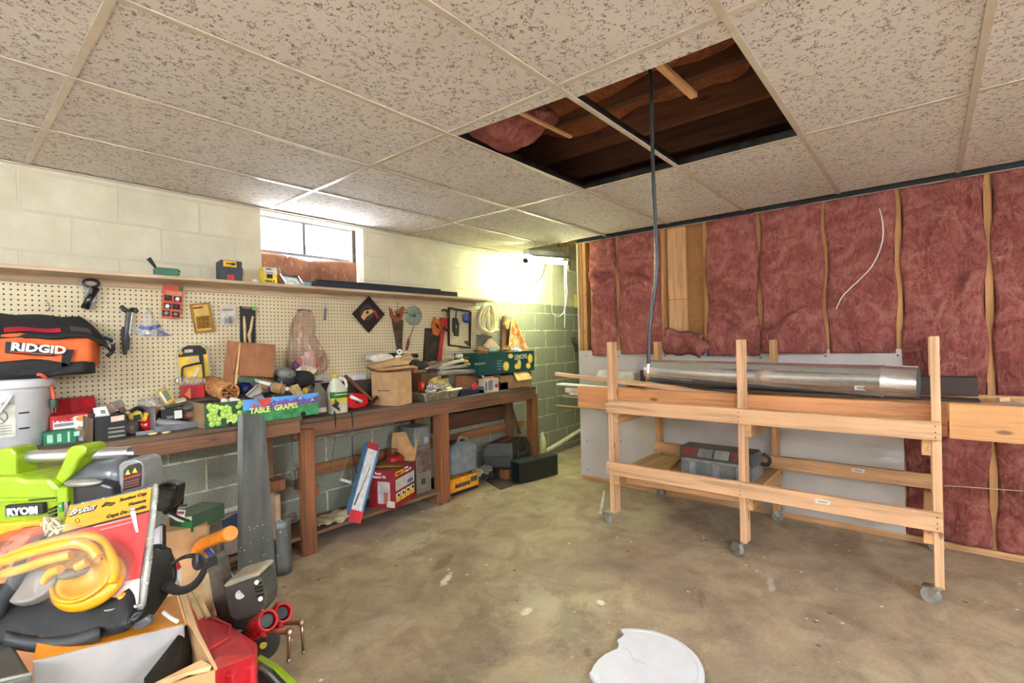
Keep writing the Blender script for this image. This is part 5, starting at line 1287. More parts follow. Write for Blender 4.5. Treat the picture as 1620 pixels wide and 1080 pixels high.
solo('yellow_knob', 'round yellow knob right of the tilted wood offcut', 'knob', MB().lathe([(.0, -.014), (.016, -.010), (.022, .0), (.016, .010), (.0, .014)], q, rot(x=80), 16), mat((226, 176, 40), .4))
for k, (px0, py0, px1, py1, r, c, l) in enumerate(((436, 629, 468, 626, .008, (34, 34, 36), 'black file lying across the grape carton heap'), (441, 632, 462, 631, .008, (150, 90, 50), 'short brown handle showing above the printed mountains'), (380, 634, 402, 635, .010, (168, 104, 62), 'flat brown stick just above the printed red grapes'), (424, 634, 427, 628, .014, (30, 30, 30), 'black round knob at the foot of the grey spreader'), (429, 634, 433, 627, .004, (190, 196, 90), 'small green-yellow peg beside the black knob'))):
    solo('hand_tool', l, 'tool', MB().tube([A(px0, py0, Y=3.04), A(px1, py1, Y=3.05)], r, 8), mat(c, .5))
for px, py, rx, l in ((355, 635, .018, 'crumpled white tissue left of the printed red grapes'), (371, 634, .032, 'larger crumpled white tissue beside the bamboo roll end')):
    p = A(px, py, Y=3.02); solo('tissue', l, 'paper', MB().ell(p, (rx, .02, .018), rot(y=15), 9, 7, p=.7), M_PAPER)
for k, (px, py, l) in enumerate(((395, 628, 'dark lump filling the carton behind the grey spreader'), (440, 624, 'dark tool lump below the brown paper roll'), (470, 628, 'dark lump at the right end of the grape carton'))):
    p = A(px, py, Y=3.18); solo('dark_tool', l, 'tool', MB().ell(p+V((0, 0, -.01)), (.075, .05, .035), rot(y=5*k), 12, 8, p=.7), mat((32, 32, 38), .6, var=.4, scale=50))
# sander and dark cap behind
t = thing('palm_sander', 'grey round-topped power sander on the heap beside the tipped carton', 'sander', A(452, 606, Y=3.30))
c0 = A(452, 593, Y=3.28)
part('top', MB().ell(c0+V((0, 0, .008)), (.066, .05, .040), rot(y=10)), mat((120, 120, 116), .4), t)
part('body', MB().ell(c0+V((.0, .015, -.03)), (.064, .05, .05), p=.8), mat((44, 46, 52), .5), t)
part('switch', MB().cyl(c0+V((.004, -.05, .004)), c0+V((.004, -.02, .004)), .006, 8), M_BLACK, t)
c0 = A(477, 597, Y=3.34)
t = thing('cap_hat', 'dark baseball-style cap lying behind the grey sander', 'cap', c0-V((0, 0, .05)))
part('crown', MB().ell(c0+V((0, 0, -.01)), (.085, .075, .060), p=.9), M_FABRIC, t)
part('brim', MB().ell(c0+V((.075, -.03, -.035)), (.07, .05, .008)), M_FABRIC, t)
# ================================================================== RIGHT SECTION OF THE BENCH
# two dark bottles
q = A(507, 648, Y=3.20)
t = thing('bottle', 'smoky grey plastic bottle with a pale label between carton and white jug', 'bottle', V((q.x, 3.24, TR)))
zt = A(507, 607, Y=3.2).z
c0 = V((q.x+.012, 3.25, TR))
part('body', MB().lathe([(.050, 0), (.056, .006), (.056, (zt-TR)*.62), (.046, (zt-TR)*.78), (.022, (zt-TR)*.92), (.018, zt-TR)], c0, None, 24), mat((104, 98, 86), .3), t)
part('label', MB().lathe([(.0565, .02), (.0568, .022), (.0568, .05), (.0565, .052)], c0, None, 24), mat((190, 184, 172), .5), t)
q = A(496, 645, Y=3.22)
t = thing('bottle', 'black flat-shouldered bottle right behind the end of the grape carton', 'bottle', V((q.x, 3.3, TR)))
part('body', MB().lathe([(.044, 0), (.048, .006), (.048, .13), (.036, .165), (.016, .18), (.016, .20)], V((q.x-.01, 3.33, TR)), None, 20), mat((36, 36, 38), .3), t)
part('cap', MB().cyl((q.x-.01, 3.33, TR+.20), (q.x-.01, 3.33, TR+.222), .019, 14), M_BLACK, t)
# white jug
q0, q1 = A(526, 648, Y=3.17), A(553, 645, Y=3.17)
c0 = V(((q0.x+q1.x)/2, 3.22, TR)); w = (q1.x-q0.x)/2; hh = A(533, 592, Y=3.2).z-TR
t = thing('jug', 'white plastic jug with a green and yellow label and yellow cap', 'jug', c0)
mb = MB()
def jug(u, v):
    a = 2*PI*u; z = hh*.93*v
    k = 1 if v < .62 else max(.20, 1-((v-.62)/.38)**1.3*.85)
    p = .55
    return c0+V((w*k*math.copysign(abs(math.cos(a))**p, math.cos(a))-.02*(1-k), .05*k*math.copysign(abs(math.sin(a))**p, math.sin(a)), z))
part('body', MB().grid(jug, 32, 22), mat((216, 210, 192), .4, var=.04), t)
part('cap', MB().lathe([(.017, hh*.91), (.019, hh*.92), (.019, hh), (.0, hh)], c0+V((-.018, 0, 0)), None, 16), mat((222, 190, 40), .4), t)
hx = c0.x+.018
part('handle', MB().tube(curve_pts([(hx-.012, 3.21, TR+hh*.90), (hx+.03, 3.20, TR+hh*.86), (hx+.045, 3.20, TR+hh*.70), (hx+.04, 3.20, TR+hh*.60)]), .011, 8), mat((216, 210, 192), .4, var=.04), t)
def jlab(u, v0, v1):
    return lambda a, b: jug(.53+.46*a, v0+(v1-v0)*b)+(jug(.53+.46*a, .3)-c0-V((0, 0, hh*.279))).normalized()*.0015
part('label_green', MB().grid(jlab(0, .42, .60), 16, 3), mat((30, 108, 50), .5), t)
part('label_yellow', MB().grid(jlab(0, .30, .42), 16, 3), mat((216, 196, 56), .5), t)
part('label_white', MB().grid(jlab(0, .05, .30), 16, 3), mat((210, 204, 186), .5), t)
part('label_text', MB().bx(c0.x-w*.7, c0.x+w*.75, c0.y-.0545, c0.y-.0525, TR+hh*.545, TR+hh*.565).bx(c0.x-w*.7, c0.x+w*.75, c0.y-.0545, c0.y-.0525, TR+hh*.47, TR+hh*.50), mat((196, 206, 140), .5), t)
part('printed_leaf', MB().ell((c0.x-w*.5, c0.y-.0545, TR+hh*.25), (.016, .002, .018), None, 10, 6).ell((c0.x-w*.65, c0.y-.0545, TR+hh*.33), (.008, .002, .014), None, 8, 6), mat((40, 96, 44), .5), t)
# black tape dripping, small dark scrap in front of jug
a, b = A(526, 641, Y=3.115), A(537, 650, Y=3.110)
solo('black_scrap', 'torn black strip hanging over the bench edge below the white jug', 'scrap', MB().prism([A(525, 642, Y=3.112), A(530, 638, Y=3.13), A(537, 645, Y=3.112), A(538, 651, Y=3.112), A(533, 647, Y=3.112)], (0, .005, .002)), M_BLACK)
# red oval case
q0, q1 = A(554, 644, Y=3.15), A(584, 641, Y=3.15)
t = thing('utility_case', 'red plastic case with a white handle lying right of the white jug', 'case', V(((q0.x+q1.x)/2, 3.2, TR)))
o = [A(x, y, Y=3.15) for x, y in ((554, 626), (560, 622), (575, 623), (581, 627), (584, 636), (578, 642), (563, 646), (555, 645))]
part('shell', MB().prism(o, (0, .07, 0)), mat((190, 16, 24), .3), t, .006)
part('recess', MB().prism([A(x, y, Y=3.1465) for x, y in ((560, 631), (571, 632), (574, 636), (564, 638))], (0, .003, 0)), mat((60, 60, 58), .5), t)
part('handle', MB().tube([A(555, 627, Y=3.135), A(572, 635, Y=3.135)], .012, 10), M_WHITE, t)
# white gutter channel at the back
q0, q1 = A(497, 599, Y=3.45), A(576, 594, Y=3.45)
solo('gutter', 'white plastic channel lying along the pegboard behind the jug', 'channel', MB().bx(q0.x, q1.x, 3.43, 3.436, q1.z-.03, q1.z+.018).bx(q0.x, q1.x, 3.43, 3.485, q1.z-.03, q1.z-.026).bx(q0.x, q1.x, 3.425, 3.437, q1.z+.012, q1.z+.018), mat((204, 198, 200), .4), bevel=.001)
x0, x1 = A(500, 604, Y=3.42).x, A(585, 604, Y=3.42).x
solo('plank', 'dark plank standing on the bench under the white channel', 'plank', MB().bx(x0, x1+.10, 3.425, 3.465, TR, q1.z-.031), mat((54, 44, 38), .8, var=.3))
# hammer handle
a, b = A(546, 594, Y=3.42), A(590, 634, Y=3.26)
t = thing('hammer', 'old hammer with a long brown wooden handle leaning on the white channel', 'hammer', b)
part('handle', MB().tube([a, a.lerp(b, .3), a.lerp(b, .7), b], [.013, .017, .014, .012], 12), wood((128, 76, 40), 'z', knots=False), t)
d = (b-a).normalized(); s = d.cross(V((0, -1, .3))).normalized()
mb = MB().tube([b-s*.05, b-s*.02, b, b+s*.03, b+s*.06], [.016, .012, .016, .011, .004], 12); part('head', mb, mat((74, 60, 50), .5, .6), t)
# pale carton with things on top
c_ = [V((2.315, 3.115, TR)), V((2.245, 3.36, TR)), V((2.42, 3.41, TR)), V((2.488, 3.165, TR))]
zt = A(633, 588, X=None, Y=3.115).z
t = thing('carton', 'corrugated tan carton with a faint stamp standing on the bench', 'box', V((2.366, 3.26, TR)))
part('box', MB().prism(c_, (0, 0, zt-TR)), M_CARDL, t, .002)
part('flap', MB().prism([c_[0]+V((.0, .02, zt-TR+.004)), c_[1]+V((0, 0, zt-TR+.02)), c_[2]+V((.06, .0, zt-TR+.012)), c_[3]+V((.06, 0, zt-TR+.010))], (0, 0, .004)), M_CARD, t)
d = (c_[0]-c_[1]).normalized()
n_ = V((d.y, -d.x, 0)) if V((d.y, -d.x, 0)).x < 0 else V((-d.y, d.x, 0))
part('stamp', MB().prism([c_[1]+d*.06+n_*.0012+UZ*.112, c_[1]+d*.10+n_*.0012+UZ*.112, c_[1]+d*.10+n_*.0012+UZ*.120, c_[1]+d*.06+n_*.0012+UZ*.120], n_*-.001).prism([c_[1]+d*.11+n_*.0012+UZ*.112, c_[1]+d*.18+n_*.0012+UZ*.112, c_[1]+d*.18+n_*.0012+UZ*.121, c_[1]+d*.11+n_*.0012+UZ*.121], n_*-.001), mat((120, 98, 70), .8), t)
z2 = zt+.026
p = lambda px, py, Y: A(px, py, Y=Y)
t = thing('spray_bottle', 'white plastic scraper head lying on the flaps of the tan carton', 'plastic part', p(610, 580, 3.30))
part('body', MB().prism([p(x, y, 3.26) for x, y in ((586, 568), (590, 562), (612, 558), (620, 561), (628, 568), (612, 573), (592, 573))], (0, .09, .004)), mat((214, 206, 196), .5), t, .010)
part('nozzle', MB().ell(p(630, 565, 3.25), (.03, .025, .022)), mat((222, 216, 208), .5), t)
rg = p(632, 556, 3.26)
solo('tape_ring', 'small white plastic ring standing on the tan carton heap', 'ring', MB().tube([rg+V((.019*math.cos(k*.393), .004*math.sin(k*.8), .014*math.sin(k*.393))) for k in range(16)], .008, 8, closed=True), M_WHITE)
solo('cardboard_sheet', 'folded cardboard sheet lying across the tan carton', 'cardboard', MB().prism([p(584, 580, 3.16), p(602, 575, 3.2), p(650, 560, 3.24), p(654, 566, 3.22), p(648, 574, 3.18), p(592, 584, 3.14)], (0, .06, .006)), M_CARDL)
solo('cardboard_sheet', 'long cardboard flap under the folded sheet on the tan carton', 'cardboard', MB().prism([p(590, 583, 3.13), p(655, 578, 3.16), p(662, 581, 3.15), p(600, 587, 3.12)], (0, .10, .004)), M_CARD)
solo('tube_piece', 'short black cylinder at the right of the tan carton heap', 'tube', MB().cyl(p(650, 563, 3.26), p(661, 562, 3.24), .018, 12), M_BLACKG)
solo('tube_piece', 'cardboard tube pointing right under the black cylinder', 'tube', MB().cyl(p(630, 569, 3.22), p(651, 564, 3.20), .012, 12), mat((180, 150, 110), .8))
solo('dark_tool', 'dark flat tool behind the white ring on the tan carton', 'tool', MB().ell(p(622, 561, 3.36), (.12, .03, .018)), M_BLACK)
solo('dark_tool', 'black grip lying right of the cardboard tube', 'tool', MB().ell(p(656, 574, 3.24), (.05, .03, .03), p=.7), mat((34, 40, 34), .5, var=.5, scale=40))
# heap supported by a brown box between the cartons
solo('carton', 'low brown carton under the heap of tubes and papers', 'box', MB().bx(2.66, 2.87, 3.25, 3.47, TR, A(680, 590, Y=3.25).z), mat((104, 68, 44), .8), bevel=.002)
solo('carton', 'dark brown carton between the foil pan and the lemon carton', 'box', MB().bx(3.06, 3.40, 3.30, 3.48, TR, A(745, 592, Y=3.3).z), M_CARD2, bevel=.002)
hp = [
 ('paper_tube', 'long pale paper tube, highest of the heap beside the lemon carton', 'tube', (693, 580), (732, 569), .016, (198, 184, 166)),
 ('paper_tube', 'greyish paper tube just below the highest one', 'tube', (697, 583), (740, 578), .014, (168, 154, 144)),
 ('paper_tube', 'grey tube at the bottom of the heap of tubes', 'tube', (694, 590), (752, 587), .020, (134, 126, 110)),
 ('paper_tube', 'thin pinkish tube at the left of the heap of tubes', 'tube', (672, 583), (697, 577), .012, (150, 110, 104)),
 ('paper_tube', 'dark tube end half buried in the heap of tubes', 'tube', (700, 585), (726, 584), .010, (44, 42, 46)),
]
for nm, l, c, a, b, r, col in hp:
    Y0 = 3.22 if 'bottom' in l else 3.26
    solo(nm, l, c, MB().tube([A(*a, Y=Y0), A(*b, Y=Y0-.01)], r*1.15, 12), mat(col, .7))
for k, (px, py, rx, rz_, c, l) in enumerate(((668, 577, .06, .03, (34, 34, 36), 'black crumpled bag piece left of the paper tubes'), (662, 580, .05, .028, (60, 66, 48), 'dull green scrap behind the tan carton corner'), (688, 588, .08, .025, (40, 44, 58), 'dark blue scrap under the paper tubes'), (735, 571, .035, .016, (200, 176, 70), 'yellow glove finger on top of the heap of tubes'), (742, 576, .05, .016, (206, 188, 90), 'second yellow glove finger beside the lemon carton'), (748, 583, .05, .03, (190, 190, 150), 'crumpled greenish white paper at the right of the tubes'), (726, 563, .035, .02, (206, 204, 206), 'bit of white torn plastic above the tubes'), (737, 566, .05, .012, (100, 50, 46), 'dark red rod end behind the yellow glove'), (700, 573, .12, .018, (112, 104, 84), 'flat grey-brown board behind the tubes'), (655, 582, .03, .04, (130, 80, 48), 'brown paper corner beside the tan carton'))):
    p0 = A(px, py, Y=3.27+.02*(k % 3)); solo('scrap_piece', l, 'scrap', MB().ell(p0, (rx, .035, rz_), rot(y=random.uniform(-15, 15)), 12, 8, p=.7), mat(c, .6, var=.3, scale=40, bmp=.4))
solo('paper_sheet', 'white folded paper hanging off the heap beside the lemon carton', 'paper', MB().prism([A(x, y, Y=3.20) for x, y in ((752, 584), (760, 582), (767, 597), (764, 598))], (0, .004, 0)), M_PAPER)
# grey pot, yellow discs, foil pan
q = A(714, 613, Y=3.28)
t = thing('pot', 'grey plastic flower pot behind the foil pan', 'pot', V((q.x, 3.30, TR)))
zt = A(714, 589, Y=3.28).z-TR
part('pot', MB().lathe([(.050, 0), (.052, .004), (.058, zt-.02), (.064, zt-.02), (.064, zt), (.058, zt), (.054, .01), (.0, .008)], V((q.x, 3.30, TR)), None, 28), mat((126, 118, 104), .5), t)
t = thing('foil_pan', 'disposable foil roasting pan with crumpled foil on the bench edge', 'pan', V((2.78, 3.19, TR)))
f0, f1 = A(664, 628, Y=3.11).x, A(724, 624, Y=3.11).x
zr = TR+.068
mb = MB()
def pan(u, v):
    # unrolled: v 0..1 from floor edge to rim
    P = [(f0+.05, 3.10), (f1-.02, 3.10), (f1-.02, 3.27), (f0+.05, 3.27)]
    k = u*4; i = int(k) % 4; f = k-int(k); a = V((*P[i], 0)); b = V((*P[(i+1) % 4], 0)); p = a.lerp(b, f); c = V(((f0+f1)/2+.015, 3.185, 0))
    p = c+(p-c)*(1+.16*v); return V((p.x, p.y, TR+.004+.066*v+.003*math.sin(60*u)))
mb.grid(pan, 64, 5); mb.add([V((f0+.05, 3.10, TR+.004)), V((f1-.02, 3.10, TR+.004)), V((f1-.02, 3.27, TR+.004)), V((f0+.05, 3.27, TR+.004))], [(0, 1, 2, 3)])
M_FOIL = mat((170, 164, 148), .28, .85, var=.2, scale=30, bmp=.6, bscale=70)
part('pan', mb, M_FOIL, t, solid=.0015)
rim = [pan(k/64, 1) for k in range(64)]
part('rim', MB().tube([p+(p-V(((f0+f1)/2, 3.185, p.z))).normalized()*.008 for p in rim], .006, 6, closed=True), M_FOIL, t)
part('rim_tab', MB().prism([A(707, 616, Y=3.14), A(731, 613, Y=3.14), A(731, 615, Y=3.12), A(707, 619, Y=3.12)], (0, 0, .004)), M_WHITE, t)
rnd = random.Random(9)
def crumple(c, r, seed, n=22, m=14):
    rr = random.Random(seed); ph = [rr.uniform(0, 6.3) for _ in range(6)]
    def fn(u, v):
        a, b = 2*PI*u, PI*v
        k = 1+.22*math.sin(5*a+ph[0]+3*b)+.18*math.sin(9*b+ph[1]+2*a)+.12*math.sin(13*a+ph[2]-7*b)
        return c+V((r[0]*k*math.sin(b)*math.cos(a), r[1]*k*math.sin(b)*math.sin(a), r[2]*k*math.cos(b)))
    return MB().grid(fn, n, m, smooth=False)
solo('foil_wad', 'crumpled foil wad spilling over the foil pan at its left', 'foil', crumple(A(682, 617, Y=3.14), (.045, .03, .045), 4), mat((206, 204, 206), .3, .8, var=.15))
solo('foil_wad', 'broad crumpled foil sheet inside the foil pan', 'foil', crumple(A(697, 613, Y=3.17), (.075, .05, .030), 6), mat((196, 188, 170), .3, .8, var=.15))
def fold_disc(cx, cy, r, Y, tilt, lbl):
    c0 = A(cx, cy, Y=Y)
    def fn(u, v):
        a = PI*(-.08+1.16*u); rr = r*v
        return c0+V((rr*math.cos(a), .03*math.sin(3*a)*v-.02*v, rr*math.sin(a)*1.0)) @ Matrix.Identity(3)
    return solo('sanding_disc', lbl, 'sanding disc', MB().grid(fn, 28, 8), mat((186, 164, 96), .85, var=.15, bmp=.5, bscale=300), solid=.003)
fold_disc(690, 610, .085, 3.20, 0, 'folded yellow sanding disc standing in the foil pan, left one')
fold_disc(701, 614, .088, 3.18, 0, 'folded yellow sanding disc standing in the foil pan, right one')
q0 = A(669, 610, Y=3.24)
t = thing('carton', 'tiny red box left of the yellow sanding discs', 'box', q0-V((0, 0, .03)))
part('box', MB().bx(q0.x-.02, q0.x+.018, 3.24, 3.28, q0.z-.035, q0.z+.03), mat((206, 50, 44), .4), t, .002)
part('label', MB().bx(q0.x-.008, q0.x+.008, 3.238, 3.2398, q0.z-.012, q0.z+.012), mat((226, 170, 160), .5), t)
# blue case, little boxes right of foil pan
q0, q1 = A(728, 620, Y=3.18), A(766, 618, Y=3.18)
t = thing('tray', 'dark blue plastic tray with odds and ends right of the foil pan', 'tray', V(((q0.x+q1.x)/2, 3.24, TR)))
part('tray', MB().prism([(q0.x, 3.17, TR), (q1.x, 3.17, TR), (q1.x, 3.17, TR+.03), (q0.x+.05, 3.17, TR+.052), (q0.x, 3.17, TR+.05)], (0, .11, 0)), mat((34, 44, 74), .4), t, .003)
part('metal_bit', MB().bar((q0.x+.03, 3.2, TR+.058), (q0.x+.14, 3.2, TR+.056), .03, .008), M_STEEL, t)
solo('rag', 'small crumpled red and white wrapper beside the blue tray', 'wrapper', crumple(A(751, 611, Y=3.2), (.035, .025, .03), 8, 14, 9), mat((206, 70, 70), .5, var=.35, scale=60))
x0, x1, *_ = pbox(757, 767, 609, 621, 3.17, .05)
solo('carton', 'narrow blue-grey box left of the pictured white box', 'box', MB().bx(x0, x1, 3.17, 3.25, TR, TR+.06), mat((84, 100, 120), .5), bevel=.001)
x0, x1, *_ = pbox(767, 789, 598, 618, 3.16, .05)
zt = A(778, 598, Y=3.16).z
t = thing('carton', 'small white box with a red seal and blue picture near the bench end', 'box', V(((x0+x1)/2, 3.2, TR)))
part('box', MB().bx(x0, x1, 3.16, 3.24, TR, zt), mat((206, 190, 160), .6), t, .002)
part('picture', MB().bx(x0+.05, x0+.11, 3.1585, 3.1598, TR+.018, zt-.02), mat((120, 130, 150), .5), t)
part('side_print', MB().bx(x0+.012, x0+.03, 3.1585, 3.1598, TR+.02, zt-.03), mat((60, 76, 110), .5), t)
mb = MB(); disc(mb, x1-.032, TR+.055, 3.1588, .022); part('seal', mb, mat((176, 50, 50), .5), t)
part('contents', MB().ell(((x0+x1)/2, 3.2, zt+.0), (.07, .03, .018), p=.8), mat((206, 150, 110), .6, var=.3, scale=60), t)
x0, x1, *_ = pbox(790, 803, 600, 614, 3.20, .05)
t = thing('carton', 'dark blue box with a white slanted lid right of the pictured box', 'box', V(((x0+x1)/2, 3.25, TR)))
part('box', MB().bx(x0, x1+.01, 3.20, 3.30, TR, TR+.072), mat((34, 44, 76), .5), t, .002)
part('lid', MB().bar((x0-.005, 3.25, TR+.098), (x1+.02, 3.25, TR+.080), .09, .010, (0, 0, 1)), mat((190, 186, 184), .5), t)
# lemon carton on an open tan carton
lY = 3.15
x0, x1 = A(798, 600, Y=3.22).x, A(845, 600, Y=3.22).x
zl = A(800, 590, Y=lY).z
zt0 = A(800, 578, Y=3.22).z
t = thing('carton', 'open tan carton with a hanging flap at the right end of the bench', 'box', V((3.85, 3.33, TR)))
mb = MB().bx(3.60, 4.10, 3.20, 3.205, TR, zl-.03).bx(3.60, 3.605, 3.205, 3.48, TR, zl-.012).bx(4.095, 4.10, 3.205, 3.48, TR, zl-.012).bx(3.60, 4.10, 3.475, 3.48, TR, zl-.012)
part('box', mb, M_CARD, t)
part('flap', MB().prism([A(811, 586, Y=3.18), A(833, 584, Y=3.18), A(842, 599, Y=3.10), A(819, 602, Y=3.10)], (0, .004, -.003)), mat((204, 172, 112), .8), t)
lz0 = zl; lx0, lx1 = A(757, 570, Y=lY).x, A(845, 570, Y=lY).x
lzt = A(800, 557, Y=lY).z; lh = lzt-lz0
t = thing('fruit_carton', 'dark green lemon carton with yellow printed lemons at the bench end', 'box', V(((lx0+lx1)/2, 3.3, lz0)))
mb = MB().bx(lx0, lx1, lY, lY+.006, lz0, lzt).bx(lx0, lx0+.006, lY, 3.47, lz0, lzt-.01).bx(lx1-.006, lx1, lY, 3.47, lz0, lzt).bx(lx0, lx1, 3.464, 3.47, lz0, lzt).bx(lx0, lx1, lY, 3.47, lz0, lz0+.005)
part('box', mb, mat((14, 70, 70), .5, var=.1), t)
Fy = lY-.0015
k_ = (lx1-lx0)
def fruit(fx, fz, rx, rz_, nm='printed_lemon'):
    x, z = lx0+k_*fx, lz0+lh*fz
    a = part(nm, MB().prism([(x+rx*math.cos(PI*i/10), Fy, z+rz_*math.sin(PI*i/10)) for i in range(20)], (0, .001, 0)), mat((222, 178, 60), .5), t)
    sub('flesh', MB().prism([(x+rx*.72*math.cos(PI*i/8), Fy-.001, z+rz_*.72*math.sin(PI*i/8)) for i in range(16)], (0, .001, 0)), mat((238, 206, 96), .5), a)
fruit(.46, .33, .045, .045); fruit(.92, .62, .042, .050); fruit(.545, .80, .038, .024); fruit(.70, .38, .03, .052); fruit(.655, .28, .036, .03); fruit(.88, .26, .038, .032)
text('LEMONS', .066, (lx0+k_*.615, Fy-.0015, lz0+lh*.62), V((1, 0, .03)), UZ, mat((206, 206, 176), .5), t, sx=.80, bold=.001)
mb = MB()
for k in range(4): mb.bx(lx0+k_*.30, lx0+k_*.30+.06+.01*(k % 2), Fy, Fy+.001, lz0+lh*(.2+.13*k), lz0+lh*(.24+.13*k))
part('printed_lines', mb, mat((120, 156, 150), .5), t)
part('metal_strip', MB().bx(lx0-.06, lx0+.07, lY-.02, lY-.005, lz0+lh*.50, lz0+lh*.58), mat((150, 146, 136), .4, .3), t)
for k, (px, py, rx, c, l) in enumerate(((762, 553, .07, (150, 100, 50), 'brown crumpled paper at the left of the lemon carton'), (802, 552, .05, (160, 130, 80), 'tan lump standing in the middle of the lemon carton'), (816, 553, .05, (206, 214, 226), 'pale blue-white wrapper under the orange cloth'))):
    solo('wrapper', l, 'wrapper', crumple(A(px, py+2, Y=3.30), (rx, .05, .04), 30+k, 16, 10), mat(c, .6, var=.15))

# ================================================================== UNDER THE BENCH
LS = .122
# blue and red long box
a0, a1 = A(556, 803, Y=3.15), A(586, 703, Y=3.40)
def leanbox(nm, lbl, cat, base, up, wdir, dep, L, w, d, m, bev=.003):
    """box of length L along up, width w along wdir, depth d along dep, standing at base corner"""
    t = thing(nm, lbl, cat, base); u = V(up).normalized(); x = V(wdir); x = (x-u*x.dot(u)).normalized(); y = u.cross(x)
    if y.dot(V(dep)) < 0: y = -y
    return t, V(base), u, x, y
b0, b1, b2 = A(550, 800, Y=3.14), A(566, 806, Y=3.135), A(578, 806, Y=3.20)
top0 = A(585, 700, Y=3.42)
base = V((b0.x-.01, 3.13, LS+.003))
t, o, u, x, y = leanbox('lamp_carton', 'long blue and white carton with a red end leaning under the bench', 'box', base, (.27, .13, .48), (1, -.12, 0), (.3, 1, 0), 0, 0, 0, None)
L, w, d = .58, .10, .085
def fb(u0, u1, x0, x1, y0, y1): return [o+u*a+x*b+y*c for a, b, c in ((u0, x0, y0), (u0, x1, y0), (u0, x1, y1), (u0, x0, y1))], u*(u1-u0)
def fbox(u0, u1, x0, x1, y0, y1):
    pts, dv = fb(u0, u1, x0, x1, y0, y1); return MB().prism(pts, dv)
part('box', fbox(0, L, 0, w, 0, d), mat((84, 128, 170), .5), t, .002)
E_ = .0012
part('front_panel', fbox(.08, L-.05, .006, w-.018, -E_, 0), mat((206, 204, 200), .5, var=.08, scale=30), t)
part('red_end', fbox(-.001, .08, 0, w, -E_, 0), mat((186, 26, 40), .5), t); part('red_end', fbox(L-.05, L+.001, 0, w-.01, -E_, 0), mat((160, 30, 40), .5), t)
part('side_panel', fbox(.03, .22, w, w+E_, .012, d-.008), mat((206, 206, 206), .5), t)
part('side_lettering', fbox(.25, .40, w, w+E_, .03, d-.018), mat((196, 214, 226), .5), t)
for s, (u0, x0, yy) in enumerate(((.14, .03, -E_*2), (.05, w+E_, .035))):
    mb = MB()
    if s == 0: mb.bar(o+u*.12+x*.022+y*yy, o+u*.40+x*.06+y*yy, .004, .002, y).bar(o+u*.11+x*.018+y*yy, o+u*.20+x*.03+y*yy, .009, .002, y)
    else: mb.bar(o+u*.06+x*(w+.002)+y*.03, o+u*.19+x*(w+.002)+y*.05, .004, .002, x).bar(o+u*.05+x*(w+.002)+y*.026, o+u*.08+x*(w+.002)+y*.034, .014, .002, x)
    part('printed_tool', mb, mat((60, 40, 40), .5), t)
# steamer carton
c0 = A(628, 808, Y=3.10)
zz = LS+.002
cF, cL, cR = V((2.218, 3.045, zz)), V((2.13, 3.245, zz)), V((2.50, 3.17, zz))
cB = cL+cR-cF
zt = A(628, 743, Y=3.06).z
hh = zt-zz
t = thing('tool_carton', 'maroon appliance carton with its flap standing open under the bench', 'box', V(((cF.x+cB.x)/2, (cF.y+cB.y)/2, zz)))
M_MAR = mat((132, 20, 30), .5)
part('box', MB().prism([cF, cR, cB, cL], (0, 0, hh)), M_MAR, t, .002)
r_ = (cR-cF).normalized(); l_ = (cF-cL).normalized(); WR = (cR-cF).length; WL = (cF-cL).length
nR = V((r_.y, -r_.x, 0)); nL = V((l_.y, -l_.x, 0))
def onR(x0, x1, z0, z1, k=1): return MB().prism([cF+r_*x0+UZ*z0+nR*.0012*k, cF+r_*x1+UZ*z0+nR*.0012*k, cF+r_*x1+UZ*z1+nR*.0012*k, cF+r_*x0+UZ*z1+nR*.0012*k], -nR*.001)
def onL(x0, x1, z0, z1, k=1): return MB().prism([cL+l_*x0+UZ*z0+nL*.0012*k, cL+l_*x1+UZ*z0+nL*.0012*k, cL+l_*x1+UZ*z1+nL*.0012*k, cL+l_*x0+UZ*z1+nL*.0012*k], -nL*.001)
yb = part('badge', onR(.006, WR*.42, hh*.84, hh*.955), mat((226, 178, 40), .5), t)
text('Wagner', .030, cF+r_*.012+nR*.0030+UZ*(hh*.87), r_, UZ, mat((60, 30, 20), .5), t, name='badge_lettering', sx=.80)
text('Power', .026, cF+r_*(WR*.46)+nR*.002+UZ*(hh*.92), r_, UZ, M_WHITE, t, name='title_lettering', sx=.9, bold=.0008)
text('Steamer 705', .026, cF+r_*(WR*.46)+nR*.002+UZ*(hh*.835), r_, UZ, M_WHITE, t, name='title_lettering', sx=.80, bold=.0008)
pp = part('picture_panel', onR(.006, WR-.01, hh*.46, hh*.76), mat((196, 190, 186), .5, var=.1, scale=40), t)
sub('picture_inset', onR(WR*.60, WR*.88, hh*.50, hh*.60, 2), mat((66, 110, 160), .5), pp)
for k in range(4):
    a = .008+k*(WR-.012)/4
    pn = part('feature_panel', onR(a, a+WR*.21, hh*.16, hh*.40), mat((226, 176, 40), .5), t)
    ip = sub('feature_picture', onR(a+.002, a+WR*.21-.002, hh*.27, hh*.395, 2), mat((206, 200, 186), .5), pn)
    sub('feature_tool', MB().ell(cF+r_*(a+WR*.10)+UZ*(hh*.33)+nR*.003, (.014, .004, .011)), M_BLACK, pn)
text('Power', .026, cL+l_*.05+nL*.002+UZ*(hh*.88), l_, UZ, M_WHITE, t, name='title_lettering', sx=.8, bold=.0008)
text('Steamer 705', .026, cL+l_*.03+nL*.002+UZ*(hh*.79), l_, UZ, M_WHITE, t, name='title_lettering', sx=.85, bold=.0008)
ph = part('photo_panel', onL(WL*.32, WL*.80, hh*.12, hh*.70), mat((176, 168, 166), .5, var=.15, scale=20), t)
sub('photo_arm', onL(WL*.56, WL*.72, hh*.12, hh*.42, 2), mat((160, 90, 70), .5), ph)
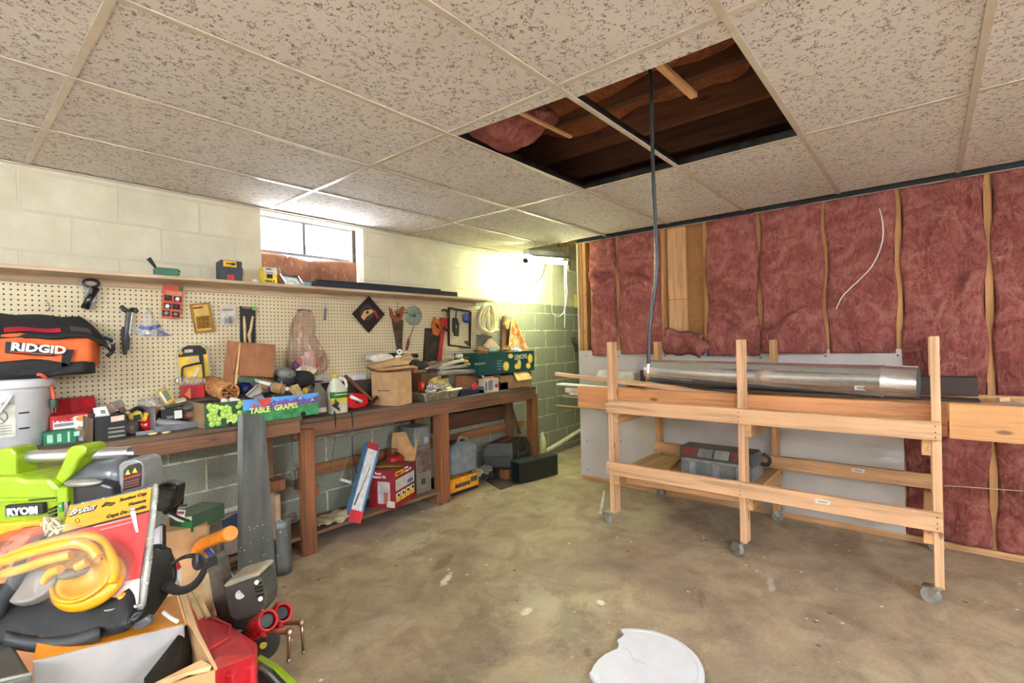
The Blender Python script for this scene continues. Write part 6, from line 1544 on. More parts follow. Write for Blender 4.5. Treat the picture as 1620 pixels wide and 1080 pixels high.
part('sticker', onL(WL*.66, WL*.98, hh*.04, hh*.20, 2), mat((200, 196, 176), .5), t)
tp = UZ*hh
part('open_flap', MB().prism([cR+tp+V((.0, .0, 0)), cB+tp, cB+tp+V((.055, .035, .21)), cR+tp+V((.075, .03, .23))], (.003, -.002, 0)), mat((176, 132, 84), .85), t, label='plain brown open flap')
part('top_flap', MB().prism([cF+tp+V((.0, .01, .002)), cR+tp+V((-.05, .01, .002)), cB+tp+V((-.02, 0, .02)), cL+tp+V((0, 0, .015))], (0, 0, .003)), mat((110, 60, 44), .6, var=.3, scale=16), t)
part('yellow_line', MB().bar(cL+tp+V((.03, -.02, .020)), cF.lerp(cR, .35)+tp+V((0, .01, .008)), .010, .002), mat((206, 160, 40), .5), t)
part('appliance', MB().ell((cR+cB)/2+tp+V((-.07, -.01, .02)), (.07, .05, .045), p=.8), mat((146, 18, 26), .3), t)
part('appliance_knob', MB().cyl((cR+cB)/2+tp+V((-.06, -.01, .06)), (cR+cB)/2+tp+V((-.05, -.01, .075)), .022, 12), M_BLACK, t)
# brown box pieces behind
x0, x1, *_ = pbox(612, 645, 690, 730, 3.40, .1)
solo('carton', 'plain brown carton behind the maroon appliance carton', 'box', MB().bx(x0, x1+.02, 3.33, 3.42, LS, .50), mat((136, 88, 54), .8), bevel=.003)
# tall picture carton + grey case on it
x0, x1, *_ = pbox(664, 697, 700, 780, 3.20, .1)
zt = A(680, 704, Y=3.2).z
t = thing('carton', 'tall worn carton with printed pictures beside the middle bench leg', 'box', V(((x0+x1)/2, 3.3, LS)))
xa, xb = x0-.03, min(x1+.04, 2.695)
part('box', MB().bx(xa, xb, 3.20, 3.385, LS, zt), mat((112, 104, 92), .7, var=.1), t, .003)
part('picture', MB().bx(xa+.02, xb-.01, 3.1985, 3.1998, LS+(zt-LS)*.45, zt-.02), mat((86, 66, 56), .6, var=.5, scale=26), t)
part('dark_label', MB().bx(xa+.05, xb-.06, 3.1985, 3.1998, LS+.07, LS+.12), mat((56, 50, 46), .6), t)
zt2 = A(680, 672, Y=3.2).z
t = thing('drawer_unit', 'small grey ribbed case standing on the tall picture carton', 'case', V(((xa+xb)/2, 3.3, zt)))
part('case', MB().bx(xa-.02, xb, 3.20, 3.385, zt+.002, zt2), mat((92, 92, 90), .5), t, .004)
for k in range(7): part('rib', MB().bx(xa-.01+.022*k, xa+.002+.022*k, 3.194, 3.20, zt+.02, zt2-.01), mat((120, 120, 116), .5), t)
part('label', MB().bx(xb-.07, xb-.03, 3.196, 3.199, zt+.03, zt+.075), mat((190, 182, 170), .5), t)
# shelf oddments
q = A(535, 826, Z=LS)
solo('cloth', 'crumpled tan canvas lying on the lower bench shelf', 'cloth', MB().grid(lambda u, v: V((1.66+.30*u, 3.135+.22*v, LS+.006+.035*abs(math.sin(4*u+1)*math.sin(3*v+.6))+.008*math.sin(19*u+11*v))), 26, 16), mat((178, 160, 126), .9), solid=.005)
q0, q1 = A(538, 757, Y=3.36), A(556, 763, Y=3.36)
solo('tag', 'small white tag hanging by a thread under the bench', 'tag', MB().prism([A(x, y, Y=3.30) for x, y in ((539, 756), (556, 761), (554, 765), (538, 760))], (0, .002, 0)).tube([A(540, 757, Y=3.30), A(556, 700, Y=3.30), A(560, 664, Y=3.30)], .001, 5), M_PAPER)
q = A(505, 740, Y=3.40)
solo('cord', 'thin brown cord dangling behind the bench leg', 'cord', MB().tube(curve_pts([A(531, 690, Y=3.25), A(527, 715, Y=3.25), A(523, 742, Y=3.25)]), .0025, 6), mat((110, 92, 74), .7))
solo('cord', 'dark cord dangling in front of the back rail', 'cord', MB().tube(curve_pts([A(557, 690, Y=3.25), A(558, 720, Y=3.25), A(562, 738, Y=3.25), A(565, 748, Y=3.25)]), .003, 6), M_BLACK)
q = A(463, 750, Y=3.36)
solo('plastic_bag', 'dusty clear bag hung behind the front bench leg', 'bag', MB().ell(q, (.05, .04, .085), p=.8).tube([q+V((0, 0, .07)), q+V((0, .0, .36))], .006, 6), clear((130, 134, 120), .5))
solo('rope', 'coil of pale cord on the floor shelf beside the front bench leg', 'cord', MB().tube([A(458, 828, Z=LS+.02)+V((.05*math.cos(k*.5), .04*math.sin(k*.5), .0015*k)) for k in range(44)], .005, 6), mat((170, 160, 130), .8))
q = A(452, 815, Y=3.2)
solo('carton', 'pale block of scrap wood standing beside the small grey sheet', 'wood block', MB().bx(A(436, 800, Y=3.2).x, A(444, 800, Y=3.2).x, 3.20, 3.30, LS, A(440, 783, Y=3.2).z), mat((180, 150, 120), .8), bevel=.002)
# right bay: grey jerrycan on a yellow box
x0, x1, *_ = pbox(716, 757, 745, 773, 3.22, .1)
z0 = 0.0
zt = A(735, 752, Y=3.22).z
t = thing('tool_carton', 'low orange and black tool carton on the floor under the bench', 'box', V(((x0+x1)/2, 3.3, z0)))
part('box', MB().bx(x0-.1, x1, 3.22, 3.42, z0, zt), mat((30, 28, 28), .5), t, .003)
part('printed_panel', MB().prism([(x0-.08, 3.2185, z0+.03), (x1, 3.2185, z0+.03), (x1, 3.2185, zt-.002), (x0-.08, 3.2185, zt-.002)], (0, .001, 0)), mat((226, 148, 24), .5), t)
part('printed_tool', MB().bx(x1-.10, x1-.015, 3.217, 3.2184, z0+.075, z0+.12).bx(x0+.03, x1-.11, 3.217, 3.2184, z0+.06, z0+.095), mat((60, 58, 56), .5, var=.5, scale=40), t)
part('top_picture', MB().prism([(x0-.06, 3.23, zt+.0006), (x1-.01, 3.23, zt+.0006), (x1-.01, 3.40, zt+.0006), (x0-.06, 3.40, zt+.0006)], (0, 0, .001)), mat((214, 134, 34), .5, var=.35, scale=18), t)
q = A(736, 740, Y=3.28)
zj = A(736, 691, Y=3.3).z
jx0, jx1 = A(712, 720, Y=3.25).x, A(755, 720, Y=3.25).x
t = thing('jerrycan', 'grey plastic jerrycan standing on the orange tool carton', 'can', V(((jx0+jx1)/2, 3.32, zt+.002)))
jc = V(((jx0+jx1)/2, 3.32, zt+.003)); jw = (jx1-jx0)/2; jh = zj-zt-.03
def jer(u, v):
    a = 2*PI*u; k = min(1, (v*14)**.5)*(1 if v < .78 else max(.34, 1-((v-.78)/.22)**1.6*.66)); p = .42
    return jc+V((jw*k*math.copysign(abs(math.cos(a))**p, math.cos(a)), .095*k*math.copysign(abs(math.sin(a))**p, math.sin(a)), jh*v))
mb = MB().grid(jer, 40, 24); part('body', mb, mat((122, 126, 132), .4), t)
part('cap', MB().cyl(jc+V((-jw*.45, 0, jh*.92)), jc+V((-jw*.45, 0, jh*1.05)), .03, 16), M_BLACK, t)
part('top_handle', MB().tube(curve_pts([jc+V((-.01, 0, jh*.95)), jc+V((.02, 0, jh*1.10)), jc+V((.10, 0, jh*1.02)), jc+V((.13, 0, jh*.86))]), .014, 8), mat((150, 140, 120), .5), t)
# black power-tool case
c_ = [A(783, 747, Y=3.20), A(829, 743, Y=3.05)]
cz0, cz1 = .10, .41
P = [V((3.47, 3.33, 0)), V((3.64, 3.10, 0)), V((4.05, 3.21, 0)), V((3.88, 3.44, 0))]
t = thing('power_tool_case', 'black moulded power tool case with worn orange lettering under the bench', 'case', V((3.75, 3.23, cz0)))
ctr = sum(P, V((0, 0, 0)))/4
def lay(k, z): return [ctr+(p-ctr)*k+UZ*z for p in P]
def loft(rings, m=0):
    mb = MB(); n = len(rings[0]); vs = [p for r in rings for p in r]; fs = []
    for i in range(len(rings)-1):
        for j in range(n): fs.append((i*n+j, i*n+(j+1) % n, (i+1)*n+(j+1) % n, (i+1)*n+j))
    fs.append(tuple(range(n))[::-1]); fs.append(tuple((len(rings)-1)*n+j for j in range(n)))
    return mb.add(vs, fs)
M_CASE = mat((34, 33, 30), .45, var=.15)
part('base', loft([lay(.90, cz0), lay(1, cz0+.03), lay(1, cz0+.13)]), M_CASE, t, .008)
part('lid', loft([lay(1.02, cz0+.133), lay(1.0, cz0+.18), lay(.84, cz1-.055), lay(.80, cz1-.05)]), mat((50, 46, 40), .5, var=.15), t, .008)
pc = lay(.8, cz1-.0488)
ud = (pc[2]-pc[1]).normalized(); vd = (pc[3]-pc[2]).normalized()
mb = MB()
for k in range(7):
    q = pc[1]+ud*(.05+.040*k)+vd*.09
    mb.prism([q, q+ud*.028, q+ud*.028+vd*.012, q+ud*.010+vd*.05, q+vd*.06], UZ*.001)
part('worn_lettering', mb, mat((150, 84, 36), .7, var=.3, scale=40), t)
f0, f1 = lay(1.02, cz0+.133)[1], lay(1.02, cz0+.133)[2]
for k in (.25, .78): part('latch', MB().bar(f0.lerp(f1, k-.05)+V((.004, -.008, 0)), f0.lerp(f1, k+.05)+V((.004, -.008, 0)), .012, .05), mat((70, 66, 62), .4), t, .003)
part('carry_handle', MB().tube(curve_pts([f0.lerp(f1, .40)+V((0, -.005, 0)), f0.lerp(f1, .42)+V((.01, -.035, -.005)), f0.lerp(f1, .60)+V((.01, -.035, -.005)), f0.lerp(f1, .62)+V((0, -.005, 0))]), .010, 8), M_BLACK, t)
solo('wood_block', 'short block of wood propping up the black power tool case', 'wood block', MB().prism([(3.60, 3.16, 0), (3.72, 3.14, 0), (3.74, 3.24, 0), (3.62, 3.26, 0)], (0, 0, .098)), wood((150, 96, 64), 'z', knots=False), bevel=.002)
solo('wood_block', 'hidden block of wood under the rear of the power tool case', 'wood block', MB().bx(3.78, 3.90, 3.22, 3.34, 0, .098), M_OLD['z'])
# black flat metal box in front
P = [A(822, 766, Z=0), A(883, 750, Z=0)]
d = (P[1]-P[0]).normalized(); nn = V((-d.y, d.x, 0))
wd_ = (P[1]-P[0]).length
zt = A(824, 733, X=None, Y=P[0].y).z
t = thing('tool_chest', 'black flat steel tool box standing at the bench end', 'tool box', (P[0]+P[1])/2+nn*.08)
part('body', MB().prism([P[0], P[1], P[1]+nn*.13, P[0]+nn*.13], (0, 0, zt)), mat((24, 27, 25), .3), t, .006)
part('lid', MB().prism([P[0]-d*.002-nn*.003+UZ*(zt-.0), P[1]+d*.002-nn*.003+UZ*zt, P[1]+nn*.133+UZ*zt, P[0]+nn*.133+UZ*zt], (0, 0, .012)), mat((46, 54, 48), .35), t, .003)
for k in (.42, .58): part('catch', MB().box(P[0].lerp(P[1], k)-nn*.0+UZ*(zt+.012)+nn*.05, (.04, .02, .014), rotz(math.atan2(d.y, d.x))), M_STEEL, t)
solo('floor_mat', 'worn dark square mat on the floor beside the black tool box', 'mat', MB().prism([A(x, y, Z=.001) for x, y in ((765, 750), (800, 757), (822, 764), (792, 775), (770, 762))], (0, 0, .006)), mat((66, 54, 44), .9, var=.3, scale=30))
for k, (px, py, c, l) in enumerate(((768, 739, (120, 112, 98), 'rumpled grey paper beside the jerrycan foot'), (772, 748, (44, 38, 34), 'dark rag heap left of the wood block'), (752, 744, (150, 140, 110), 'short pale rope end on the orange carton'))):
    p0 = A(px, py, Y=3.26); p0.z = max(.035, p0.z-.02); solo('rag', l, 'rag', crumple(p0, (.075, .05, .035), 50+k, 14, 9), mat(c, .8))
# white jug by the wall
q = A(860, 716, Z=0)
q = V((4.56, 3.42, 0))
hj = A(858, 683, X=q.x).z
t = thing('jug', 'small cloudy white jug on the floor by the drain pipe', 'jug', q)
part('body', MB().lathe([(.036, 0), (.04, .004), (.04, hj*.6), (.03, hj*.74), (.013, hj*.88), (.013, hj*.95)], q, None, 20), mat((206, 206, 160), .4, var=.05), t)
part('handle', MB().tube(curve_pts([q+V((0, 0, hj*.97)), q+V((-.02, -.01, hj*1.0)), q+V((-.04, -.01, hj*.9)), q+V((-.036, 0, hj*.7))]), .007, 8), M_WHITE, t)
a, b = A(808, 640, Y=3.42), A(823, 686, Y=3.36)
solo('dark_bar', 'dark steel bar leaning on the back rail below the bench top', 'bar', MB().bar(a, b, .022, .022), mat((44, 36, 34), .5, .4))
# ---- bent galvanized sheets leaning on the bench
def sheet(nm, lbl, pts_bot, pts_top, th, bulge=.0):
    bot = [V(p) for p in pts_bot]; top = [V(p) for p in pts_top]
    mb = MB(); n = len(bot)
    for i in range(n-1):
        mb.grid(lambda u, v, i=i: bot[i].lerp(bot[i+1], u).lerp(top[i].lerp(top[i+1], u), v)+V((0, 0, 0)), 3, 12, smooth=False)
    return solo(nm, lbl, 'sheet metal', mb, M_SHEET, solid=th)
def sheet_mat():
    m, nt, bs = nodes_for('weathered_sheet_steel'); vec = coords(nt)
    n = noise(nt, coords(nt, (6, 6, 1)), 1.6, 5); vo = nt.nodes.new('ShaderNodeTexVoronoi'); vo.inputs['Scale'].default_value = 42; nt.links.new(vec, vo.inputs['Vector'])
    sp = nt.nodes.new('ShaderNodeSeparateXYZ'); nt.links.new(vec, sp.inputs[0])
    low = math_(nt, 'MULTIPLY', math_(nt, 'LESS_THAN', vo.outputs['Distance'], .20), math_(nt, 'LESS_THAN', math_(nt, 'ADD', sp.outputs[2], math_(nt, 'MULTIPLY', noise(nt, vec, 9, 2), .5)), .60))
    low = math_(nt, 'MULTIPLY', low, math_(nt, 'GREATER_THAN', noise(nt, vec, 14, 2), .52))
    col = ramp(nt, n, [(.3, rgb((86, 90, 90))), (.7, rgb((136, 138, 134)))])
    nt.links.new(mix(nt, math_(nt, 'MULTIPLY', low, .8), col, rgb((206, 206, 204))), bs.inputs['Base Color'])
    bs.inputs['Metallic'].default_value = .6; bs.inputs['Roughness'].default_value = .45; return m
M_SHEET = sheet_mat()
tY = 2.962
sheet('metal_sheet', 'tall bent grey steel sheet leaning against the bench front', [A(376, 934, Z=.004), A(384, 938, Z=.004), A(413, 925, Z=.004)], [A(376, 660, Y=tY), A(384, 653, Y=tY-.01), A(417, 657, Y=tY-.005)], .002)
sheet('metal_sheet', 'second tall steel sheet standing edge-on behind the bent one', [A(414, 923, Z=.004), A(437, 914, Z=.004)], [A(412, 655, Y=2.985), A(419, 659, Y=2.982)], .002)
ztop = A(450, 815, Y=3.0).z
def curl(u, v):
    c0 = A(438, 912, Z=.004); c1 = A(460, 902, Z=.004); p = c0.lerp(c1, u); p = p+V((-.03, .08, 0))*math.sin(PI*u*.9)*-.35
    return V((p.x, p.y, .004+(ztop-.004)*v))
solo('metal_sheet', 'short curved grey steel sheet standing by the front bench leg', 'sheet metal', MB().grid(curl, 14, 6), M_SHEET, solid=.002)
# framed picture on the lower shelf
fp = [A(x, y, Y=3.2) for x, y in ((343, 812), (384, 800), (384, 884), (347, 892))]
t = thing('framed_picture', 'white-framed picture propped on the lower shelf behind the steel sheet', 'picture', V((fp[0].x+.1, 3.2, fp[3].z)))
mb = MB()
for i in range(4): mb.bar(fp[i], fp[(i+1) % 4], .022, .028, (0, -1, 0))
part('frame', mb, mat((206, 198, 186), .5), t)
part('picture', MB().prism(fp, (0, .008, 0)), mat((150, 134, 124), .4, var=.25, scale=9), t)
part('dark_sky', MB().prism([fp[0].lerp(fp[2], .16), fp[1].lerp(fp[0], .08)+V((0, 0, -.025)), fp[1].lerp(fp[2], .35), fp[0].lerp(fp[3], .40)+V((.03, 0, 0))], (0, -.0015, 0)), mat((60, 72, 96), .4), t)
solo('wood_block', 'hidden wood block under the white-framed picture', 'wood block', MB().bx(fp[3].x, fp[2].x, 3.17, 3.25, LS, min(fp[3].z, fp[2].z)-.013), M_OLD['x'])

# ================================================================== HEAP IN THE LEFT FOREGROUND
FH = V((FW.x, FW.y, 0)).normalized(); RH = V((R0.x, R0.y, 0)).normalized()
def cpt(px, py, D): return A(px, py, D=D)
def cbox(px0, px1, yt, yb, D, dep, z0=None, turn=0.0):
    """box with an upright front face at depth D; turn rotates its footprint about the front left corner"""
    a, b = cpt(px0, yb, D), cpt(px1, yb, D); zt = cpt((px0+px1)/2, yt, D).z
    zb_ = (a.z+b.z)/2 if z0 is None else z0
    r = Matrix.Rotation(turn, 3, 'Z'); u = r @ RH; f = r @ FH; w = (b-a).dot(RH)
    a = V((a.x, a.y, zb_)); return a, u, f, w, zt-zb_
def fbx(o, u, f, x0, x1, y0, y1, z0, z1, mb=None):
    return (mb or MB()).prism([o+u*x0+f*y0+UZ*z0, o+u*x1+f*y0+UZ*z0, o+u*x1+f*y1+UZ*z0, o+u*x0+f*y1+UZ*z0], UZ*(z1-z0))
# big cartons that carry the heap
o, u, f, w, h = cbox(-230, 330, 1180, 1300, .80, .5, 0)
def carton(lbl, px0, px1, D, dep, z0, z1, m=M_CARD, turn=0):
    a, b = cpt(px0, 900, D), cpt(px1, 900, D); r = Matrix.Rotation(turn, 3, 'Z'); u, f = r @ RH, r @ FH; w = (b-a).dot(RH); a = V((a.x, a.y, 0))
    return solo('carton', lbl, 'box', fbx(a, u, f, 0, w, 0, dep, z0, z1), m, bevel=.003)
carton('large carton at the bottom of the foreground heap', -120, 230, .78, .26, 0, .45, M_CARD, .5)
carton('tall carton under the lime green power tool', -110, 150, 1.28, .24, 0, .80, M_CARD2, .55)
carton('tan carton beside the orange saw handle, under the green box', 258, 318, 1.56, .20, 0, cpt(290, 842, 1.56).z, M_CARDL, .52)
# ---- lime power tool with metal tube
D0 = 1.24
M_LIM = mat((130, 156, 16), .35, var=.04, name='lime_plastic')
t = thing('power_tool', 'lime green cordless power tool with a shiny metal tube on top of the heap', 'power tool', cpt(80, 850, D0))
ta, tb = cpt(-70, 727, D0-.02), cpt(206, 716, D0+.03)
mb = MB().tube([ta, tb], .0148, 24, caps=False); part('metal_tube', mb, mat((206, 206, 208), .28, .9, var=.04), t, solid=.002, label='shiny metal tube')
p = ta.lerp(tb, .78)-FH*.0145; part('tube_hole', MB().cyl(p, p+FH*.004, .0035, 10), M_BLACK, t)
def poly(pts, D, dep, mb=None): return (mb or MB()).prism([cpt(x, y, D) for x, y in pts], FH*dep)
part('tube_clamp', poly([(0, 710), (18, 709), (24, 716), (26, 760), (-10, 780), (-12, 716)], D0-.035, .06), M_LIM, t, .006)
part('tube_clamp', poly([(112, 706), (130, 704), (137, 708), (137, 716), (124, 727), (120, 737), (112, 752), (92, 772), (79, 768), (88, 752), (100, 727), (105, 711)], D0-.035, .06), M_LIM, t, .006)
part('body', poly([(-60, 752), (26, 753), (40, 757), (78, 757), (92, 770), (96, 800), (94, 823), (0, 832), (-60, 834)], D0-.05, .13), M_LIM, t, .012)
part('body_rib', poly([(-60, 789), (88, 787), (90, 793), (-60, 796)], D0-.056, .02), M_LIM, t, .003)
part('seam', poly([(45, 790), (86, 787), (86, 789), (45, 792)], D0-.058, .004), M_BLACK, t)
part('top_opening', poly([(40, 752), (78, 752), (80, 757), (42, 758)], D0-.01, .06), M_BLACK, t)
lp = part('logo_patch', poly([(7, 800), (67, 796), (68, 813), (8, 818)], D0-.062, .015), mat((26, 26, 28), .4), t, .002)
tu = (cpt(67, 813, D0)-cpt(8, 818, D0)).normalized()
text('RYOBI', .0235, cpt(11, 815.6, D0-.064), tu, UZ, mat((226, 224, 222), .4), t, name='logo_lettering', sx=1.12, bold=.0012)
mb = MB()
for k in range(3): mb.prism([cpt(x, y+6*k, D0-.056) for x, y in ((76+k*-1, 805), (86, 801), (87, 804), (77, 808))], FH*.01)
part('vent_slots', mb, M_BLACK, t)
part('lower_guard', poly([(-60, 832), (60, 823), (70, 825), (66, 832), (35, 835), (16, 852), (-60, 862)], D0-.055, .12), mat((232, 160, 30), .4), t, .008)
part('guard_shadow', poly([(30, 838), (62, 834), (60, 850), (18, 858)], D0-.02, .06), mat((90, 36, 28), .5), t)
part('side_rail', poly([(89, 772), (105, 770), (106, 800), (101, 832), (90, 832)], D0-.068, .05), M_LIM, t, .004)
pg = part('voltage_tag', poly([(92, 795), (99, 794), (99, 809), (93, 811)], D0-.071, .003), mat((56, 120, 44), .5), t)
q = cpt(93.6, 803, D0-.073); text('+', .012, q, tu, UZ, M_WHITE, t, name='tag_lettering')
part('silver_clip', poly([(101, 794), (107, 793), (107, 815), (102, 816)], D0-.069, .006), M_STEEL, t)
# grey motor drum with end plate
da, db = cpt(118, 757, D0+.02), cpt(190, 752, D0+.03)
part('motor_drum', MB().tube([da, da.lerp(db, .15), db, db+(db-da).normalized()*.035], [.034, .048, .050, .050], 28), mat((76, 76, 78), .25, var=.2, bmp=.2), t)
ep = part('end_plate', poly([(187, 735), (196, 729), (214, 726), (224, 731), (227, 748), (226, 772), (190, 781), (187, 776)], D0-.025, .07), mat((112, 112, 110), .4), t, .006)
sub('label', poly([(195, 744), (203, 736), (219, 732), (223, 737), (222, 769), (195, 776)], D0-.028, .003), mat((28, 26, 26), .4), ep)
for k, (xa, ya, c) in enumerate(((202, 743, (206, 170, 50)), (213, 740, (206, 170, 50)))):
    sub('warning_triangle', poly([(xa, ya), (xa+4, ya+7), (xa-4, ya+8)], D0-.031, .002), mat(c, .5), ep)
sub('red_line', poly([(195, 757), (222, 749), (222, 751), (195, 759)], D0-.0305, .002), mat((190, 40, 36), .5), ep)
mb = MB()
for k in range(3): mb = poly([(196, 763+4*k), (220, 757+4*k), (220, 758.5+4*k), (196, 764.5+4*k)], D0-.0305, .002, mb)
sub('small_print', mb, mat((120, 70, 50), .5), ep)
part('battery', poly([(98, 771), (152, 762), (178, 770), (178, 792), (150, 806), (98, 812)], D0-.05, .10), mat((38, 37, 39), .4), t, .006)
part('battery_latch', MB().ell(cpt(132, 763, D0-.05), (.045, .02, .010), rotz(math.atan2(RH.y, RH.x))), mat((140, 136, 130), .35, .4), t)
# ---- string tangle, straps, orange tool
mb = MB(); rnd = random.Random(8); pts = []
for k in range(46): pts.append(cpt(80+rnd.uniform(-16, 16)+k*.12, 835+rnd.uniform(-17, 13), 1.11+rnd.uniform(-.02, .02)))
solo('string', 'tangle of cream string between the lime tool and the suction cup pack', 'string', MB().tube(curve_pts(pts, 5), .0026, 6), mat((216, 204, 166), .8))
t = thing('multi_tool', 'bright orange-red hand tool at the left edge of the heap', 'tool', cpt(15, 880, 1.06))
part('body', poly([(-30, 856), (22, 847), (46, 846), (48, 850), (24, 876), (16, 881), (-30, 888)], 1.06, .06), mat((224, 82, 46), .4), t, .006)
part('grip_slot', poly([(-20, 860), (8, 856), (20, 857), (10, 864), (-20, 872)], 1.057, .004), mat((110, 60, 36), .5), t)
part('trim', poly([(0, 878), (10, 872), (12, 880), (0, 884)], 1.056, .004), mat((130, 34, 28), .5), t)
solo('paper_sheet', 'white folded paper under the orange-red tool', 'paper', poly([(-30, 886), (22, 881), (18, 892), (-30, 898)], 1.03, .08), M_PAPER)
solo('strap', 'wide dark grey webbing strap crossing down behind the suction cup pack', 'strap', MB().prism([cpt(x, y, D) for x, y, D in ((47, 846, 1.10), (62, 836, 1.12), (68, 852, 1.10), (36, 884, 1.03), (25, 905, .99), (14, 905, .99))], FH*.012), mat((66, 66, 68), .8, bmp=.5, bscale=500))
# ---- black work bag under the pack
t = thing('tool_pouch', 'black padded work bag lying under the suction cup pack', 'bag', cpt(130, 1020, 1.0))
RC = Matrix((RH, FH, UZ)).transposed()
M_POUCH = mat((9, 9, 10), .7, bmp=.3, bscale=220)
def bagpt(px, py, D): return cpt(px, py, D)
def pouch(u, v):
    # u left to right, v front to back over the top
    xs = [-40, 20, 75, 135, 190, 235, 268]; fb_ = [1008, 1016, 1022, 1016, 1000, 972, 930]; tp = [940, 930, 925, 925, 915, 880, 872]
    k = u*6; i = min(5, int(k)); g = k-i
    x = xs[i]+(xs[i+1]-xs[i])*g; yb = fb_[i]+(fb_[i+1]-fb_[i])*g; yt = tp[i]+(tp[i+1]-tp[i])*g
    e = math.sin(PI*min(1, max(0, u*.96+.02)))**.4
    y = yb+(yt-yb)*math.sin(v*PI/2)**.8; D = .90+.20*v-.03*math.sin(PI*v)*e+.16*max(0, u-.72)/.28
    return cpt(x, y+3*math.sin(9*u+4*v), D+.004*math.sin(23*u)*math.sin(9*v))
part('body', MB().grid(pouch, 36, 16), M_POUCH, t, solid=.02)
part('side_pocket', MB().ell(cpt(243, 905, 1.16), (.036, .05, .062), RC @ rot(y=-12), p=.8), M_POUCH, t)
part('pocket_rim', MB().tube(curve_pts([cpt(238, 952, 1.08), cpt(262, 930, 1.09), cpt(272, 910, 1.11), cpt(266, 890, 1.13), cpt(250, 872, 1.15), cpt(238, 868, 1.17)]), .0045, 8), mat((90, 90, 92), .5), t)
part('front_pocket', MB().grid(lambda u, v: cpt(8+150*u, 1000+14*math.sin(PI*u)+20*v-8*u, .895-.016*math.sin(PI*v)), 18, 6), mat((46, 46, 48), .7, bmp=.3, bscale=200), t, solid=.006)
part('label_tab', MB().prism([cpt(x, y, .935) for x, y in ((16, 980), (30, 972), (33, 979), (19, 988))], FH*.01), mat((70, 70, 72), .7, bmp=.6, bscale=400), t)
part('shoulder_strap', MB().tube(curve_pts([cpt(-20, 1000, .92), cpt(0, 960, .93), cpt(20, 925, .95), cpt(32, 905, .97)]), .013, 8), mat((32, 32, 34), .8), t)
bk = part('buckle', MB().prism([cpt(x, y, .905) for x, y in ((206, 988), (232, 975), (239, 984), (234, 991), (212, 999))], FH*.014), mat((70, 70, 70), .45), t, .004)
sub('buckle_webbing', MB().tube(curve_pts([cpt(192, 982, .905), cpt(204, 985, .90), cpt(214, 972, .905), cpt(224, 968, .91), cpt(212, 980, .90), cpt(200, 972, .91)]), .004, 6), M_BLACK, bk)
# strap loop at the right
lp_ = curve_pts([cpt(262, 925, 1.0), cpt(282, 934, 1.02), cpt(303, 928, 1.05), cpt(318, 912, 1.08), cpt(324, 893, 1.10), cpt(316, 880, 1.12), cpt(300, 879, 1.12), cpt(284, 884, 1.10), cpt(270, 894, 1.06)])
part('strap_loop', MB().tube(lp_, [.010-.007*(k/len(lp_)) for k in range(len(lp_))], 8), M_BLACK, t)
part('strap_slider', MB().ell(cpt(313, 888, 1.12), (.012, .012, .020), RC), mat((60, 60, 62), .4), t)
# ---- suction cup blister pack
t = thing('suction_cup_pack', 'large clear blister pack holding a yellow double suction cup lifter', 'blister pack', cpt(130, 985, .93))
pTL, pTR, pBR, pBL = cpt(108, 801, 1.13), cpt(240, 772, 1.13), cpt(224, 958, .93), cpt(34, 988, .93)
ou = (pTR-pTL).normalized(); ov = ((pTL+pTR)/2-(pBL+pBR)/2).normalized(); on = ou.cross(ov).normalized()
if on.dot(FW) > 0: on = -on
def pp_(px, py, lift=0.0):
    """point of the pack's own plane seen along this photo direction"""
    d = FW+CR*((px-810)/FPX)-CU*((py-540)/FPX); o_ = V((0, 0, H)); c_ = (pTL+pTR+pBR+pBL)/4
    return o_+d*((c_-o_).dot(on)/d.dot(on))+on*lift
def flat(pts, lift, th=.0015, mb=None): return (mb or MB()).prism([pp_(x, y, lift) for x, y in pts], -on*th)
M_PKY = mat((202, 146, 42), .45, var=.05); M_PKR = mat((214, 66, 66), .4, var=.08)
part('card_header', flat([(111, 802), (240, 773), (237, 808), (99, 844)], .002), M_PKY, t)
part('card_red', flat([(99, 845), (237, 810), (222, 914), (140, 930), (38, 920), (40, 892)], .0015), M_PKR, t)
part('card_foot', flat([(222, 915), (219, 955), (180, 962), (150, 930)], .0015), mat((226, 186, 176), .5), t)
part('header_line', flat([(99, 842.5), (237, 807.5), (236.8, 810), (98.5, 845.5)], .0026, .001), mat((40, 30, 30), .5), t)
bk_ = flat([(108, 799), (241, 769), (249, 767), (250, 772), (240, 880), (229, 956), (224, 963), (120, 975), (80, 975), (50, 986), (34, 990), (28, 978), (32, 960), (24, 915), (28, 890), (48, 868), (96, 848)], -.001, .002)
part('clear_backing', bk_, clear((206, 200, 190), .42, .1), t)
part('rim_fold', MB().tube([pp_(x, y, .003) for x, y in ((248, 768), (244, 822), (236, 880), (230, 930), (226, 958), (180, 966), (120, 976))], .004, 6), clear((226, 222, 214), .45, .08), t)
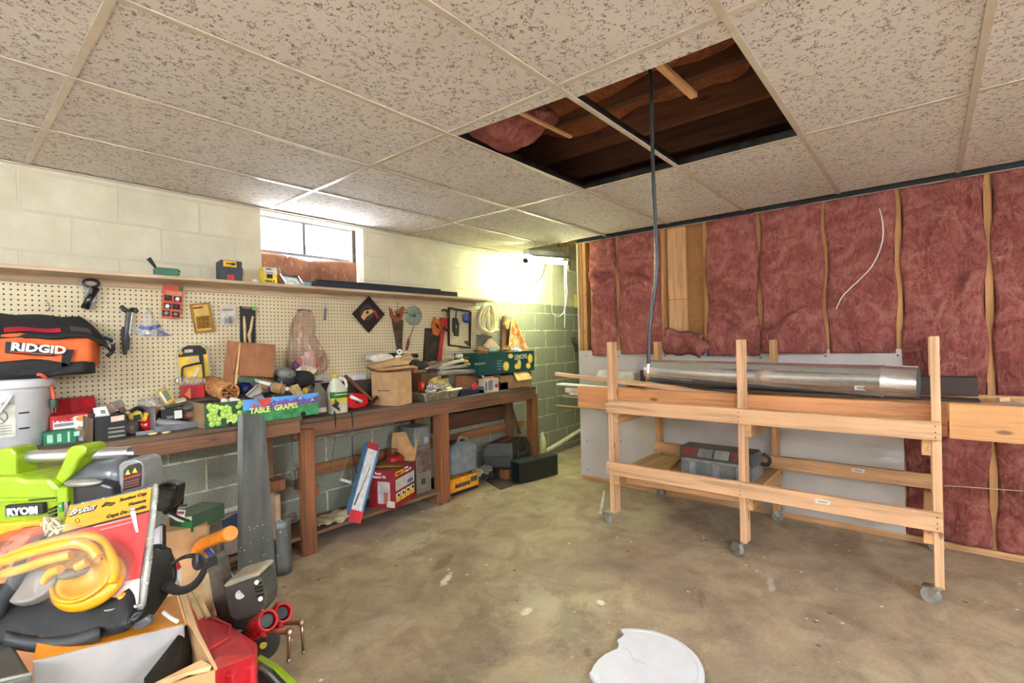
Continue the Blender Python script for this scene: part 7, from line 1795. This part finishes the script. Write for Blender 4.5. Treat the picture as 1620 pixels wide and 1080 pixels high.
# header lettering
tu = (pp_(237, 808)-pp_(99, 844)).normalized()
text('Brutus', .0235, pp_(111, 817.7, .0035), tu, ov, mat((30, 24, 20), .4), t, name='brand_shadow', shear=.25, sx=.90, bold=.0012)
text('Brutus', .0235, pp_(110.8, 817.6, .0046), tu, ov, mat((232, 230, 224), .4), t, name='brand_lettering', shear=.25, sx=.90, bold=.0)
M_INK = mat((60, 42, 22), .5)
text('Suction Cup', .0125, pp_(233, 783.5, .0035), tu, ov, M_INK, t, name='title_lettering', align='RIGHT', bold=.0003)
text('Ventosa', .0125, pp_(232, 794.5, .0035), tu, ov, M_INK, t, name='title_lettering', align='RIGHT', bold=.0003)
text('Copa De Succi\u00f3n', .0125, pp_(232, 804.5, .0035), tu, ov, M_INK, t, name='title_lettering', align='RIGHT', bold=.0003)
mb = MB().tube([pp_(163, 803, .004), pp_(170, 798, .004), pp_(178, 799, .004), pp_(184, 796, .004)], [.002, .004, .004, .0015], 6)
part('printed_figure', mb, M_INK, t)
part('printed_ring', MB().tube([pp_(124+3.4*math.cos(k*.524), 824+3.6*math.sin(k*.524), .003) for k in range(12)], .0006, 5, closed=True), M_INK, t)
part('white_tear', flat([(206, 806), (215, 804), (221, 842), (217, 843)], .004, .001), M_WHITE, t)
part('printed_small_text', flat([(150, 833), (215, 817), (215, 819), (150, 835)], .003, .001).prism([pp_(x, y, .003) for x, y in ((160, 838), (212, 825), (212, 826.5), (160, 839.5))], -on*.001), mat((232, 150, 140), .5), t)
part('orange_dot', MB().ell(pp_(196, 944, .004), (.008, .008, .006)), mat((226, 130, 30), .4), t)
# the lifter itself: two handle bars and a big cup ring
M_CUP = mat((204, 144, 12), .30, var=.06, name='yellow_plastic')
lf = part('suction_lifter', MB().tube(curve_pts([pp_(34, 916, .050), pp_(46, 901, .056), pp_(95, 884, .062), pp_(150, 870, .058), pp_(178, 867, .05), pp_(192, 880, .042), pp_(201, 905, .034), pp_(194, 932, .028)]), .0082, 12), M_CUP, t, label='yellow double suction cup lifter')
sub('handle_bar', MB().tube(curve_pts([pp_(34, 919, .066), pp_(60, 910, .074), pp_(120, 895, .078), pp_(160, 885, .074), pp_(178, 887, .062), pp_(184, 897, .05)]), .0092, 12), M_CUP, lf)
sub('handle_bar', MB().tube(curve_pts([pp_(44, 926, .058), pp_(75, 921, .064), pp_(115, 909, .068), pp_(151, 899, .064)]), .0090, 12), M_CUP, lf)
sub('handle_web', MB().prism([pp_(x, y, .038) for x, y in ((36, 922), (60, 906), (160, 880), (182, 890), (180, 900), (90, 925), (50, 931))], -on*.012), mat((176, 122, 10), .4), lf, .003)
cc0 = pp_(150, 924, .012)
def cup(a, r, h): return cc0+(ou*math.cos(a)+ov*math.sin(a)*.84)*r+on*h
mb = MB(); prof = [(.068, -.004), (.073, .002), (.072, .010), (.064, .018), (.050, .022), (.045, .022), (.040, .012), (.0, .010)]
vs = [cup(2*PI*k/36, r, h) for r, h in prof for k in range(36)]; fs = [(i*36+k, i*36+(k+1) % 36, (i+1)*36+(k+1) % 36, (i+1)*36+k) for i in range(len(prof)-1) for k in range(36)]
mb.add(vs, fs, 0, True); sub('suction_cup', mb, M_CUP, lf)
sub('cup_rim', MB().tube([cup(2*PI*k/36, .058, .023) for k in range(36)], .004, 8, closed=True), mat((190, 136, 12), .35), lf)
sub('cup_lever', MB().tube(curve_pts([pp_(96, 933, .040), pp_(110, 923, .050), pp_(128, 917, .052)]), .0085, 10), M_CUP, lf); sub('cup_lever', MB().tube(curve_pts([pp_(150, 914, .050), pp_(167, 905, .050)]), .0085, 10), M_CUP, lf)
sub('grey_pad', MB().ell(pp_(138, 917, .034), (.026, .014, .009)), mat((110, 100, 80), .5), lf)
c2 = pp_(72, 938, .02)
sub('rubber_cup', MB().prism([c2+(ou*math.cos(k*.2618)*.052+ov*math.sin(k*.2618)*.034) for k in range(24)], on*.02), mat((120, 112, 106), .5), lf, .004)
def dome(u, v):
    a = 2*PI*u; x = 118+96*math.cos(a)*(1-.0*v); y = 903+58*math.sin(a)-10*math.cos(a)
    k = (1-v)**.45 if v < 1 else 0
    return pp_(118, 903).lerp(pp_(x, y), min(1, (1-v**2.5)))+on*(.085*(1-(1-v)**2.6))
part('clear_dome', MB().grid(dome, 40, 12), clear((236, 232, 226), .16, .03), t)
part('side_label', MB().prism([pp_(x, y, .01) for x, y in ((18, 932), (42, 928), (46, 942), (20, 945))], -on*.003), mat((206, 208, 226), .4), t)
# ---- printed carton and open carton
t = thing('tool_carton', 'grey carton with an orange printed top band under the black work bag', 'box', cpt(150, 1090, .88))
q0, q1 = cpt(52, 1046, .83), cpt(292, 987, 1.0)
dn = UZ*-.26
bkk = V((cpt(180, 1000, 1).x, cpt(180, 1000, 1).y, 0)).normalized()*.15
part('box', MB().prism([q0, q1, q1+dn, q0+dn], bkk), mat((172, 168, 166), .55, var=.04), t, .002)
part('orange_band', MB().prism([q0+V((0, 0, .0012)), q1+V((0, 0, .0012)), q1+bkk*.99+V((0, 0, .0012)), q0+bkk*.99+V((0, 0, .0012))], UZ*.001), mat((226, 140, 34), .5, var=.15, scale=8), t)
part('printed_blade', MB().tube(curve_pts([cpt(258, 968, .99), cpt(268, 976, .985), cpt(281, 983, .98)]), [.004+.00*k for k in range(17)], 6), M_WHITE, t)
t = thing('carton', 'open cardboard carton with a dark inside next to the red case', 'box', cpt(270, 1100, .95))
P1, P2, P3, P4 = cpt(296, 975, 1.03), cpt(340, 1060, .90), cpt(226, 1095, .845), cpt(221, 1066, .87)
z_ = -.24
for a, b in ((P1, P2), (P2, P3)):
    part('side', MB().prism([a, b, b+UZ*z_, a+UZ*z_], (P1-P3).normalized()*.003), M_CARD, t)
part('flap', MB().prism([cpt(x, y, D) for x, y, D in ((285, 933, 1.07), (291, 933, 1.07), (311, 993, .985), (343, 1057, .90), (341, 1060, .895), (305, 997, .975), (297, 988, .99), (286, 945, 1.05))], RH*.002), M_CARDL, t)
part('flap', MB().prism([cpt(x, y, D) for x, y, D in ((240, 1082, .86), (318, 1043, .93), (335, 1052, .91), (331, 1062, .90), (300, 1065, .89), (250, 1086, .855))], UZ*-.003), mat((206, 166, 116), .85), t)
solo('carton_shade_block', 'black block added as the shade inside the open carton', 'case', MB().prism([P4+(P1-P4)*.03+RH*.004+UZ*-.012, P1+(P4-P1)*.04+RH*.002+UZ*-.012, P1.lerp(P2, .25)-RH*.006+UZ*-.05, P3.lerp(P4, .5)+RH*.03+UZ*-.05], UZ*-.16), M_BLACK)  # black block added to paint the shaded inside of the carton
part('bottom', MB().prism([P1+UZ*z_, P2+UZ*z_, P3+UZ*z_, P4+UZ*z_], UZ*.004), M_CARD, t)
# ---- dark tool case bottom left
t = thing('hard_case', 'dark grey hard case in the bottom left corner of the photo', 'case', cpt(10, 1100, .80))
q0, q1, q2, q3 = cpt(-60, 1090, .74), cpt(52, 1066, .765), cpt(22, 1018, .90), cpt(-60, 1012, .92)
part('shell', MB().prism([q0, q1, q2, q3], UZ*-.18), mat((64, 62, 58), .45, var=.15), t, .006)
part('edge_trim', MB().tube([q0+UZ*.001, q1+UZ*.001], .003, 6), mat((120, 118, 110), .4), t)
# ---- red case
t = thing('hard_case', 'red plastic case with a sloping lid in front of the clamps', 'case', cpt(350, 1100, 1.0))
M_REDC = mat((196, 34, 46), .38, var=.06, name='red_plastic')
T = [cpt(299, 953, 1.42), cpt(322, 961, 1.42), cpt(384, 1003, 1.17), cpt(340, 1041, 1.0)]
B = [cpt(296, 968, 1.44), cpt(330, 972, 1.44), cpt(407, 1018, 1.15), cpt(404, 1036, 1.07), cpt(335, 1062, .96)]
zc = min(p.z for p in T)
top = [T[0], T[1], T[2], T[2].lerp(T[3], .35)+UZ*-.002, T[3]]
mb = loft([[p+UZ*-.24 for p in B], [p+UZ*-.10 for p in B], B, top])
part('shell', mb, M_REDC, t, .005)
part('lid_ridge', MB().tube([top[0].lerp(top[4], .15)+UZ*.002, top[1].lerp(top[2], .72)+UZ*.001, top[3]+(top[0]-top[3])*.08+UZ*.002, top[4]+(top[0]-top[4])*.12+UZ*.002], .003, 6), mat((214, 66, 74), .35), t)
part('seam', MB().tube([B[2]+UZ*-.05+RH*.001, B[3]+UZ*-.05-FH*.001, B[4]+UZ*-.05-FH*.002], .003, 6), mat((150, 20, 30), .4), t)
for k in (.15, .6):
    c0 = B[3].lerp(B[4], k)+UZ*-.035-FH*.006; part('latch', MB().box(c0, (.03, .016, .05), RC), M_REDC, t, .005)
# ---- grey sander, bar, clamps
D1 = 1.30
t = thing('grinder', 'dark grey power tool with vent slots and a round badge standing on the heap', 'power tool', cpt(390, 985, D1))
part('body', poly([(354, 929), (360, 924), (408, 912), (414, 918), (420, 945), (419, 960), (414, 972), (396, 981), (374, 984), (362, 976), (357, 955)], D1, .075), mat((72, 70, 64), .5, var=.12), t, .010)
part('pale_cap', poly([(353, 926), (360, 919), (400, 907), (408, 906), (410, 911), (392, 917), (356, 930)], D1-.004, .085), mat((170, 162, 140), .55), t, .004)
bd = part('badge', MB().cyl(cpt(380, 940, D1+.004), cpt(380, 940, D1-.003), .0115, 20), mat((190, 186, 174), .4), t)
sub('badge_ring', MB().tube([cpt(380+3.4*math.cos(k*.524), 940+3.4*math.sin(k*.524), D1-.0035) for k in range(12)], .0006, 5, closed=True), M_GREY, bd)
for k in range(4): part('vent_slot', poly([(401+2*k*.6, 923+6*k), (413+1.2*k, 920+6*k), (414+1.2*k, 923+6*k), (402+1.2*k, 926+6*k)], D1-.002, .004), M_BLACK, t)
for x, y in ((406, 921), (412, 947)): part('screw', MB().cyl(cpt(x, y, D1+.004), cpt(x, y, D1-.003), .0055, 12), mat((206, 190, 140), .3, .6), t)
part('scratched_base', poly([(362, 972), (400, 982), (398, 1000), (368, 996)], D1+.01, .06), mat((60, 58, 56), .6), t, .006)
t = thing('steel_bar', 'scuffed grey steel bar rising between the orange saw and the grey tool', 'bar', cpt(365, 995, 1.36))
part('bar', MB().prism([cpt(x, y, 1.36) for x, y in ((325, 884), (341, 879), (348, 884), (362, 960), (372, 1000), (346, 985), (336, 950))], FH*.04), mat((96, 94, 88), .42, .5, var=.25, scale=20), t, .004)
part('dark_end', poly([(325, 884), (341, 879), (343, 893), (328, 899)], 1.356, .003), mat((56, 56, 56), .35, .6), t)
# pipe clamps with red heads
def clamp(lbl, cx, cy, D, sx, sy, ex, ey, hx, hy):
    t = thing('pipe_clamp', lbl, 'clamp', cpt(cx-14, cy+40, D))
    M_RC = mat((182, 28, 34), .35, var=.08, name='red_enamel')
    a, b = cpt(cx-14, cy+6, D+.03), cpt(cx+9, cy-4, D-.02)
    hd = part('head', MB().tube([a, a.lerp(b, .35), b.lerp(a, .15), b], [.018, .021, .023, .022], 20, caps=False), M_RC, t, solid=.004)
    sub('pipe_bore', MB().tube([a.lerp(b, .2), b.lerp(a, .12)], .0155, 16), M_BLACK, hd)
    part('wing', MB().tube(curve_pts([a, a+UZ*.012+FH*.01, cpt(cx-4, cy-12, D), cpt(cx+1, cy-19, D)]), .006, 8), M_RC, t)
    part('lower_arm', MB().tube(curve_pts([cpt(cx-22, cy+18, D+.03), cpt(cx-12, cy+20, D+.01), cpt(sx-14, sy, D)]), [.012]*17, 10), M_RC, t)
    part('boss', MB().tube([cpt(sx-14, sy, D), cpt(sx-2, sy, D)], .0125, 14), M_RC, t)
    s0, s1 = cpt(sx-2, sy, D), cpt(ex, ey, D)
    mb = MB(); n = 40; pth = [s0.lerp(s1, k/n) for k in range(n+1)]
    part('screw_rod', mb.tube(pth, [.0062+.0009*(k % 2) for k in range(n+1)], 10), mat((150, 110, 84), .3, .85, var=.1), t)
    part('handle_collar', MB().ell(s1, (.011, .011, .011), None, 14, 10), mat((150, 130, 112), .3, .9), t)
    h1 = cpt(hx, hy, D-.005)
    part('tee_handle', MB().tube([s1+(s1-h1).normalized()*.008, h1], .0042, 10), mat((146, 116, 94), .3, .9), t)
    part('handle_tip', MB().ell(h1, (.0062, .0062, .0062), None, 12, 8), M_STEEL, t)
    part('pipe', MB().tube([a.lerp(b, .1), cpt(cx-80, cy+60, D+.10)], .012, 12), M_DARKSTEEL, t)
clamp('red pipe clamp with bronze T-handle, nearer and lower of the two', 416, 984, 1.26, 424, 999, 458, 999, 457, 1044)
clamp('red pipe clamp with bronze T-handle, farther and higher of the two', 440, 972, 1.36, 452, 985, 477, 984, 480, 1031)
t = thing('wheel', 'black disc with a yellow centre dot below the red clamps', 'wheel', cpt(415, 1048, 1.34))
c0 = cpt(412, 1020, 1.34); ax = (RH*.35-FH).normalized()
part('disc', MB().cyl(c0, c0-ax*.035, .048, 28), mat((48, 48, 46), .45), t, .004)
part('hub', MB().cyl(c0+ax*.003+RH*.008, c0+RH*.008, .009, 14), mat((206, 186, 60), .4), t)
t = thing('trimmer_head', 'lime and black tool edge at the bottom of the photo right of the red case', 'power tool', cpt(430, 1100, 1.22))
part('lime_edge', MB().prism([cpt(x, y, 1.22) for x, y in ((405, 1041), (432, 1056), (462, 1083), (470, 1100), (420, 1100), (405, 1056))], FH*.02), M_LIM, t, .004)
part('black_cover', MB().prism([cpt(x, y, 1.19) for x, y in ((404, 1056), (425, 1070), (446, 1092), (450, 1110), (404, 1110))], FH*.028), mat((44, 50, 52), .35), t, .004)
part('groove', MB().tube([cpt(406, 1052, 1.185), cpt(428, 1067, 1.185), cpt(452, 1092, 1.185)], .004, 6), mat((110, 112, 108), .4), t)
carton('plain carton under the red case, clamps and lime tool edge', 300, 400, 1.10, .22, 0, .36, M_CARD2, .55)
# ---- things at the back of the heap
D2 = 1.62
o, u, f, w, h = cbox(268, 313, 812, 838, D2, .13, None, -.25)
ht = cpt(290, 800, D2+.13)
t = thing('screw_carton', 'green carton with a white label propped on the tan carton', 'box', o)
part('box', fbx(o, u, f, 0, w, 0, .13, 0, h), mat((46, 74, 56), .5), t, .002)
part('side_panel', fbx(o, u, f, w*.55, w+.001, -.001, 0, 0, h*.98), mat((28, 122, 62), .5), t)
part('white_swoosh', MB().prism([o+u*(w*.6)-f*.002+UZ*(h*.62), o+u*w-f*.002+UZ*(h*.74), o+u*w-f*.002+UZ*(h*.95), o+u*(w*.7)-f*.002+UZ*(h*.9)], f*.0008), M_WHITE, t)
lb = part('hang_label', MB().prism([cpt(x, y, D2-.03) for x, y in ((269, 808), (273, 806), (293, 807), (290, 826), (280, 824), (267, 816))], FH*.003), M_WHITE, t)
bb = sub('label_band', MB().prism([cpt(x, y, D2-.032) for x, y in ((271, 809), (291, 809), (290, 813), (271, 813))], FH*.002), mat((44, 60, 130), .5), lb)
text('BOSCH', .0075, cpt(274.5, 812.6, D2-.034), RH, UZ, mat((226, 60, 80), .4), t, name='label_lettering', sx=1.1, bold=.0004)
part('dark_slot', MB().prism([cpt(x, y, D2-.02) for x, y in ((271, 798), (295, 798), (295, 801), (271, 801))], FH*.004), mat((30, 36, 34), .4), t)
t = thing('plastic_bag', 'crinkled glossy black plastic bag behind the suction cup pack', 'bag', cpt(255, 810, 1.45))
c0 = cpt(255, 790, 1.45)
part('bag', MB().prism([cpt(x, y, 1.42) for x, y in ((246, 766), (262, 764), (279, 768), (276, 790), (270, 806), (245, 812))], FH*.05), mat((20, 20, 22), .18, bmp=.9, bscale=90), t, .010)
part('loose_corner', crumple(c0+V((.02, 0, .0)), (.035, .02, .04), 77, 14, 9), mat((24, 24, 27), .15), t)
part('drawstring', MB().tube(curve_pts([cpt(265, 808, 1.43), cpt(283, 818, 1.42), cpt(300, 824, 1.42)]), .004, 6), M_BLACK, t)
q = cpt(311, 842, 1.66)
t = thing('spray_can', 'small blue can beside the orange saw handle', 'can', cpt(311, 856, 1.66))
part('can', MB().cyl(cpt(311, 858, 1.66), cpt(311, 833, 1.66), .017, 16), mat((36, 62, 134), .3), t); part('band', MB().cyl(cpt(311, 851, 1.66), cpt(311, 846, 1.66), .0175, 16), mat((90, 150, 200), .4), t)
solo('cardboard_sheet', 'torn dusty cardboard sheets standing behind the orange saw handle', 'cardboard', MB().prism([cpt(x, y, 1.9) for x, y in ((314, 798), (322, 806), (328, 800), (332, 806), (341, 815), (343, 870), (346, 1105), (322, 1105), (316, 825))], FH*.03), mat((110, 96, 78), .85, var=.3, scale=20))
solo('cardboard_sheet', 'narrow white panel standing between the pack and the tan carton', 'panel', MB().prism([cpt(x, y, 1.40) for x, y in ((243, 838), (253, 832), (254, 1325), (244, 1325))], FH*.01), mat((206, 204, 214), .5))
solo('cardboard_sheet', 'black narrow panel beside the white one behind the pack', 'panel', MB().prism([cpt(x, y, 1.42) for x, y in ((253, 830), (259, 834), (262, 1315), (254, 1315))], FH*.01), M_BLACK)
# hacksaw
t = thing('hacksaw', 'hacksaw with an orange handle and blue frame bar standing in the heap', 'saw', cpt(372, 925, 1.6))
M_OR = mat((232, 136, 24), .4, var=.05, name='orange_plastic')
mb = MB().tube(curve_pts([cpt(313, 886, 1.60), cpt(312, 872, 1.60), cpt(320, 861, 1.58), cpt(340, 852, 1.56), cpt(360, 845, 1.54)]), [.017]*17+[.019]*16, 16)
part('handle', mb, M_OR, t)
part('handle_end', MB().cyl(cpt(358, 846, 1.545), cpt(365, 843, 1.525), .023, 20), M_OR, t, .003)
part('frame_bar', MB().bar(cpt(326, 866, 1.60), cpt(373, 922, 1.52), .012, .022, (0, 0, 1)), mat((56, 66, 138), .35, .2), t, .002)
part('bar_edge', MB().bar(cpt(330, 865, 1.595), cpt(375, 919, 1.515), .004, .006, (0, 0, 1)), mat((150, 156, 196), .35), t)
solo('wood_wedge', 'small orange plastic wedge under the blue saw frame', 'wedge', MB().prism([cpt(x, y, 1.52) for x, y in ((350, 906), (366, 924), (352, 928))], FH*.02), M_OR)
# caulk nozzle and sticks
t = thing('glue_nozzle', 'white pointed glue nozzle with a red collar inside the strap loop', 'nozzle', cpt(286, 926, 1.2))
part('cone', MB().tube([cpt(277, 902, 1.2), cpt(281, 912, 1.2), cpt(286, 926, 1.2)], [.012, .008, .002], 14), M_WHITE, t)
part('collar', MB().tube([cpt(273, 892, 1.2), cpt(277, 902, 1.2)], [.013, .0135], 14), mat((200, 44, 50), .4), t)
part('neck', MB().tube([cpt(270, 884, 1.2), cpt(273, 892, 1.2)], .010, 12), mat((200, 160, 130), .5), t)
for k, (x0, y0, x1, y1, l) in enumerate(((286, 940, 300, 985, 'pale wooden stick nearest the open carton'), (296, 934, 318, 978, 'middle pale wooden stick behind the red case'), (304, 930, 330, 976, 'pale wooden stick closest to the grey steel bar'))):
    solo('wood_stick', l, 'stick', MB().bar(cpt(x0, y0, 1.25+.03*k), cpt(x1, y1, 1.22+.03*k), .010, .008), wood((200, 176, 130), 'z', knots=False))
solo('cardboard_sheet', 'cream paper sheet lying between the sticks and the grey steel bar', 'paper', MB().prism([cpt(x, y, 1.42) for x, y in ((318, 915), (330, 905), (338, 960), (336, 980), (326, 960))], FH*.02), mat((206, 186, 146), .8))
# ---- broken white lid lying on the floor
bz = .030
e1, e2, e3 = A(1040, 998, Z=bz), A(1114, 1075, Z=bz), A(933, 1064, Z=bz)
def circum(a, b, c):
    d = 2*(a.x*(b.y-c.y)+b.x*(c.y-a.y)+c.x*(a.y-b.y)); s = lambda p: p.x**2+p.y**2
    return V(((s(a)*(b.y-c.y)+s(b)*(c.y-a.y)+s(c)*(a.y-b.y))/d, (s(a)*(c.x-b.x)+s(b)*(a.x-c.x)+s(c)*(b.x-a.x))/d, 0))
cc_ = circum(e1, e2, e3); rr_ = (V((e1.x, e1.y, 0))-cc_).length
t = thing('container_lid', 'broken round white plastic lid lying on the floor', 'lid', cc_)
M_LID = mat((228, 228, 236), .35, var=.02)
n0, n1 = A(988, 1003, Z=bz), A(935, 1062, Z=bz)
a0 = math.atan2(n0.y-cc_.y, n0.x-cc_.x); a1 = math.atan2(n1.y-cc_.y, n1.x-cc_.x)
while a1 < a0: a1 += 2*PI
bite = [A(x, y, Z=bz) for x, y in ((987, 1003), (983, 1007), (976, 1012), (979, 1018), (977, 1025), (968, 1029), (957, 1034), (946, 1043), (939, 1052))]
N = 72; ang = [a1+(a0+2*PI-a1)*i/N for i in range(N+1)]
out = [V((cc_.x+rr_*.975*math.cos(a), cc_.y+rr_*.975*math.sin(a), bz)) for a in ang]+[V((p.x, p.y, bz)) for p in bite]
part('disc', MB().prism([p-UZ*.006 for p in out], UZ*.006), M_LID, t, .002)
mb = MB(); n = len(ang); pr_ = [(.965, bz+.0005), (.985, bz-.001), (.998, bz-.007), (1.0, .002), (.985, .002), (.983, bz-.008)]
vs = [V((cc_.x+rr_*k*math.cos(a), cc_.y+rr_*k*math.sin(a), z)) for k, z in pr_ for a in ang]
mb.add(vs, [(i*n+j, i*n+j+1, (i+1)*n+j+1, (i+1)*n+j) for i in range(len(pr_)-1) for j in range(n-1)], 0, True)
part('skirt', mb, M_LID, t)
part('lid_ridge', MB().tube([cc_+V((rr_*.90*math.cos(a), rr_*.90*math.sin(a), bz)) for a in ang[3:-3]], .0028, 6), M_LID, t)
part('crack', MB().tube(curve_pts([A(x, y, Z=bz+.001) for x, y in ((985, 1024), (993, 1026), (997, 1031), (1003, 1043), (1015, 1047), (1024, 1052))]), .0016, 6), mat((196, 196, 202), .5), t)
